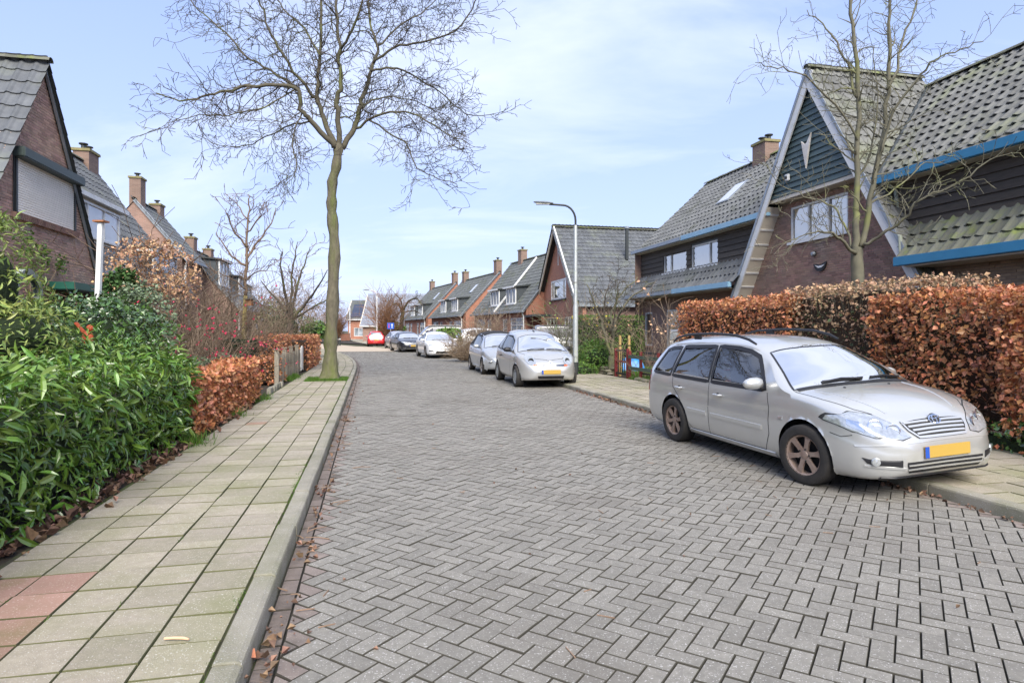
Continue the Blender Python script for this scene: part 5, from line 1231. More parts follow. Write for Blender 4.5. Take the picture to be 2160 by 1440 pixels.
def row_house(name, label, org, ang, length, depth, eave, ridge, roofm, brickm, dormers=(), chims=(), street=1, skylights=(), boxm=M_zinc, parts=0, extra=None, win=True, pots=1):
    """ridge runs along local y; street face at local x=0, the house lies towards -street*x"""
    h = thing(name, label, 'house', org, ang); s = -street
    rx0 = s*depth; up = Vector((rx0, 0, ridge-eave)); ln = up.length; up.normalize()
    u = Vector((0, street, 0)); F = Fr((0, 0 if street > 0 else length, eave), u, up)
    roof_tiles(h, F, [(-.1, -.25), (length+.1, -.25), (length+.1, ln), (-.1, ln)], roofm, tw=.3, tl=.36, nparts=parts)
    MB().add([fp(F, a, b, -.03) for a, b in ((-.1, -.25), (length+.1, -.25), (length+.1, ln), (-.1, ln))], [(0, 1, 2, 3)]).build('roof_underlay', M_darkframe, h)
    F2 = Fr((2*rx0, 0 if street < 0 else length, eave), -u, Vector((-up.x, 0, up.z))); MB().add([fp(F2, a, b) for a, b in ((0, 0), (length, 0), (length, ln), (0, ln))], [(0, 1, 2, 3)]).build('rear_roof', roofm, h)
    for y in (.06, length-.06):
        MB().add([(rx0, y, ridge-.02), (s*.2, y, eave+.1), (s*.2, y, .1), (2*rx0-s*.2, y, .1), (2*rx0-s*.2, y, eave+.1)], [(0, 1, 2, 3, 4)]).build('gable_wall', brickm, h)
    MB().span((rx0, -.02, ridge+.0), (-s*.15, -.02, eave-.2), .06, .16).build('verge_board', M_white if boxm is M_white else M_zinc, h)
    ridge_caps(h, (rx0, -.1, ridge+.04), (rx0, length+.1, ridge+.04), M_tile_m, n_parts=0)
    Fw = Fr((s*.2, 0 if street > 0 else length, 0), u, (0, 0, 1))
    hol = [(a*length, b*length, c, d) for a, b, c, d in ((.06, .24, .9, 2.45), (.30, .38, .15, 2.4), (.60, .68, .15, 2.4), (.74, .94, .9, 2.45))] if win else []
    wall_slab(h, Fw, [(0.06, .1), (length-.06, .1), (length-.06, eave+.1), (0.06, eave+.1)], brickm, holes=hol, name='front_wall')
    for k, q in enumerate(hol): window(h, Fw, *q, cols=(1, 1) if q[1]-q[0] > 1.2 else (1,), rows=(2, 1), frame=M_white, glass=M_pane_far, simple=True)
    gutter(h, (-s*.12, -.1, eave-.12), (-s*.12, length+.1, eave-.12), boxm)
    for (a, b, base, hgt) in dormers:
        xb = s*(base-eave)/(ridge-eave)*depth; zt = base+hgt; yc = (a+b)/2
        cb_ = (zt-eave)/(ridge-eave)*depth*s
        d_ = MB().prism([(xb, base), (xb, zt), (cb_+s*.2, zt+.12)], (0, a, 0), (1, 0, 0), (0, 0, 1), (0, 1, 0), b-a).build('dormer', M_slate, h)
        Fq = Fr((xb-s*.03, a if street > 0 else b, 0), u, (0, 0, 1)); window(d_, Fq, .0, b-a, base, zt, cols=(1, 1, 1), frame=M_white, recess=0, bar=.09, glass=M_pane_far, simple=True)
        MB().prism([(xb-s*.25, zt), (xb-s*.25, zt+.1), (cb_+s*.3, zt+.26), (cb_+s*.3, zt+.14)], (0, a-.15, 0), (1, 0, 0), (0, 0, 1), (0, 1, 0), b-a+.3).build('dormer_roof', M_darkframe, d_)
        MB().box((xb-s*.27, yc, zt+.05), (.03, b-a+.34, .12)).build('dormer_fascia', M_white, d_); MB().box((xb-s*.08, yc, base-.04), (.16, b-a+.1, .07)).build('sill', M_white, d_)
    for (y, hgt) in chims: chimney(h, (rx0, y), (.55, .75), ridge-.5, ridge+hgt, M_bfar2, pots)
    for (y, q) in skylights:
        a = y if street > 0 else length-y; so_ = MB().prism([(a, q), (a+.75, q), (a+.75, q+1.15), (a, q+1.15)], F[0], F[1], F[2], F[3], .09).build('skylight', M_zinc, h)
        MB().add([fp(F, x_, y_, .095) for x_, y_ in ((a+.07, q+.07), (a+.68, q+.07), (a+.68, q+1.08), (a+.07, q+1.08))], [(0, 1, 2, 3)]).build('skylight_pane', MATS['skylight pane'], so_)
    MB().tube([(-s*.02, .25, eave-.2), (s*.08, .25, eave-.5), (s*.08, .25, .1)], .05, 6).build('downpipe', M_white, h)
    if extra: extra(h)
    return h
L3 = row_house('house', 'row house with a brick side gable and chimney behind the white dormered house', ST(-9.6, 36.5, 0), TH, 4.3, 2.45, 5.4, 8.35, M_tile_c, M_bfar2, chims=[(.45, 1.15), (3.6, .35)], street=1)
L4 = row_house('house', 'far left row house with a black clad dormer above the garden shrubs', ST(-7.85, 41.4, 0), TH, 11.5, 3.4, 2.95, 6.7, M_tile_c, M_bfar2, dormers=[(.35, 3.0, 4.35, 1.5), (4.6, 7.2, 4.0, 1.15)], chims=[(2.6, .7), (7.0, .5)], street=1)
L5 = row_house('house', 'farthest left row house with a small pale dormer beside the young tree', ST(-9.3, 54.5, 0), TH+.04, 12, 3.6, 3.0, 6.9, M_tile_d, M_bfar2, dormers=[(2.0, 5.0, 3.9, 1.4)], chims=[(1.0, .8), (9, .8)], street=1)
A2 = math.atan(.39)
def org_(X, Z): return Vector((X, Z, 0))
R4 = row_house('house', 'row house with twin dormers and a white roof stripe beside the orange gable house', org_(.84, 44.6), A2, 12.0, 3.7, 3.0, 7.5, M_tile_d, M_bfar, dormers=[(2.6, 4.6, 3.55, 1.2), (6.2, 8.2, 3.55, 1.2)], chims=[(9.3, .9)], street=-1, boxm=M_zinc,
               extra=lambda h: MB().span((3.6, 6.0, 7.5), (-.1, 6.0, 3.0), .12, .12).build('party_wall_strip', M_white, h))
R5 = row_house('house', 'middle row house with two white dormers and a chimney at each end', org_(-4.6, 57.7), A2, 12.0, 3.7, 3.0, 6.95, M_tile_d, M_bfar, dormers=[(2.4, 4.4, 3.4, 1.15), (6.6, 8.6, 3.4, 1.15)], chims=[(.5, 1.1), (10.8, .9)], street=-1, skylights=[(4.2, 3.0)])
R6 = row_house('house', 'farthest row house on the right with dormers half hidden by the bent bare tree', org_(-9.9, 71.6), A2, 12.0, 3.7, 3.0, 7.0, M_tile_d, M_bfar, dormers=[(2.4, 4.4, 3.4, 1.15), (6.6, 8.6, 3.4, 1.15)], chims=[(.5, 1.1), (11.2, .9)], street=-1, skylights=[(4.2, 3.0)])
# ---------------------------------------------------------------- orange brick gable house
HO = thing('house', 'orange brick gable house with a tall slit window and silvery tiled side roof', 'house', ST(11.7, 40.0, 0), TH)
gw, gz, ge = 4.75, 8.3, 3.1; ko = (gz-ge)/gw
Fo = Fr((.4, 0, 0), (0, -1, 0), (0, 0, 1)); wo = [(-1.95, 1.55, 3.6, 4.9), (-.38, -.12, 5.85, 7.0), (-3.0, -.6, .8, 2.4), (1.2, 3.4, .8, 2.4)]
po = [(-gw, .1), (gw, .1), (gw, ge), (0, gz-.15), (-gw, ge)]
wall_slab(HO, Fo, po, M_bfar, holes=wo)
window(HO, Fo, *wo[0], cols=(.45, 1.6, .5), frame=M_white, sill=M_darkframe, bar=.12, curtain=[(0, 1)]); window(HO, Fo, *wo[1], frame=M_white, bar=.05); window(HO, Fo, *wo[2], cols=(1, 1, 1), frame=M_white); window(HO, Fo, *wo[3], cols=(1, 1), frame=M_white)
for s_ in (1, -1): MB().span((0, 0, gz-.05), (0, s_*gw*1.02, ge-.15), .34, .08, up=(1, 0, 0)).build('verge_board', M_white if s_ < 0 else M_cream, HO)
so3 = Vector((0, gw, gz-ge)); l3 = so3.length; so3.normalize()
FO = Fr((0, -gw, ge), (1, 0, 0), so3); roof_tiles(HO, FO, [(-.1, -.2), (11, -.2), (11, l3), (-.1, l3)], M_tile_c, tw=.28, tl=.36, nparts=290)
FO2 = Fr((0, gw, ge), (-1, 0, 0), (0, -so3.y, so3.z)); roof_tiles(HO, FO2, [(-11, -.2), (.1, -.2), (.1, l3), (-11, l3)], M_tile_d, nparts=0)
for F_, q in ((FO, ((-.1, -.2), (11, -.2), (11, l3), (-.1, l3))), (FO2, ((-11, -.2), (.1, -.2), (.1, l3), (-11, l3)))): MB().add([fp(F_, a, b, -.03) for a, b in q], [(0, 1, 2, 3)]).build('roof_underlay', M_darkframe, HO)
ridge_caps(HO, (-.1, 0, gz+.05), (11, 0, gz+.05), M_tile_m, n_parts=30)
vp = fp(FO, 4.3, 4.0); st_ = MB().tube([vp, vp+Vector((0, 0, 2.0))], .11, 10).build('flue_pipe', M_darkframe, HO, True)
MB().lathe([(.15, 0), (.15, .12), (.02, .16)], 10).build('flue_cap', M_zinc, st_).location = vp+Vector((0, 0, 2.0))
MB().prism([(7.0, 3.2), (7.9, 3.2), (7.9, 4.3), (7.0, 4.3)], FO[0], FO[1], FO[2], FO[3], .1).build('skylight', MATS['skylight pane'], HO)
gutter(HO, (-.1, -gw-.12, ge-.1), (11, -gw-.12, ge-.1), M_zinc)
wall_slab(HO, Fr((0, -gw+.25, 0), (1, 0, 0), (0, 0, 1)), [(.42, .1), (11, .1), (11, ge), (.42, ge)], M_bfar2, holes=[(5.5, 6.6, .2, 2.4)], name='side_wall')
MB().tube([(.2, gw-.1, ge-.2), (.3, gw-.1, .1)], .05, 6).build('downpipe', M_white, HO)
MB().box((-.5, 2.4, 2.55), (1.2, 3.6, .14)).build('canopy', M_darkframe, HO)
# ---------------------------------------------------------------- houses that close the view
def far_house(label, a, b, Z, zr, ze, roofm, brickm, depth=4.0, panels=None, gable=True):
    xa, xb = at(a, 697, Z).x, at(b, 697, Z).x; h = thing('house', label, 'house', (xa, Z, 0)); W_ = xb-xa
    up = Vector((0, depth, zr-ze)); l_ = up.length; F = Fr((0, 0, ze), (1, 0, 0), up)
    roof_tiles(h, F, [(-.3, -.3), (W_+.3, -.3), (W_+.3, l_), (-.3, l_)], roofm, tw=.32, tl=.40, nparts=0)
    MB().add([fp(F, p, q, -.03) for p, q in ((-.3, -.3), (W_+.3, -.3), (W_+.3, l_), (-.3, l_))], [(0, 1, 2, 3)]).build('roof_underlay', M_darkframe, h)
    MB().add([(0, depth, zr), (0, 2*depth, ze), (W_, 2*depth, ze), (W_, depth, zr)], [(0, 1, 2, 3)]).build('rear_roof', roofm, h)
    for x in (0.05, W_-.05): MB().add([(x, .1, 0), (x, 2*depth, 0), (x, 2*depth, ze), (x, depth, zr-.02), (x, .1, ze)], [(0, 1, 2, 3, 4)]).build('gable_wall', brickm, h)
    Fw = Fr((0, .1, 0), (1, 0, 0), (0, 0, 1)); hol = [(W_*.2, W_*.2+1.6, .6, 2.0)]
    wall_slab(h, Fw, [(0.05, 0), (W_-.05, 0), (W_-.05, ze), (.05, ze)], brickm, holes=hol); window(h, Fw, *hol[0], cols=(1, 1), frame=M_white, glass=M_pane_far, simple=True)
    MB().span((-.3, 0, ze-.1), (-.3, depth, zr), .12, .2).build('verge_board', M_cream, h); gutter(h, (-.3, -.2, ze-.1), (W_+.3, -.2, ze-.1), M_white)
    if panels:
        for i in range(panels[0]):
            for j in range(panels[1]):
                MB().prism([(.4+i*1.25, .5+j*1.75), (1.6+i*1.25, .5+j*1.75), (1.6+i*1.25, 2.2+j*1.75), (.4+i*1.25, 2.2+j*1.75)], fp(F, 0, 0, .05), F[1], F[2], F[3], .06).build('solar_panel', M_sky_solar, h)
    return h
far_house('house with a wide pale grey tiled roof behind the bent bare tree at the bend', 764, 905, 84, 6.45, 2.2, M_tile_e, M_bfar2, 4.5)
far_house('far brick house with blue solar panels left of the far lamp posts', 733, 800, 104, 6.6, 3.4, M_tile_d, M_bfar, 4.0, panels=(3, 2))
far_house('low far house with a pale roof behind the left garden hedges', 640, 700, 125, 4.2, 2.6, M_tile_e, M_bfar2, 4.0)
for k, (xa, xb, zz) in enumerate(((706, 738, 92),)):
    a, b = at(xa, 697, zz).x, at(xb, 697, zz).x; wv = thing('garden_wall', 'low orange brick garden wall at the far bend', 'wall', (a, zz, 0))
    MB().box(((b-a)/2, 0, .55), (b-a, .25, 1.1)).build('wall_body', M_bfar, wv); MB().box(((b-a)/2, 0, 1.13), (b-a+.1, .33, .06)).build('coping', M_mortar, wv)
# ================================================================== plants
M_bark = pm('mossy bark', (.16, .142, .098), (.085, .075, .053), 11, .95, bump=1.6, bscale=16, third=(.105, .125, .035), third_s=1.8, third_lo=.45, third_hi=.65, stretch=(1, 1, .35))
M_twig = pm('dark twig', (.075, .06, .045), (.05, .042, .032), 6, .9, third=(.10, .11, .04), third_s=1.2)
M_twig_g = pm('green grey twig', (.15, .14, .095), (.10, .095, .068), 6, .9, third=(.16, .17, .06), third_s=1.3)
M_twig_b = pm('brown twig', (.17, .115, .08), (.12, .085, .06), 6, .9, rnd=.2)
M_twig_t = pm('tan twig', (.30, .22, .15), (.22, .165, .11), 6, .9, rnd=.2)
M_beech = pm('copper beech leaf', (.56, .255, .12), (.42, .17, .075), 9, .42, rnd=.5, hue=.018, trans=.22, spec=.5)
M_beech_d = pm('dull beech leaf', (.50, .33, .20), (.36, .22, .13), 9, .6, rnd=.45, hue=.015, trans=.15)
M_beech_t = pm('tan dry leaf', (.58, .37, .22), (.42, .24, .135), 9, .6, rnd=.45, hue=.02, trans=.15)
M_laurel = pm('laurel leaf', (.13, .225, .035), (.08, .16, .025), 7, .22, rnd=.5, hue=.025, trans=.12, spec=.7)
M_laurel_y = pm('young laurel leaf', (.17, .28, .05), (.12, .22, .04), 7, .3, rnd=.3, hue=.02, trans=.2, spec=.6)
M_holly = pm('dark holly leaf', (.07, .13, .032), (.045, .095, .024), 7, .22, rnd=.5, spec=.8)
M_pieris = pm('yellow green leaf', (.25, .30, .085), (.16, .225, .05), 7, .4, rnd=.45, hue=.03, trans=.2)
M_varieg = pm('grey green leaf', (.20, .25, .15), (.12, .17, .09), 7, .4, rnd=.5, trans=.1)
M_green = MATS['green fascia']
M_leaf = pm('bright green leaf', (.13, .23, .04), (.085, .17, .03), 7, .4, rnd=.45, hue=.03, trans=.2)
M_thuja = pm('thuja green', (.12, .20, .03), (.06, .12, .02), 7, .7, rnd=.4, hue=.02)
M_conif = pm('dark conifer', (.02, .05, .022), (.015, .036, .016), 7, .7, rnd=.4)
M_pink = pm('pink berry', (.55, .03, .09), (.40, .02, .06), 7, .4, rnd=.3)
M_yellow = pm('yellow blossom', (.75, .55, .03), None, rough=.6, rnd=.2)
M_litter = pm('fallen leaf', (.25, .15, .095), (.13, .075, .05), 25, .75, rnd=.5, hue=.02)
BEV = [(0, 0, 0), (.36, .42, .07), (0, .5, -.03), (-.36, .42, .07), (0, 1, .03)]; BEF = [(0, 1, 4, 2), (0, 2, 4, 3)]
LAV = [(-.02, 0, 0), (0, 0, 0), (.02, 0, 0), (-.11, .28, .05), (0, .28, 0), (.11, .28, .05), (-.12, .62, .01), (0, .62, -.05), (.12, .62, .01), (-.015, 1, -.19), (0, 1, -.2), (.015, 1, -.19)]
LAF = [(0, 1, 4, 3), (1, 2, 5, 4), (3, 4, 7, 6), (4, 5, 8, 7), (6, 7, 10, 9), (7, 8, 11, 10)]
def unit(a): return a/np.maximum(np.linalg.norm(a, axis=-1, keepdims=True), 1e-9)
def leaf_T(P, out, size, up=.3, spread=.9, droop=0.0, jitter=.36):
    """leaf transforms: P (n,3), out (n,3) outward direction"""
    n = len(P); z = unit(out*(.5)+RNG.normal(0, spread*.5, (n, 3))+np.array([0, 0, up])); y = RNG.normal(0, 1, (n, 3))+out*.6+np.array([0, 0, -droop]); y = unit(y-z*(y*z).sum(1, keepdims=True)); x = np.cross(y, z)
    s = size*np.clip(1+RNG.normal(0, jitter, n), .5, 1.8); T = np.zeros((n, 4, 4)); T[:, :3, 0] = x*s[:, None]; T[:, :3, 1] = y*s[:, None]; T[:, :3, 2] = z*s[:, None]; T[:, :3, 3] = P; T[:, 3, 3] = 1; return T
def lump(P, sc, seed=0.0):
    return (np.sin(P[:, 0]*sc*1.1+seed)+np.sin(P[:, 1]*sc*1.3+seed*1.7+1)+np.sin(P[:, 2]*sc*1.7+seed*.6+2)+np.sin((P[:, 0]+P[:, 1])*sc*2.3+seed)*.7+np.sin((P[:, 1]-P[:, 2])*sc*2.9+seed*2)*.6)/4.3
def box_shell(p0, p1, v0, v1, z0, z1, n, depth=.16, rough=.06, sc=3.0, seed=0.0, rnd=.10, faces=(1, 1, 1, 1, 1)):
    """points on the outside of a clipped hedge, local street coordinates (p,v,z); faces: p0,p1,v0,v1,top"""
    ar = np.array([(v1-v0)*(z1-z0)*faces[0], (v1-v0)*(z1-z0)*faces[1], (p1-p0)*(z1-z0)*faces[2], (p1-p0)*(z1-z0)*faces[3], (p1-p0)*(v1-v0)*faces[4]]); k = RNG.choice(5, n, p=ar/ar.sum())
    P = np.column_stack([RNG.uniform(p0, p1, n), RNG.uniform(v0, v1, n), RNG.uniform(z0, z1, n)]); O = np.zeros((n, 3))
    for f, (ax, val, sg) in enumerate(((0, p0, -1), (0, p1, 1), (1, v0, -1), (1, v1, 1), (2, z1, 1))):
        q = k == f; P[q, ax] = val; O[q, ax] = sg
    d = lump(P, sc, seed)*rough-np.abs(RNG.normal(0, depth*.5, n)); P += O*d[:, None]
    return P, O, k
def to_world(P): return np.outer(P[:, 0], np.array(NX))+np.outer(P[:, 1], np.array(TX))+np.outer(P[:, 2], np.array([0, 0, 1.0]))
def to_world_dir(O): return np.outer(O[:, 0], np.array(NX))+np.outer(O[:, 1], np.array(TX))+np.outer(O[:, 2], np.array([0, 0, 1.0]))
def twigs(n, base, tip, r=.006, seg=3, wig=.03, sides=3):
    mb = MB()
    for i in range(n):
        a, b = Vector(base[i]), Vector(tip[i]); path = [a.lerp(b, j/seg)+Vector(RNG.normal(0, wig, 3))*(0 if j == 0 else 1) for j in range(seg+1)]
        mb.tube(path, [r*(1-.7*j/seg) for j in range(seg+1)], sides, cap=False)
    return mb
def hedge(name, label, box, n, size, m, core, cat='hedge', tv=BEV, tf=BEF, depth=.16, rough=.06, nparts=0, up=.2, spread=1.1, seed=0.0, ntw=200, group=None, gaps=None, faces=(1, 1, 1, 1, 1), twm=None, inset=.16, sc=3.0, droop=0.0, extra=None, ground=PAVE-.03):
    p0, p1, v0, v1, z0, z1 = box; pc, vc = (p0+p1)/2, (v0+v1)/2
    t = thing(name, label, cat, ST(pc, vc, ground), 0, group); W0 = np.array(t.location)
    P, O, k = box_shell(p0, p1, v0, v1, z0, z1, n, depth, rough, sc, seed, faces=faces)
    if gaps is not None:
        q = gaps(P); P, O = P[q], O[q]
    Tm = leaf_T(to_world(P)-W0, to_world_dir(O), size, up, spread, droop)
    if extra is not None: Tm = np.concatenate([Tm, extra(W0)])
    pieces(t, 'leaf', tv, tf, Tm, m, 'leaves', size=size, nparts=nparts)
    cmb = MB(); e = inset; nu, nv = 6, max(4, int((v1-v0)/.35)); vs = []
    for j in range(nv+1):
        v = v0+e+(v1-v0-2*e)*j/nv
        for (a, b) in ((p0+e, z0), (p0+e*1.1, z0+(z1-z0)*.5), (p0+e*1.1, z1-e*1.3), ((p0+p1)/2, z1-e), (p1-e, z1-e*1.3), (p1-e, z0)):
            vs.append(ST(a+RNG.normal(0, .02), v, b+RNG.normal(0, .02))-Vector(W0))
    fs = [(j*6+i, j*6+i+1, (j+1)*6+i+1, (j+1)*6+i) for j in range(nv) for i in range(5)]+[tuple(range(6)), tuple(nv*6+i for i in range(5, -1, -1))]
    cmb.add(vs, fs).build('shade_core', core, t)  # solid core, its growth colour darkened for the shade inside the hedge
    if ntw:
        Pt, Ot, _ = box_shell(p0, p1, v0, v1, z0, z1, ntw, depth, rough, sc, seed, faces=faces)
        tip = Pt+Ot*RNG.uniform(-.03, .06, (ntw, 1)); base = Pt-Ot*RNG.uniform(.1, .3, (ntw, 1))-np.array([0, 0, 1])*RNG.uniform(0, .3, (ntw, 1))
        tag(twigs(ntw, to_world(base)-W0, to_world(tip)-W0, .005).build('twigs', twm or M_twig_b, t), kind='stuff')
    return t
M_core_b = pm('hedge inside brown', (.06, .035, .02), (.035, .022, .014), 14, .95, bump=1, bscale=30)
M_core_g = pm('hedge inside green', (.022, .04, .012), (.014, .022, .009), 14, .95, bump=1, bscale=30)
# ---- left: laurel hedge
def laurel_extra(W0):
    out = []
    for k in range(170):        # whorls of leaves on upright shoots
        v = RNG.uniform(1.6, 9.2); p = RNG.uniform(-3.5, -2.35); top = 1.13+.08*math.sin(v*1.9)+(.27 if 7.0 < v < 9 else 0)+RNG.uniform(-.05, .16)
        c = np.array([p, v, top]); m = 9
        for j in range(m):
            a = j*2.4+RNG.uniform(0, .5); h = j/m; d = np.array([math.cos(a), math.sin(a), .25+h*1.1]); q = c+np.array([0, 0, -.22+.22*h])
            y = unit(np.array([d[0], d[1], d[2]*.9])); z = unit(np.array([-d[0]*.6, -d[1]*.6, 1.0])); z = unit(z-y*(y@z)); x = np.cross(y, z); s = .112*RNG.uniform(.75, 1.15)
            T = np.eye(4); R3 = np.column_stack([x, y, z]); Wd = np.column_stack([np.array(NX), np.array(TX), np.array([0, 0, 1.0])]); T[:3, :3] = Wd @ R3*s; T[:3, 3] = Wd @ q-W0; out.append(T)
    return np.array(out)
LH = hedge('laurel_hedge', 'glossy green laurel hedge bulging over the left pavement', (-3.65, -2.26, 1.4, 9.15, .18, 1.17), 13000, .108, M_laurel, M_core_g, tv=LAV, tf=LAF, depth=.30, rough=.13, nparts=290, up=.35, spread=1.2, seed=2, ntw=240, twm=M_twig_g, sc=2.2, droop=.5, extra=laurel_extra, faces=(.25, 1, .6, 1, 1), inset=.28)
P, O, _ = box_shell(-3.6, -2.2, 1.5, 9.1, .5, 1.27, 900, .12, .14, 2.2, 2.0, faces=(.2, 1, .3, .6, 1.3))
W0 = np.array(LH.location); tag(obj('young_leaves', scatter_mesh('young_leaves', np.array(LAV), LAF, leaf_T(to_world(P)-W0, to_world_dir(O), .115, .5, 1.0)), M_laurel_y, LH), kind='stuff')
# ---- left: low clipped copper beech hedges
hedge('beech_hedge', 'low clipped copper beech hedge beside the left pavement after the laurel', (-2.85, -2.24, 9.1, 12.6, .14, .90), 8500, .062, M_beech, M_core_b, depth=.09, rough=.035, nparts=290, seed=1)
hedge('beech_hedge', 'short taller end block of the low copper beech hedge', (-2.85, -2.22, 12.55, 13.75, .14, .97), 3000, .062, M_beech, M_core_b, depth=.09, rough=.03, nparts=60, seed=5)
hedge('beech_shrub', 'small loose copper beech bush before the wooden fence posts', (-3.0, -2.4, 17.6, 19.0, .14, .85), 1500, .065, M_beech, M_core_b, 'shrub', depth=.2, rough=.12, seed=8)
hedge('beech_hedge', 'copper beech hedge block ending by the street tree trunk', (-3.6, -2.15, 23.5, 28.4, .14, 1.34), 5200, .075, M_beech, M_core_b, depth=.12, rough=.05, seed=3)
hedge('beech_hedge', 'thin ragged copper beech hedge above the weathered fence', (-3.3, -2.75, 18.8, 23.6, .7, 1.36), 2000, .07, M_beech, M_core_b, depth=.25, rough=.16, seed=11, inset=.24, gaps=lambda P: lump(P, 2.4, 4) > -.15)
hedge('box_hedge', 'low dark green evergreen mound behind the copper beech hedge', (-3.9, -2.95, 11.2, 15.6, .12, .98), 5200, .04, M_varieg, M_core_g, 'shrub', depth=.14, rough=.12, seed=4)
hedge('conifer', 'dark clipped conifer bush beside the young mossy tree', (-3.75, -3.05, 17.4, 18.6, .12, 1.28), 5200, .05, M_conif, M_core_g, 'shrub', depth=.1, rough=.06, seed=6, ntw=0)
# ---- right: tall beech hedges behind the estate car
hedge('beech_hedge', 'tall copper beech hedge left of the darker bare hedge, behind the estate car', (7.5, 8.5, 10.3, 14.55, .2, 2.17), 15500, .062, M_beech, M_core_b, depth=.15, rough=.10, seed=1.5, nparts=60, gaps=lambda P: lump(P, 4.2, 7) > -.8)
hedge('mixed_hedge', 'dark thinning hedge with dull tan leaves between the copper hedges', (7.62, 8.7, 7.2, 10.6, .2, 2.34), 9000, .055, M_beech_d, M_core_b, depth=.26, rough=.16, seed=3.3, ntw=1800, twm=M_twig_g, gaps=lambda P: (P[:, 2] > 1.6) | (lump(P, 3.6, 2) > -.08))
P, O, _ = box_shell(7.62, 8.6, 7.0, 10.4, .2, 1.9, 1100, .2, .12, 3, 9.0, faces=(1, .1, .5, .5, .3)); mh = bpy.data.objects['mixed_hedge']; W0 = np.array(mh.location)
tag(obj('dark_green_leaves', scatter_mesh('dark_green_leaves', np.array(BEV), BEF, leaf_T(to_world(P)-W0, to_world_dir(O), .05, .3, 1.2)), pm('dull dark green leaf', (.06, .085, .03), (.04, .06, .02), 7, .6, rnd=.5), mh), kind='stuff')
hedge('beech_hedge', 'clumpy copper beech hedge with gaps behind the bonnet of the estate car', (7.42, 8.3, 6.0, 8.3, .25, 2.08), 11000, .06, M_beech, M_core_b, depth=.22, rough=.16, seed=6.1, nparts=120, gaps=lambda P: (P[:, 2] > 1.4) | (lump(P, 3.1, 1.3) > -.2), inset=.42, ntw=500)
hedge('beech_hedge', 'nearest copper beech hedge reaching the right edge of the view', (7.30, 8.4, 1.8, 6.05, .3, 1.98), 21000, .062, M_beech, M_core_b, depth=.28, rough=.17, seed=9.2, nparts=290, inset=.3, ntw=500)
hedge('ground_ivy', 'dark green leafy growth at the foot of the nearest copper hedge', (7.25, 7.6, 3.0, 6.6, .08, .42), 900, .07, M_holly, M_core_g, 'shrub', depth=.1, rough=.1, seed=2.2, ntw=0, inset=.15)

# ---- bare trees
def limb_path(pts, Z0, Z1, n=4):
    q = [at(x, y, Z0+(Z1-Z0)*i/(len(pts)-1)) for i, (x, y) in enumerate(pts)]; out = []
    for i in range(len(q)-1):
        p0, p1, p2, p3 = q[max(i-1, 0)], q[i], q[i+1], q[min(i+2, len(q)-1)]
        for j in range(n):
            t = j/n; out.append(.5*((2*p1)+(p2-p0)*t+(2*p0-5*p1+4*p2-p3)*t*t+(3*p1-p0-3*p2+p3)*t*t*t))
    return out+[q[-1]]
def sprout(mb, a, d, L_, r, lvl, cfg, rnd_):
    n = max(2, int(L_/cfg['seg'])); path = [a]; rad = [r]; d = d.normalized()
    for i in range(n):
        d = (d+Vector((rnd_.gauss(0, 1), rnd_.gauss(0, 1), rnd_.gauss(0, 1)))*cfg['wig']+Vector((0, 0, cfg['up']))).normalized()
        path.append(path[-1]+d*(L_/n)); rad.append(max(cfg['rmin'], r*(1-.75*(i+1)/n)))
        if lvl > 0:
            for _ in range(cfg['kids'][lvl-1]):
                if rnd_.random() < cfg['prob']:
                    k = d.orthogonal().normalized(); k.rotate(Matrix.Rotation(rnd_.uniform(0, 2*PI), 3, d)); ang = rnd_.uniform(.5, 1.1)
                    sprout(mb, path[-1], d*math.cos(ang)+k*math.sin(ang), L_*rnd_.uniform(.28, .55), max(cfg['rmin'], rad[-1]*.6), lvl-1, cfg, rnd_)
    mb.tube(path, rad, 4 if lvl > 1 else 3, cap=False)
def clothe(mb, path, r0, r1, cfg, rnd_, every=.28, lmin=.6, lmax=2.0, start=.15, lvl=2, flat=None):
    acc = 0; tot = sum((path[i+1]-path[i]).length for i in range(len(path)-1)); run = 0
    for i in range(len(path)-1):
        sg = path[i+1]-path[i]; run += sg.length; acc += sg.length
        while acc > every:
            acc -= every; t = run/tot
            if t < start: continue
            d = sg.normalized(); k = d.orthogonal().normalized(); k.rotate(Matrix.Rotation(rnd_.uniform(0, 2*PI), 3, d)); ang = rnd_.uniform(.5, 1.15)
            dd = d*math.cos(ang)+k*math.sin(ang); r = (r0+(r1-r0)*t)*.42
            sprout(mb, path[i].lerp(path[i+1], rnd_.random()), dd, rnd_.uniform(lmin, lmax)*(1-.35*t), max(cfg['rmin'], min(r, .02)), lvl, cfg, rnd_)
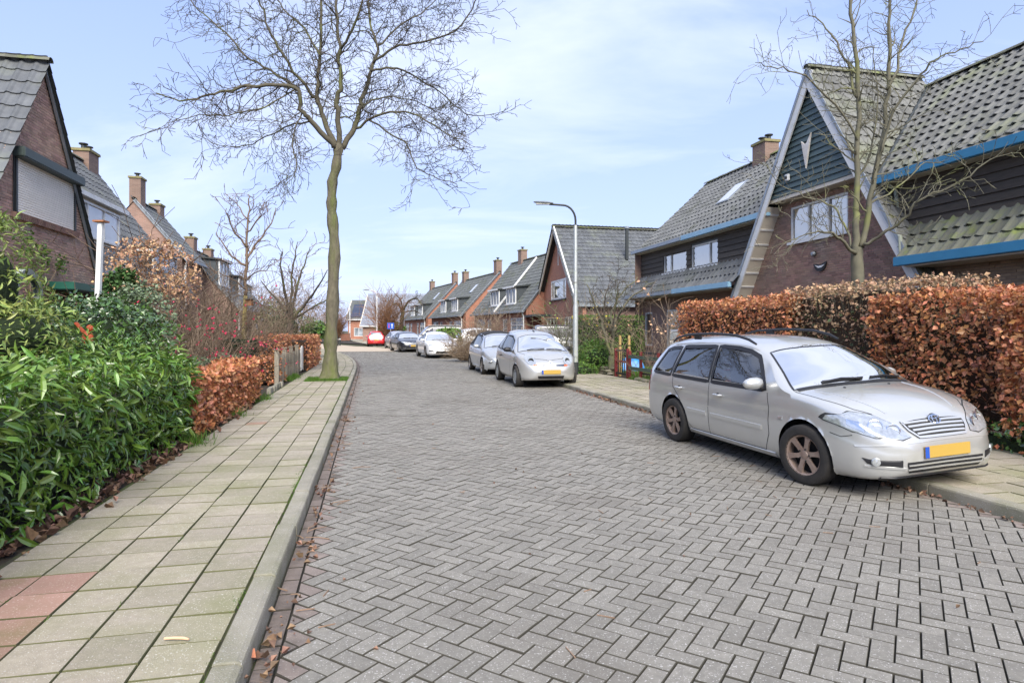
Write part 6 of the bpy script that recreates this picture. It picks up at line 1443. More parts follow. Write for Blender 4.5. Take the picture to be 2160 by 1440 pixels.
def bare_tree(name, label, base, trunk, limbs, cfg, bark, twigm, seed=1, every=.28, lmin=.6, lmax=2.0, trunk_n=14, group=None, limbm=None):
    rnd_ = random.Random(seed); t = thing(name, label, 'tree', base, 0, group); B = Vector(base)
    path, rads = trunk
    tb = MB(); tb.tube([p-B for p in path], rads, trunk_n, cap=False)
    for i_ in range(len(tb.v)):
        ci = path[i_//trunk_n]-B; q = Vector(tb.v[i_])-ci; a_ = 2*PI*(i_ % trunk_n)/trunk_n; h_ = ci.z
        q *= 1+.05*math.sin(a_*3+h_*1.3)+.035*math.sin(a_*7+h_*2.1)+.03*rnd_.gauss(0, 1)+(.18*math.exp(-h_/.18)*math.sin(a_*4+1)); tb.v[i_] = tuple(ci+q)
    tk = tb.build('trunk', bark, t, 'full')
    cr_ = MB()
    for (pth, r0, r1) in limbs:
        rr = [r0+(r1-r0)*i/(len(pth)-1) for i in range(len(pth))]; q = [p-B+Vector((rnd_.gauss(0, .02), rnd_.gauss(0, .02), rnd_.gauss(0, .02))) for p in pth]
        MB().tube(q, rr, 7).build('limb', limbm or (twigm if r0 < .05 else bark), t, 'full')
        clothe(cr_, q, r0, r1, cfg, rnd_, every, lmin, lmax)
    tag(cr_.build('crown', twigm, t), kind='stuff')
    return t
Zt = 18.5
tp = limb_path([(696, 803), (697, 780), (698, 740), (699, 691), (702, 604), (706, 517), (701, 458), (700, 426), (701, 385), (709, 352), (713, 318), (714, 303)], Zt, Zt, 3)
tr_ = []
for i, p in enumerate(tp):
    h = p.z-.1; tr_.append(.186*(1-.045*h)+.16*math.exp(-h/.22)+(.02*math.sin(i*1.9) if i > 3 else 0))
base_t = Vector((tp[0].x, Zt, .07)); tp[0].z = .05
cfg1 = dict(seg=.16, wig=.24, up=.015, rmin=.0065, kids=(2, 1), prob=.62)
LB = [([(706, 312), (684, 285), (654, 255), (635, 230), (624, 188), (540, 181), (476, 192), (443, 200), (380, 212), (330, 195)], 18.4, 16.9, .105, .014),
      ([(710, 312), (690, 270), (680, 240), (669, 204), (672, 160), (676, 92), (678, 0), (676, -90)], 18.5, 19.2, .10, .03),
      ([(715, 312), (714, 240), (708, 211), (720, 181), (715, 130), (717, 104), (711, 55), (708, 0), (706, -100)], 18.5, 18.0, .10, .03),
      ([(718, 104), (743, 63), (765, 0), (780, -80)], 18.2, 17.0, .05, .02),
      ([(722, 314), (747, 270), (761, 222), (772, 185), (787, 137), (797, 100), (780, 50), (775, -30)], 18.6, 20.2, .105, .025),
      ([(789, 135), (832, 100), (887, 89), (958, 67), (1002, 5), (1020, -40)], 19.5, 18.0, .05, .012),
      ([(750, 272), (806, 241), (872, 241), (928, 274), (984, 300)], 18.7, 17.0, .05, .010),
      ([(783, 150), (828, 144), (872, 159), (928, 193), (984, 241), (1040, 240)], 19.2, 20.5, .045, .010),
      ([(773, 250), (832, 285), (865, 318), (880, 352), (928, 378), (965, 393)], 18.8, 16.8, .035, .009),
      ([(665, 207), (632, 167), (587, 100), (561, 48), (547, 0), (520, -60)], 18.5, 17.5, .06, .018),
      ([(628, 186), (569, 148), (517, 115), (472, 67), (420, 20), (380, -30)], 18.2, 19.5, .05, .012),
      ([(635, 238), (617, 293), (624, 352), (602, 392)], 18.0, 16.6, .028, .008),
      ([(655, 255), (610, 265), (560, 290), (500, 310), (440, 300)], 18.3, 20.5, .035, .009),
      ([(676, 120), (640, 60), (600, 20), (560, -40)], 18.8, 20.5, .045, .015),
      ([(760, 222), (815, 205), (880, 215), (950, 250)], 18.6, 19.8, .035, .009),
      ([(797, 100), (850, 50), (900, 20), (940, -30)], 20.0, 21.5, .04, .012),
      ([(624, 190), (560, 225), (500, 240), (420, 245), (350, 260)], 18.0, 15.8, .03, .008)]
bare_tree('street_tree', 'big bare street tree with a mossy trunk standing in the left pavement', base_t, (tp, tr_), [(limb_path(p, a, b), r0*.82, r1) for p, a, b, r0, r1 in LB], cfg1, M_bark, M_twig, 11, every=.15, lmin=.55, lmax=1.9, trunk_n=22, limbm=pm('dark limb bark', (.105, .092, .062), (.065, .058, .042), 9, .95, third=(.12, .13, .045), third_s=1.5))
# garden tree before the big house
Zg = 12.3
gp_ = limb_path([(1809, 760), (1809, 640), (1809, 584), (1807, 545), (1808, 522)], Zg, Zg, 3); gp_[0].z = .05
cfg2 = dict(seg=.13, wig=.20, up=.02, rmin=.0042, kids=(2, 1), prob=.55)
GB = [([(1806, 528), (1806, 470), (1807, 400), (1811, 250), (1806, 100), (1795, 0), (1785, -120)], 12.3, 12.5, .07, .022),
      ([(1818, 522), (1837, 419), (1856, 325), (1875, 194), (1873, 100), (1877, 0), (1880, -100)], 12.3, 12.0, .06, .018),
      ([(1858, 320), (1879, 250), (1905, 201), (1946, 156), (1969, 126), (2030, 105), (2075, 85)], 12.1, 11.2, .03, .008),
      ([(1803, 530), (1770, 505), (1740, 490), (1710, 494), (1670, 505)], 12.2, 11.3, .036, .006),
      ([(1803, 528), (1780, 470), (1759, 437), (1695, 411), (1650, 392), (1612, 344)], 12.3, 13.0, .024, .006),
      ([(1822, 518), (1860, 494), (1905, 464), (1950, 419), (2025, 381), (2100, 332), (2156, 325)], 12.2, 10.6, .034, .006),
      ([(1809, 300), (1762, 224), (1680, 152), (1624, 141), (1594, 130)], 12.4, 11.6, .024, .005),
      ([(1808, 200), (1780, 120), (1745, 60), (1700, 20)], 12.4, 13.0, .028, .008),
      ([(1875, 190), (1905, 90), (1935, 0), (1945, -60)], 12.0, 12.6, .028, .01),
      ([(1806, 380), (1840, 300), (1850, 200), (1840, 100)], 12.4, 13.2, .022, .008),
      ([(1835, 430), (1890, 400), (1940, 350), (1990, 340)], 12.2, 13.0, .022, .007)]
bare_tree('garden_tree', 'slim bare tree with a lichen grey trunk behind the right hedge', Vector((gp_[0].x, Zg, .07)), (gp_, [.15, .135, .13, .125, .12, .12, .118, .115, .112, .11, .108, .106, .10][:len(gp_)]), [(limb_path(p, a, b), r0, r1) for p, a, b, r0, r1 in GB], cfg2, M_twig_g, M_twig_g, 5, every=.115, lmin=.35, lmax=1.1)
# young tree in the left garden
cfg3 = dict(seg=.16, wig=.16, up=.07, rmin=.007, kids=(1, 1), prob=.5)
yp = limb_path([(513, 745), (515, 690), (517, 650), (518, 622)], 17, 17, 3); yp[0].z = .05
YB = [([(518, 624), (519, 560), (521, 500), (524, 440), (526, 410)], 17, 17, .046, .012), ([(518, 610), (490, 590), (455, 570)], 17, 16.3, .02, .008), ([(519, 560), (480, 530), (455, 490)], 17, 17.6, .035, .009), ([(520, 520), (490, 480), (476, 440)], 17, 16.5, .03, .009), ([(520, 545), (545, 510), (572, 470), (583, 440)], 17, 17.8, .035, .009), ([(519, 590), (545, 575), (575, 560)], 17, 16.2, .022, .008), ([(522, 490), (545, 460), (552, 430)], 17, 16.6, .022, .008), ([(523, 470), (505, 440), (497, 415)], 17, 17.4, .02, .008)]
bare_tree('young_tree', 'slender young bare tree with a yellow mossy stem in the left garden', Vector((yp[0].x, 17, .07)), (yp, [.068-.0016*i for i in range(len(yp))]), [(limb_path(p, a, b), r0, r1) for p, a, b, r0, r1 in YB], cfg3, pm('yellow mossy bark', (.30, .24, .09), (.18, .15, .07), 5, .95, third=(.10, .08, .06), third_s=1.2), M_twig_b, 8, every=.13, lmin=.3, lmax=.9, trunk_n=8)
nb_ = thing('nest_box', 'small brown wooden nest box on the young tree', 'nest box', at(526, 638, 16.9)); MB().box((0, 0, 0), (.15, .14, .16)).build('box', pm('brown wood', (.25, .11, .05), None, rough=.7), nb_); MB().box((0, -.02, .09), (.19, .2, .025)).build('lid', M_brown, nb_)
# pollarded tree farther left
cfg4 = dict(seg=.25, wig=.12, up=.06, rmin=.012, kids=(1, 1), prob=.55)
pp = limb_path([(611, 728), (612, 690), (612, 672)], 30, 30, 3); pp[0].z = .05
PB = [([(612, 674), (590, 640), (565, 610), (548, 590)], 30, 31, .08, .015), ([(612, 674), (600, 610), (592, 560), (596, 530)], 30, 29.2, .08, .015), ([(612, 674), (625, 610), (640, 560), (655, 520)], 30, 30.8, .08, .015), ([(614, 674), (645, 640), (675, 600), (690, 570)], 30, 29.3, .08, .015), ([(613, 676), (650, 655), (690, 630), (705, 620)], 30, 31, .06, .015), ([(612, 674), (575, 655), (545, 640), (520, 625)], 30, 29.4, .05, .014), ([(612, 674), (615, 600), (622, 540), (628, 510)], 30, 31, .07, .015)]
bare_tree('pollard_tree', 'spreading bare pollard tree above the hedges left of the street tree', Vector((pp[0].x, 30, .07)), (pp, [.19, .18, .17, .165, .16, .17, .18]), [(limb_path(p, a, b), r0, r1) for p, a, b, r0, r1 in PB], cfg4, M_twig, M_twig_b, 3, every=.3, lmin=.5, lmax=1.4, trunk_n=8)
# bent bare tree at the bend
bp = limb_path([(845, 722), (846, 700), (848, 670), (850, 655)], 66, 66, 3); bp[0].z = .05
cfg5 = dict(seg=.4, wig=.2, up=0, rmin=.018, kids=(2, 1), prob=.6)
BB = [([(850, 657), (862, 635), (880, 630), (890, 645)], 66, 65, .13, .03), ([(849, 660), (838, 640), (820, 650), (812, 668)], 66, 67, .13, .03), ([(850, 657), (846, 635), (836, 622)], 66, 65, .10, .03), ([(850, 660), (870, 655), (888, 662)], 66, 67, .08, .03)]
bare_tree('bent_tree', 'bare tree with bent drooping branches at the far bend', Vector((bp[0].x, 66, .05)), (bp, [.26-.008*i for i in range(len(bp))]), [(limb_path(p, a, b), r0, r1) for p, a, b, r0, r1 in BB], cfg5, M_twig, M_twig, 4, every=.35, lmin=.8, lmax=2.2, trunk_n=8)
# multi-stem shrub tree in the right garden
cfg6 = dict(seg=.13, wig=.2, up=.03, rmin=.0065, kids=(2, 1), prob=.55)
sp_ = limb_path([(1291, 792), (1290, 770), (1290, 750)], 20.6, 20.6, 3); sp_[0].z = .05
SB = [([(1290, 755), (1270, 690), (1255, 640), (1240, 600)], 20.6, 20.0, .06, .012), ([(1291, 752), (1293, 700), (1290, 660), (1310, 620), (1345, 585)], 20.6, 21.2, .06, .012), ([(1293, 755), (1296, 690), (1320, 640), (1360, 605), (1385, 595)], 20.6, 20.0, .055, .01), ([(1290, 700), (1275, 650), (1283, 600)], 20.6, 21.2, .04, .012), ([(1292, 690), (1300, 640), (1305, 595)], 20.6, 20.2, .03, .01)]
bare_tree('shrub_tree', 'many stemmed bare shrub tree behind the stone edging near the lamp post', Vector((sp_[0].x, 20.6, .07)), (sp_, [.11]*len(sp_)), [(limb_path(p, a, b), r0, r1) for p, a, b, r0, r1 in SB], cfg6, M_twig_g, M_twig, 6, every=.16, lmin=.4, lmax=1.2, trunk_n=8)

# ---- shrubs
def twig_shrub(name, label, c, rx_, h, n, m, r=.008, lean=.8, seed=1, lvl=1, z0=None, cat='shrub', berries=None, leaves=None, group=None, cloud=None):
    rnd_ = random.Random(seed); t = thing(name, label, cat, (c[0], c[1], PAVE-.03), 0, group); mb = MB(); tips = []
    cfg = dict(seg=h/5, wig=.16, up=.03, rmin=r*.5, kids=(2, 1), prob=.75)
    for i in range(n):
        a = rnd_.uniform(0, 2*PI); q = rnd_.random()**.6; d = Vector((math.cos(a)*q*lean, math.sin(a)*q*lean, 1)); st = Vector((math.cos(a)*rx_*.25*q, math.sin(a)*rx_*.25*q, 0 if z0 is None else z0*rnd_.random()))
        k0 = len(mb.v); sprout(mb, st, d, h*rnd_.uniform(.6, 1.05), r, lvl, cfg, rnd_); tips += [mb.v[j] for j in range(k0, len(mb.v), 7)]
    tag(mb.build('stems', m, t), kind='stuff')
    def deco(nm, spec):
        mat_, cnt, size, tv, tf, zmin = spec; pts = np.array([p for p in tips if p[2] > zmin*h]); idx = RNG.choice(len(pts), cnt); P = pts[idx]+RNG.normal(0, size*.6, (cnt, 3)); O = unit(P-np.array([0, 0, h*.4]))
        tag(obj(nm, scatter_mesh(nm, np.array(tv), tf, leaf_T(P, O, size, .3, 1.3)), mat_, t), kind='stuff')
    if berries: deco('berries', berries)
    if leaves: deco('leaves', leaves)
    if cloud:
        mat_, cnt, size, cz, R_ = cloud; dd = unit(RNG.normal(0, 1, (cnt, 3)))*(RNG.uniform(.15, 1, (cnt, 1))**.5); P = dd*np.array(R_)+np.array([0, 0, cz]); q = lump(P, 4.0, 3.1) > -.12; P = P[q]
        tag(obj('leaves', scatter_mesh('leaves', np.array(BEV), BEF, leaf_T(P, unit(P-np.array([0, 0, cz])), size, .3, 1.4)), mat_, t), kind='stuff')
    return t
def leafy_shrub(name, label, c, rad, n, size, m, tv=BEV, tf=BEF, z0=None, seed=0.0, core=M_core_g, rough=.22, up=.3, spread=1.1, nparts=0, droop=0.0, cat='shrub', corek=.55, gaps=-1.0):
    t = thing(name, label, cat, (c[0], c[1], PAVE-.03)); d = unit(RNG.normal(0, 1, (n, 3))); d[:, 2] = np.where(d[:, 2] < -.75, -d[:, 2], d[:, 2]); R_ = np.array(rad); cz = c[2]
    L1 = lump(d*np.array([1, 1, 1]), 4.5, seed); f = 1+rough*L1-np.abs(RNG.normal(0, .13, n)); P = d*R_*f[:, None]+np.array([0, 0, cz]); q = (P[:, 2] > .05) & (L1 > gaps); P, d = P[q], d[q]
    pieces(t, 'leaf', tv, tf, leaf_T(P, d, size, up, spread, droop), m, 'leaves', size=size, nparts=nparts)
    s_ = MB().sphere((0, 0, cz), tuple(R_*corek), 12, 8); s_.v = [(x, y, max(z, 0)) for x, y, z in s_.v]; s_.build('shade_core', core, t)  # solid ball, coloured dark as the shade behind the leaves
    for k in range(3): MB().tube([(.1*math.cos(k*2.1), .1*math.sin(k*2.1), 0), (.2*math.cos(k*2.1), .2*math.sin(k*2.1), cz)], [.02, .012], 5).build('stem', M_twig_b, t)
    return t
OCT = [(-.5, 0, 0), (0, -.5, 0), (.5, 0, 0), (0, .5, 0), (0, 0, .5), (0, 0, -.5)]; OCF = [(0, 1, 4), (1, 2, 4), (2, 3, 4), (3, 0, 4), (1, 0, 5), (2, 1, 5), (3, 2, 5), (0, 3, 5)]
def g2(x, y, Z): q = at(x, y, Z); return (q.x, q.y, q.z-PAVE)
leafy_shrub('pieris_shrub', 'tall yellow green shrub with pale tips at the left edge', g2(-40, 600, 6.6), (.50, .7, .85), 1900, .075, M_pieris, LAV, LAF, seed=1, nparts=150, rough=.3)
leafy_shrub('pieris_shrub', 'low yellow green bush below the tall shrub at the left edge', g2(40, 705, 6.6), (.50, .6, .42), 1300, .07, M_pieris, LAV, LAF, seed=3, nparts=60, rough=.3)
leafy_shrub('holly_bush', 'dark glossy holly bush before the shuttered brick house', g2(185, 716, 9.0), (1.05, .9, .66), 5600, .055, M_holly, seed=5, rough=.42, spread=1.3)
leafy_shrub('grey_shrub', 'pale grey green shrub right of the holly bush', g2(300, 690, 10.2), (.5, .5, .75), 1900, .05, M_varieg, seed=2, rough=.3)
leafy_shrub('conifer_shrub', 'small dark green conifer between the holly and the tan beech', g2(255, 650, 11.5), (.45, .45, .7), 2200, .07, pm('conifer green', (.05, .11, .02), (.03, .07, .015), 7, .7, rnd=.4), seed=7, rough=.2)
# tan-leaved beech trained as a flat crown
tb_ = twig_shrub('beech_tree', 'bushy small tree holding dry tan beech leaves in the left garden', at(315, 700, 14.2).xy, .5, 3.1, 30, M_twig_b, .013, .42, 21, 2, cat='tree', cloud=(M_beech_t, 5600, .066, 2.62, (1.08, .95, .98)))
for i_, (x_, Z_, r_, h_, n_, m_, lb) in enumerate(((440, 16.5, 1.2, 2.7, 120, M_twig_b, 'dense brown twiggy bush behind the pink berry shrub'), (395, 14.8, 1.0, 2.3, 90, M_twig_t, 'tan twiggy bush left of the pink berry shrub'), (500, 21.0, 1.3, 2.2, 90, M_twig_t, 'pale brown twiggy bush behind the young tree'), (560, 26.0, 1.6, 2.3, 110, M_twig_t, 'wide brown twiggy bush under the pollard tree'), (350, 12.6, .8, 1.7, 70, M_twig_t, 'low tan twiggy bush beside the grey green shrub'))):
    twig_shrub('twiggy_bush', lb, at(x_, 700, Z_).xy, r_, h_, n_, m_, .009, .75, 30+i_, 1)
twig_shrub('berry_shrub', 'shrub with bright pink berries behind the laurel hedge', at(437, 700, 12.2).xy, .6, 1.75, 26, M_twig_b, .010, .6, 41, 2, berries=(M_pink, 380, .032, OCT, OCF, .35))
twig_shrub('ornamental_grass', 'tuft of tall straw coloured grass by the white post', at(232, 700, 9.6).xy, .3, 2.0, 60, pm('straw', (.42, .33, .17), (.34, .26, .13), 5, .8), .005, .28, 44, 0)
# ---- things in the left garden
po_ = thing('garden_post', 'leaning white square post with a rusty cap beside the brick gable', 'post', (at(196, 690, 9.8).x, 9.8, PAVE-.03))
tpz = at(213, 470, 9.8)-Vector(po_.location); MB().span((0, 0, 0), tpz, .072, .072).build('post', M_white, po_, bevel=.008); MB().box(tpz+Vector((0, 0, .02)), (.17, .15, .025)).build('cap', pm('rusty metal', (.36, .15, .06), (.25, .10, .05), 9, .8), po_)
pot = thing('plant_pot', 'black plant pot standing behind the laurel hedge', 'pot', (at(217, 745, 8.2).x, 8.2, .96)); MB().lathe([(.11, 0), (.15, .26), (.165, .26), (.165, .30), (.145, .30), (.14, .25), (.001, .24)], 18).build('pot_body', M_black, pot, True); MB().lathe([(.14, .252), (.001, .256)], 12).build('soil', M_soil, pot)
MB().box((0, 0, -.44), (.3, .3, .87)).build('stand', M_brown, pot)
og = thing('garden_ornament', 'small rust red garden ornament on a stake among the holly leaves', 'ornament', (at(185, 700, 8.0).x, 8.0, PAVE-.03)); zt_ = at(185, 697, 8.0).z
MB().tube([(0, 0, 0), (0, 0, zt_-.1)], .012, 6).build('stake', M_darkframe, og); M_rust = pm('rust red paint', (.45, .09, .03), (.35, .06, .02), 8, .6)
MB().sphere((0, 0, zt_-.17), (.07, .06, .10), 10, 7).build('bird_body', M_rust, og, True); MB().sphere((.03, 0, zt_-.04), (.045, .04, .045), 8, 6).build('bird_head', M_rust, og, True); MB().span((-.04, 0, zt_-.10), (-.15, .0, zt_+.03), .05, .02).build('bird_tail', M_rust, og)
# arched arbour in front of the house
ar = thing('arbour', 'grey wooden arched arbour over the dark porch of the brick gable house', 'arbour', ST(-6.55, 13.95, 0), TH); arcm = pm('grey green wood', (.28, .31, .28), (.22, .25, .22), 4, .7)
def arch_(r0, r1, z0, n=14):
    vs = [];
    for r in (r0, r1):
        for k in range(n+1): a = PI*k/n; vs.append((0, r*math.cos(a), z0+r*math.sin(a)))
    return vs, [(k, k+1, n+2+k, n+1+k) for k in range(n)]
vs, fs = arch_(.52, .40, 2.2); mb = MB().add(vs, fs); mb.add([(v_[0]+.12, v_[1], v_[2]) for v_ in vs], fs); mb.add([vs[k] for k in range(15)]+[(vs[k][0]+.12, vs[k][1], vs[k][2]) for k in range(15)], [(k, k+1, 16+k, 15+k) for k in range(14)]); mb.build('arch', arcm, ar)
for s_ in (1, -1): MB().box((.06, s_*.46, 1.15), (.12, .12, 2.1)).build('arbour_post', arcm, ar)
MB().box((-.3, 0, 1.25), (.04, .9, 2.3)).build('porch_shade_panel', M_dark, ar); MB().prism([(.4*math.cos(a), .4*math.sin(a)) for a in np.linspace(0, PI, 10)], (-.3, 0, 2.38), (0, 1, 0), (0, 0, 1), (1, 0, 0), .04).build('porch_shade_head', M_dark, ar)  # dark panels coloured as the shade inside the porch opening
# climbing shrub trained on the gable
es = thing('espalier', 'climbing shrub with small leaf clumps trained on the left brick gable', 'climbing plant', ST(-6.95, 15.2, .1), TH); mb = MB(); clumps = []
for pth in ([(-.3, 0), (-.25, 2.2), (-.2, 2.75), (-.35, 3.35)], [(-.25, 2.0), (.2, 2.5), (.25, 2.95), (.15, 3.2)], [(-.2, 2.1), (.6, 2.5), (.95, 2.85), (.98, 3.0)], [(.5, 2.45), (1.0, 2.45), (1.5, 2.2), (1.75, 2.1)]):
    mb.tube([(.06, a, b) for a, b in pth], [.025, .02, .016, .01], 5); clumps += [(a, b) for a, b in pth[2:]]+[((pth[2][0]+pth[3][0])/2, (pth[2][1]+pth[3][1])/2)]
mb.build('stems', M_twig_t, es)['kind'] = 'stuff'
P = np.concatenate([np.column_stack([RNG.normal(.10, .04, 60), RNG.normal(a, .10, 60), RNG.normal(b, .10, 60)]) for a, b in clumps]); tag(obj('leaves', scatter_mesh('leaves', np.array(BEV), BEF, leaf_T(P, np.tile([1.0, 0, 0], (len(P), 1)), .055, .4, 1.2)), M_leaf, es), kind='stuff')
# ---- right garden plants
hedge('thuja_hedge', 'flat topped bright green conifer hedge by the brick entrance', (*(lambda a, b: (a, b))(8.55, 11.2), 24.6, 26.2, .1, 2.16), 9000, .05, M_thuja, M_core_g, depth=.12, rough=.05, seed=1, ntw=0, spread=.8)
hedge('conifer', 'small dark green conifer by the white window left of the copper hedge', (8.3, 8.9, 14.9, 15.7, .1, 1.45), 2600, .05, M_thuja, M_core_g, 'shrub', depth=.1, rough=.06, seed=6, ntw=0)
leafy_shrub('leafy_shrub', 'bright green leafy shrub between lamp post and bare shrub tree', g2(1262, 752, 21.5), (.75, .7, .62), 2200, .09, M_leaf, LAV, LAF, seed=4, rough=.3)
leafy_shrub('leafy_shrub', 'low green plants at the foot of the lamp post beside the stones', g2(1232, 780, 21.0), (.5, .4, .28), 700, .08, M_leaf, LAV, LAF, seed=14, rough=.3)
twig_shrub('forsythia', 'bare shrub dotted with yellow blossom before the brown brick wall', at(1275, 700, 24.0).xy, .5, 2.6, 22, M_twig_t, .010, .35, 51, 1, berries=(M_yellow, 45, .06, BEV, BEF, .6))
twig_shrub('rose_shrub', 'tall bare shrub with a few orange leaves left of the copper hedge', at(1385, 700, 17.6).xy, .6, 2.35, 13, M_twig_t, .008, .55, 52, 1, leaves=(M_beech_t, 70, .07, BEV, BEF, .6))
twig_shrub('bare_shrub', 'pale bare shrub behind the red and green fence', at(1350, 700, 18.8).xy, .6, 1.9, 13, M_twig_t, .007, .75, 53, 1)
twig_shrub('bare_shrub', 'twiggy shrub in front of the dark grey van', at(1195, 700, 26).xy, .9, 2.6, 50, M_twig_g, .012, .7, 54, 1, leaves=(M_leaf, 150, .07, BEV, BEF, .3))
twig_shrub('dry_shrub', 'low dry pinkish brown shrub beside the white saloon', at(985, 700, 31).xy, 1.4, 1.25, 220, M_twig_t, .010, 1.3, 55, 1)
twig_shrub('dry_shrub', 'taller bare brown shrub behind the low dry shrub', at(1022, 700, 38).xy, 1.3, 2.5, 90, M_twig_t, .014, .8, 56, 1)
twig_shrub('pampas_grass', 'clump of pale pampas plumes beside the row house downpipe', at(1104, 700, 41).xy, .5, 1.75, 60, pm('pampas', (.55, .40, .28), (.45, .32, .22), 4, .9), .03, .35, 57, 0)
leafy_shrub('green_bush', 'small dark green bush behind the white saloon', g2(947, 712, 41), (.9, .8, .7), 1500, .12, M_thuja, seed=24, rough=.2)
leafy_shrub('green_bush', 'round green bush below the blue traffic sign', g2(826, 697, 68), (1.6, 1.2, .9), 900, .22, M_leaf, seed=25, rough=.2)
twig_shrub('pollard_willow', 'dense orange brown pollard bush behind the second lamp post', at(816, 700, 63).xy, 1.0, 4.0, 160, pm('orange twig', (.26, .14, .07), (.19, .10, .055), 4, .9), .02, .48, 58, 1, z0=1.2, cat='tree')
twig_shrub('pollard_willow', 'small far orange brown pollard bush by the solar house', at(712, 700, 88).xy, .8, 3.2, 110, MATS['orange twig'], .025, .45, 59, 1, z0=1.2, cat='tree')
for i_, (x_, Z_, h_, r_, lb) in enumerate(((560, 62, 6.5, 3, 'hazy bare tree far behind the pollard tree'), (640, 75, 5.0, 3, 'bare far tree right of the pollard tree'), (585, 95, 7.5, 4, 'tallest bare far tree on the left horizon'), (670, 105, 5.5, 4, 'low bare far tree beside the street tree trunk'), (530, 80, 5.5, 3, 'bare far tree behind the young tree'))):
    twig_shrub('far_tree', lb, at(x_, 700, Z_).xy, r_, h_, 46, M_twig_t, .035, .7, 70+i_, 2, cat='tree')
leafy_shrub('green_bush', 'far green bush behind the left copper hedge', g2(668, 700, 34), (.8, .8, .55), 900, .12, M_leaf, seed=26, rough=.2)
leafy_shrub('olive_bush', 'tall olive green bush below the pollard tree', g2(590, 690, 33), (1.8, 1.4, 1.2), 2600, .10, pm('olive leaf', (.16, .17, .08), (.11, .12, .055), 6, .7, rnd=.4), seed=27, rough=.3)
# ================================================================== street furniture and small things
def lamp_post(label, X, Z, m=M_steel, h=5.62, head=-1.0, r=.075):
    t = thing('street_lamp', label, 'street lamp', (X, Z, .09), 0, 'street lamps')
    MB().lathe([(.095, 0), (.095, .42)], 14).build('base_sleeve', M_darkframe, t, True)
    MB().lathe([(r*1.12, .0), (r*1.12, 2.2), (r*.86, 2.3), (r*.80, 4.75), (r*.55, 4.85)], 14).build('column', m, t, True)
    a = [(0, 0, 4.8)]+[(head*(.42-.42*math.cos(q)), 0, h-.62+.5*math.sin(q)) for q in np.linspace(0, PI/2, 8)]+[(head*.85, 0, h-.09)]
    MB().tube(a, .034, 8).build('arm', M_darkframe if m is M_steel else m, t, True)
    vs = [];
    secs = [(.72, .05, .02), (.85, .10, .045), (1.05, .12, .05), (1.28, .10, .035), (1.36, .05, .015)]
    for q, w_, hh in secs:
        for k in range(10): b = 2*PI*k/10; vs.append((head*q, w_*math.cos(b), h-.055+.05*(1.4-q)*.0+hh*math.sin(b)-(q-.72)*-.06))
    hd_ = MB().add(vs, [(i*10+k, i*10+(k+1) % 10, (i+1)*10+(k+1) % 10, (i+1)*10+k) for i in range(4) for k in range(10)]+[tuple(range(10)), tuple(40+k for k in range(10))]).build('lamp_head', M_zinc, t, True)
    MB().box((head*1.06, 0, h-.085), (.45, .15, .03)).build('lamp_glass', pm('lamp diffuser', (.6, .6, .55), None, rough=.3), hd_, bevel=.01)
    MB().box((0, -.085, .75), (.10, .02, .32)).build('inspection_door', m, t)
    return t
lamp_post('tall grey street lamp on the right pavement beside the silver hatchback', 2.06, 20.5)
M_lampw = pm('white lamp paint', (.68, .69, .69), (.6, .61, .61), 4, .4)
lamp_post('white street lamp at the bend in front of the red hatchback', at(795, 700, 62.5).x, 62.5, M_lampw, 5.5)
lamp_post('farthest white street lamp before the brick house with solar panels', at(738, 700, 94).x, 94, M_lampw, 5.6)
# traffic sign
sg = thing('traffic_sign', 'blue traffic sign with arrows on a pole by the round green bush', 'traffic sign', (at(824, 700, 57).x, 57, .05))
MB().lathe([(.03, 0), (.03, 1.62)], 8).build('sign_pole', M_steel, sg); pn = MB().box((0, 0, 1.9), (.62, .03, .56)).build('sign_panel', pm('sign blue', (.02, .09, .42), None, rough=.4), sg, bevel=.006)
MB().prism([(.10, -.2), (.16, -.2), (.16, .08), (.22, .08), (.13, .2), (.04, .08), (.10, .08)], (0, -.018, 1.9), (1, 0, 0), (0, 0, 1), (0, -1, 0), .004).build('white_arrow', M_white, pn)
MB().prism([(-.18, .2), (-.12, .2), (-.12, -.08), (-.06, -.08), (-.15, -.2), (-.24, -.08), (-.18, -.08)], (0, -.018, 1.9), (1, 0, 0), (0, 0, 1), (0, -1, 0), .004).build('red_arrow', pm('sign red', (.6, .03, .06), None, rough=.4), pn)
# bollards and low island at the junction
for i_, (x_, Z_, lb) in enumerate(((712, 62, 'left of two dark bollards at the junction corner'), (717, 63.5, 'right of two dark bollards at the junction corner'))):
    b_ = thing('bollard', lb, 'bollard', (at(x_, 700, Z_).x, Z_, .03), 0, 'bollards at the junction'); MB().lathe([(.10, 0), (.09, .75), (.07, .82), (.001, .84)], 12).build('bollard_post', M_darkframe, b_, True); MB().lathe([(.094, .6), (.093, .68)], 12).build('white_band', M_white, b_)
# weathered fence along the left pavement
M_oldwood = pm('weathered wood', (.27, .24, .19), (.17, .15, .12), 9, .9, rnd=.25, stretch=(3, 3, .4), bump=.4, bscale=30)
fn = thing('garden_fence', 'weathered wooden picket fence along the left pavement behind the street tree', 'fence', ST(-2.42, 17.6, PAVE-.03), TH); rn = random.Random(4)
for k, v in enumerate(np.arange(0.0, 6.0, .17)):
    if k % 9 == 0:
        po = MB().box((0, v, .46), (.11, .11, .95+rn.uniform(-.05, .1))).build('fence_post', M_oldwood, fn, bevel=.008); MB().box((0, v, .96), (.14, .14, .035)).build('post_cap', M_oldwood, po)
    else: MB().box((.02+rn.gauss(0, .008), v, .44), (.022, .075, .74+rn.uniform(-.06, .06)), Matrix.Rotation(rn.gauss(0, .02), 3, 'X')).build('picket', M_oldwood, fn)
for z in (.28, .66): MB().box((-.02, 3.0, z), (.03, 6.0, .07)).build('rail', M_oldwood, fn)
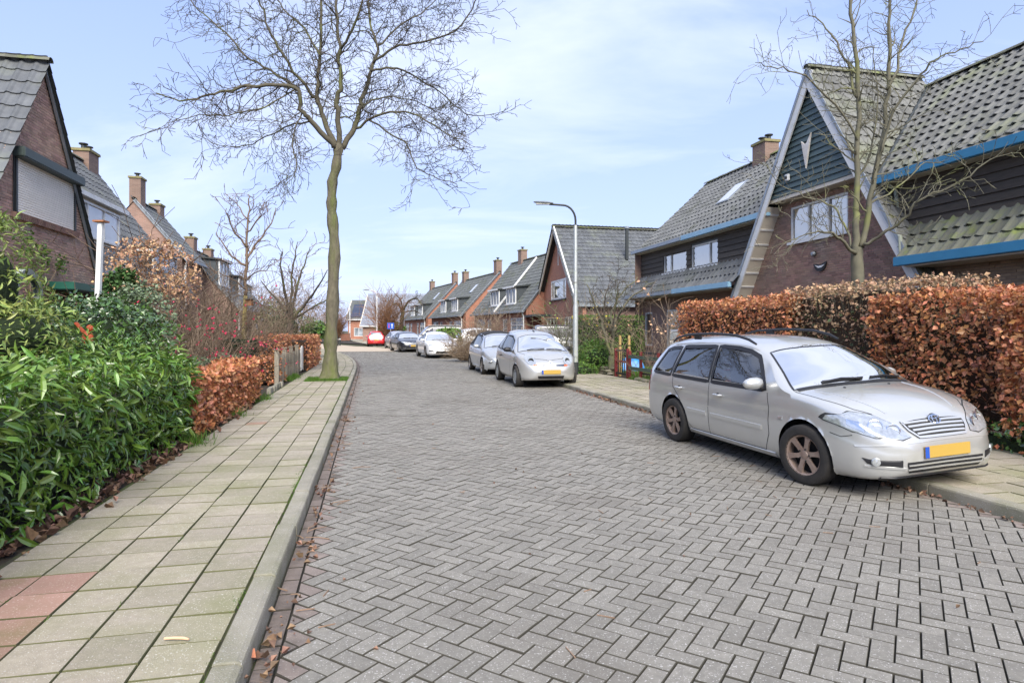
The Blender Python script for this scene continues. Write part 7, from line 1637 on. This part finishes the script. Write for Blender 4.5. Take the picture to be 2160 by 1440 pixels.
gt = thing('garden_gate', 'pale painted garden gate between the weathered fence and the copper hedge', 'gate', ST(-2.36, 23.7, PAVE-.03), TH)
for k in range(6): MB().box((0, -.75+k*.17, .48+.05*math.sin(k)), (.03, .13, .8)).build('gate_board', M_white if k < 4 else M_oldwood, gt)
for z in (.25, .72): MB().box((-.03, -.33, z), (.03, 1.05, .08)).build('gate_rail', M_white, gt)
# red post and green rail fence with a gate on the right
M_rpost = pm('dark red paint', (.20, .03, .03), (.15, .025, .025), 6, .55); M_grail = pm('dark green rail', (.075, .105, .075), (.055, .08, .055), 6, .6)
rf = thing('rail_fence', 'low fence of dark red posts and green rails beside the estate car', 'fence', ST(7.62, 14.75, PAVE-.03), TH)
for y in (0.0, 1.15, 2.3, 3.1): MB().box((0, y, .42), (.075, .075, .86)).build('fence_post', M_rpost, rf, bevel=.006)
for z in (.34, .68): MB().box((-.05, 1.4, z), (.035, 3.3, .10)).build('fence_rail', M_grail, rf)
for z in (.22, .82): MB().box((.05, 1.2, z), (.03, 2.4, .05)).build('back_rail', M_black, rf)
gg = thing('garden_gate', 'dark slatted gate between dark red posts left of the rail fence', 'gate', ST(7.62, 18.0, PAVE-.03), TH)
for y in (.0, .95): MB().box((0, y, .45), (.085, .085, .92)).build('gate_post', M_rpost, gg, bevel=.006)
for z in (.12, .5, .84): MB().box((0, .475, z), (.03, .86, .06)).build('gate_rail', M_rpost if z == .5 else M_black, gg)
for k in range(5): MB().box((.02, .14+k*.165, .48), (.02, .03, .74)).build('gate_bar', M_black, gg)
# wooden stakes and a blue tarpaulin
for i_, (x_, lb) in enumerate(((1308, 'left yellow wooden stake behind the dark slatted gate'), (1327, 'right yellow wooden stake behind the dark slatted gate'))):
    s_ = thing('wooden_stake', lb, 'stake', (at(x_, 700, 20.4).x, 20.4, PAVE-.03), 0, 'wooden stakes behind the gate'); zt_ = at(x_, 707, 20.4).z; MB().lathe([(.045, 0), (.043, zt_-.1), (.03, zt_-.07), (.001, zt_-.068)], 10).build('stake_pole', pm('yellow wood', (.48, .33, .12), (.40, .27, .10), 7, .8), s_, True); MB().lathe([(.047, zt_-.42), (.047, zt_-.38)], 10).build('black_tie', M_black, s_)
tarp = leafy_shrub if False else None
vs = []; n_ = 9; cx, cy = at(1330, 700, 22.5).x, 22.5
for i in range(n_):
    for j in range(n_):
        u, v = i/(n_-1)*2-1, j/(n_-1)*2-1; r2 = max(abs(u), abs(v)); vs.append((cx+u*.48, cy+v*.4, .09+(.5*(1-r2**2.5)**.6)*(1+.12*math.sin(i*2.3+j*1.7))+.05*u))
tag(MB().add(vs, [(i*n_+j, (i+1)*n_+j, (i+1)*n_+j+1, i*n_+j+1) for i in range(n_-1) for j in range(n_-1)]).build('tarpaulin', pm('blue tarpaulin', (.03, .20, .55), (.04, .26, .62), 6, .35), None, True), 'crumpled bright blue tarpaulin over a heap behind the dark slatted gate', 'tarpaulin')
# dry stone edging right of the lamp post
st_ = thing('stone_edging', 'low dry stone edging along the garden beside the tall lamp post', 'edging', ST(7.55, 21.0, PAVE-.03), TH); M_stone = pm('edging stone', (.25, .22, .165), (.17, .15, .11), 9, .95, rnd=.3, bump=.8, bscale=25, third=(.14, .15, .06), third_s=3)
rn = random.Random(9)
for row in range(3):
    v = -1.9+rn.uniform(0, .2)
    while v < 2.6:
        ln = rn.uniform(.18, .38); mb = MB().sphere((rn.gauss(.05*row, .02), v+ln/2, .06+row*.085), (rn.uniform(.12, .17), ln*.56, rn.uniform(.045, .06)), 8, 5); mb.build('stone', M_stone, st_); v += ln*.95
st2 = thing('stone_edging', 'short stone edging on grass below the rail fence beside the estate car', 'edging', ST(7.5, 15.6, PAVE-.03), TH)
for k in range(8): MB().sphere((rn.gauss(0, .02), -.9+k*.33, .05), (.13, .18, .07), 8, 5).build('stone', M_stone, st2)
# low concrete edging at the small beech bush
ed = thing('concrete_edging', 'mossy concrete edging before the weathered fence', 'edging', ST(-2.28, 15.4, PAVE-.03), TH)
for k in range(8): MB().box((rn.gauss(0, .01), k*.26, .07), (.09, .24, .14)).build('edging_block', M_kerb, ed, bevel=.012)

# ---- grass and litter
BLV = [(-.5, 0, 0), (.5, 0, 0), (.30, .05, .55), (-.30, .05, .55), (.04, .25, 1), (-.04, .25, 1)]; BLF = [(0, 1, 2, 3), (3, 2, 4, 5)]
def grass(name, label, pts, h, m=M_grass, w_=.012):
    n = len(pts); a = RNG.uniform(0, 2*PI, n); T = np.zeros((n, 4, 4)); hh = h*RNG.uniform(.5, 1.2, n); lean = RNG.normal(0, .35, (n, 2))
    T[:, 0, 0] = np.cos(a)*w_; T[:, 1, 0] = np.sin(a)*w_; T[:, 0, 1] = -np.sin(a)*hh*.8; T[:, 1, 1] = np.cos(a)*hh*.8; T[:, 0, 2] = lean[:, 0]*hh; T[:, 1, 2] = lean[:, 1]*hh; T[:, 2, 2] = hh; T[:, :3, 3] = pts; T[:, 3, 3] = 1
    return tag(obj(name, scatter_mesh(name, np.array(BLV), BLF, T), m), label, 'grass', kind='stuff')
def patch_pts(p0, p1, v0, v1, n, z): P = np.column_stack([RNG.uniform(p0, p1, n), RNG.uniform(v0, v1, n), np.full(n, z)]); return to_world(P)
sheet('tree_pit', M_soil, TREE_P-.55, KL-.14, TREE_V-.62, TREE_V+.62, PAVE-.004, shift=False)
grass('tree_pit_grass', 'bright green grass round the foot of the street tree', patch_pts(TREE_P-.62, KL-.13, TREE_V-.68, TREE_V+.55, 5200, PAVE-.005), .075)
def tufts(spots, n, rad, h): return np.concatenate([np.column_stack([RNG.normal(p, rad, n), RNG.normal(v, rad*1.3, n), np.full(n, PAVE-.01)]) for p, v in spots])
tf_ = [(-2.28, 8.9), (-2.2, 8.6), (-2.25, 11.3), (-2.2, 13.9), (-2.3, 13.6), (-2.35, 19.0), (-2.3, 20.0), (-2.32, 20.6), (-2.3, 19.5)]
grass('grass_tufts', 'green grass tufts at the foot of the left hedges', to_world(tufts(tf_, 130, .10, .2)), .15)
seam = [(KL-.145+random.gauss(0, .012), random.uniform(2, 22)) for _ in range(150)]
seam += [(BL+.027+.3*random.choice((0, 1, 2, 3)), random.uniform(3, 12)) for _ in range(60)]
seam += [(KL-.15+random.gauss(0, .02), random.gauss(6.4, .5)) for _ in range(60)]+[(KL-.15+random.gauss(0, .02), random.gauss(3.6, .08)) for _ in range(16)]
grass('joint_grass', 'tiny grass and moss growing in the left pavement joints', to_world(tufts(seam, 7, .012, .02)), .022, w_=.006)
grass('verge_grass', 'grass strip under the rail fence beside the estate car', patch_pts(7.42, 8.2, 13.4, 17.6, 5000, PAVE-.02), .12)
grass('lawn', 'green lawn patch behind the lamp post', patch_pts(8.0, 10.5, 18.5, 24.0, 7000, PAVE-.02), .12)
CUV = [(x, y, z*5+.25*(x*x)*2) for x, y, z in BEV]
def litter(name, label, P, size=.06, m=M_litter, up=.9):
    return tag(obj(name, scatter_mesh(name, np.array(CUV), BEF, leaf_T(P, np.tile([0, 0, 1.0], (len(P), 1)), size, up, 1.0, jitter=.4)), m), label, 'leaves', kind='stuff')
# fallen leaves: in the left gutter, under the laurel, along the right kerb
P = [];
for c in (2.9, 3.25, 3.75, 4.6, 5.4, 6.2, 7.5, 9.0, 11.0, 13.0, 15.5): k = int(RNG.integers(6, 22)); P.append(np.column_stack([RNG.normal(KL+.085, .045, k), RNG.normal(c, .16, k), RNG.uniform(.012, .04, k)]))
k = 70; P.append(np.column_stack([KL+.03+np.abs(RNG.normal(0, .16, k)), RNG.uniform(2, 24, k), np.full(k, .016)]))
litter('gutter_leaves', 'dry brown leaves gathered in the left gutter', to_world(np.concatenate(P)), .036)
k = 900; litter('hedge_foot_leaves', 'dead leaves on the soil under the laurel hedge', to_world(np.column_stack([RNG.normal(-2.32, .09, k), RNG.uniform(2, 12.5, k), RNG.uniform(.09, .125, k)])), .07)
k = 420; litter('kerb_leaves', 'dry leaves along the right kerb', to_world(np.column_stack([KR-np.abs(RNG.normal(0, .07, k))-.01, RNG.uniform(2.5, 15.2, k), RNG.uniform(.014, .035, k)])), .042, M_litter)
k = 260; litter('right_foot_leaves', 'fallen copper leaves at the foot of the right hedges', to_world(np.column_stack([RNG.normal(7.36, .12, k), RNG.uniform(2, 14, k), np.full(k, .115)])), .06, M_beech)
k = 60; litter('road_leaf_bits', 'scattered bits of leaf on the road bricks', to_world(np.column_stack([RNG.uniform(KL, KR, k), RNG.uniform(2.3, 14, k), np.full(k, .018)])), .022)
# small twigs
rn = random.Random(12); mb = MB()
for k in range(34):
    p, v = KL+.04+abs(rn.gauss(0, .14)), rn.uniform(2.2, 12); a = rn.uniform(0, PI); ln = rn.uniform(.05, .2); q = ST(p, v, .018); d = Vector((math.cos(a), math.sin(a), 0))*ln; mb.tube([q, q+d*.5+Vector((rn.gauss(0, .012), rn.gauss(0, .012), .006)), q+d], [.004, .004, .003], 4)
for k in range(34):
    p, v = rn.uniform(KL+.2, KR-.2), rn.uniform(2.2, 9); a = rn.uniform(0, PI); ln = rn.uniform(.03, .11); q = ST(p, v, .018); d = Vector((math.cos(a), math.sin(a), 0))*ln; mb.tube([q, q+d], [.0035, .003], 4)
tag(mb.build('twig_litter', pm('dry twig', (.30, .20, .13), (.2, .13, .085), 8, .8)), 'thin dry twigs lying in the gutter and on the road', 'twigs', kind='stuff')
q = at(372, 1349, 1334*(CAM_H-.107)/(1349-697)); q.z = .114
tw = MB().tube([q+Vector((-.055, 0, 0)), q+Vector((-.01, .0, .003)), q+Vector((.03, .004, 0)), q+Vector((.06, -.006, 0))], [.006, .0065, .007, .005], 7).build('fallen_twig', pm('peeled twig', (.62, .42, .26), None, rough=.7), None, True); tag(tw, 'single pale twig lying on a pavement tile near the kerb', 'twig')
q = at(540, 1395, 1334*(CAM_H-.01)/(1395-697)); lf = obj('fallen_leaf', np_mesh('fallen_leaf', np.array(BEV), BEF, 4), M_beech); lf.location = (q.x, q.y, .03); lf.scale = (.09, .09, .09); lf.rotation_euler = (.3, -.2, 1.2); tag(lf, 'orange fallen leaf in the left gutter nearest the camera', 'leaf')
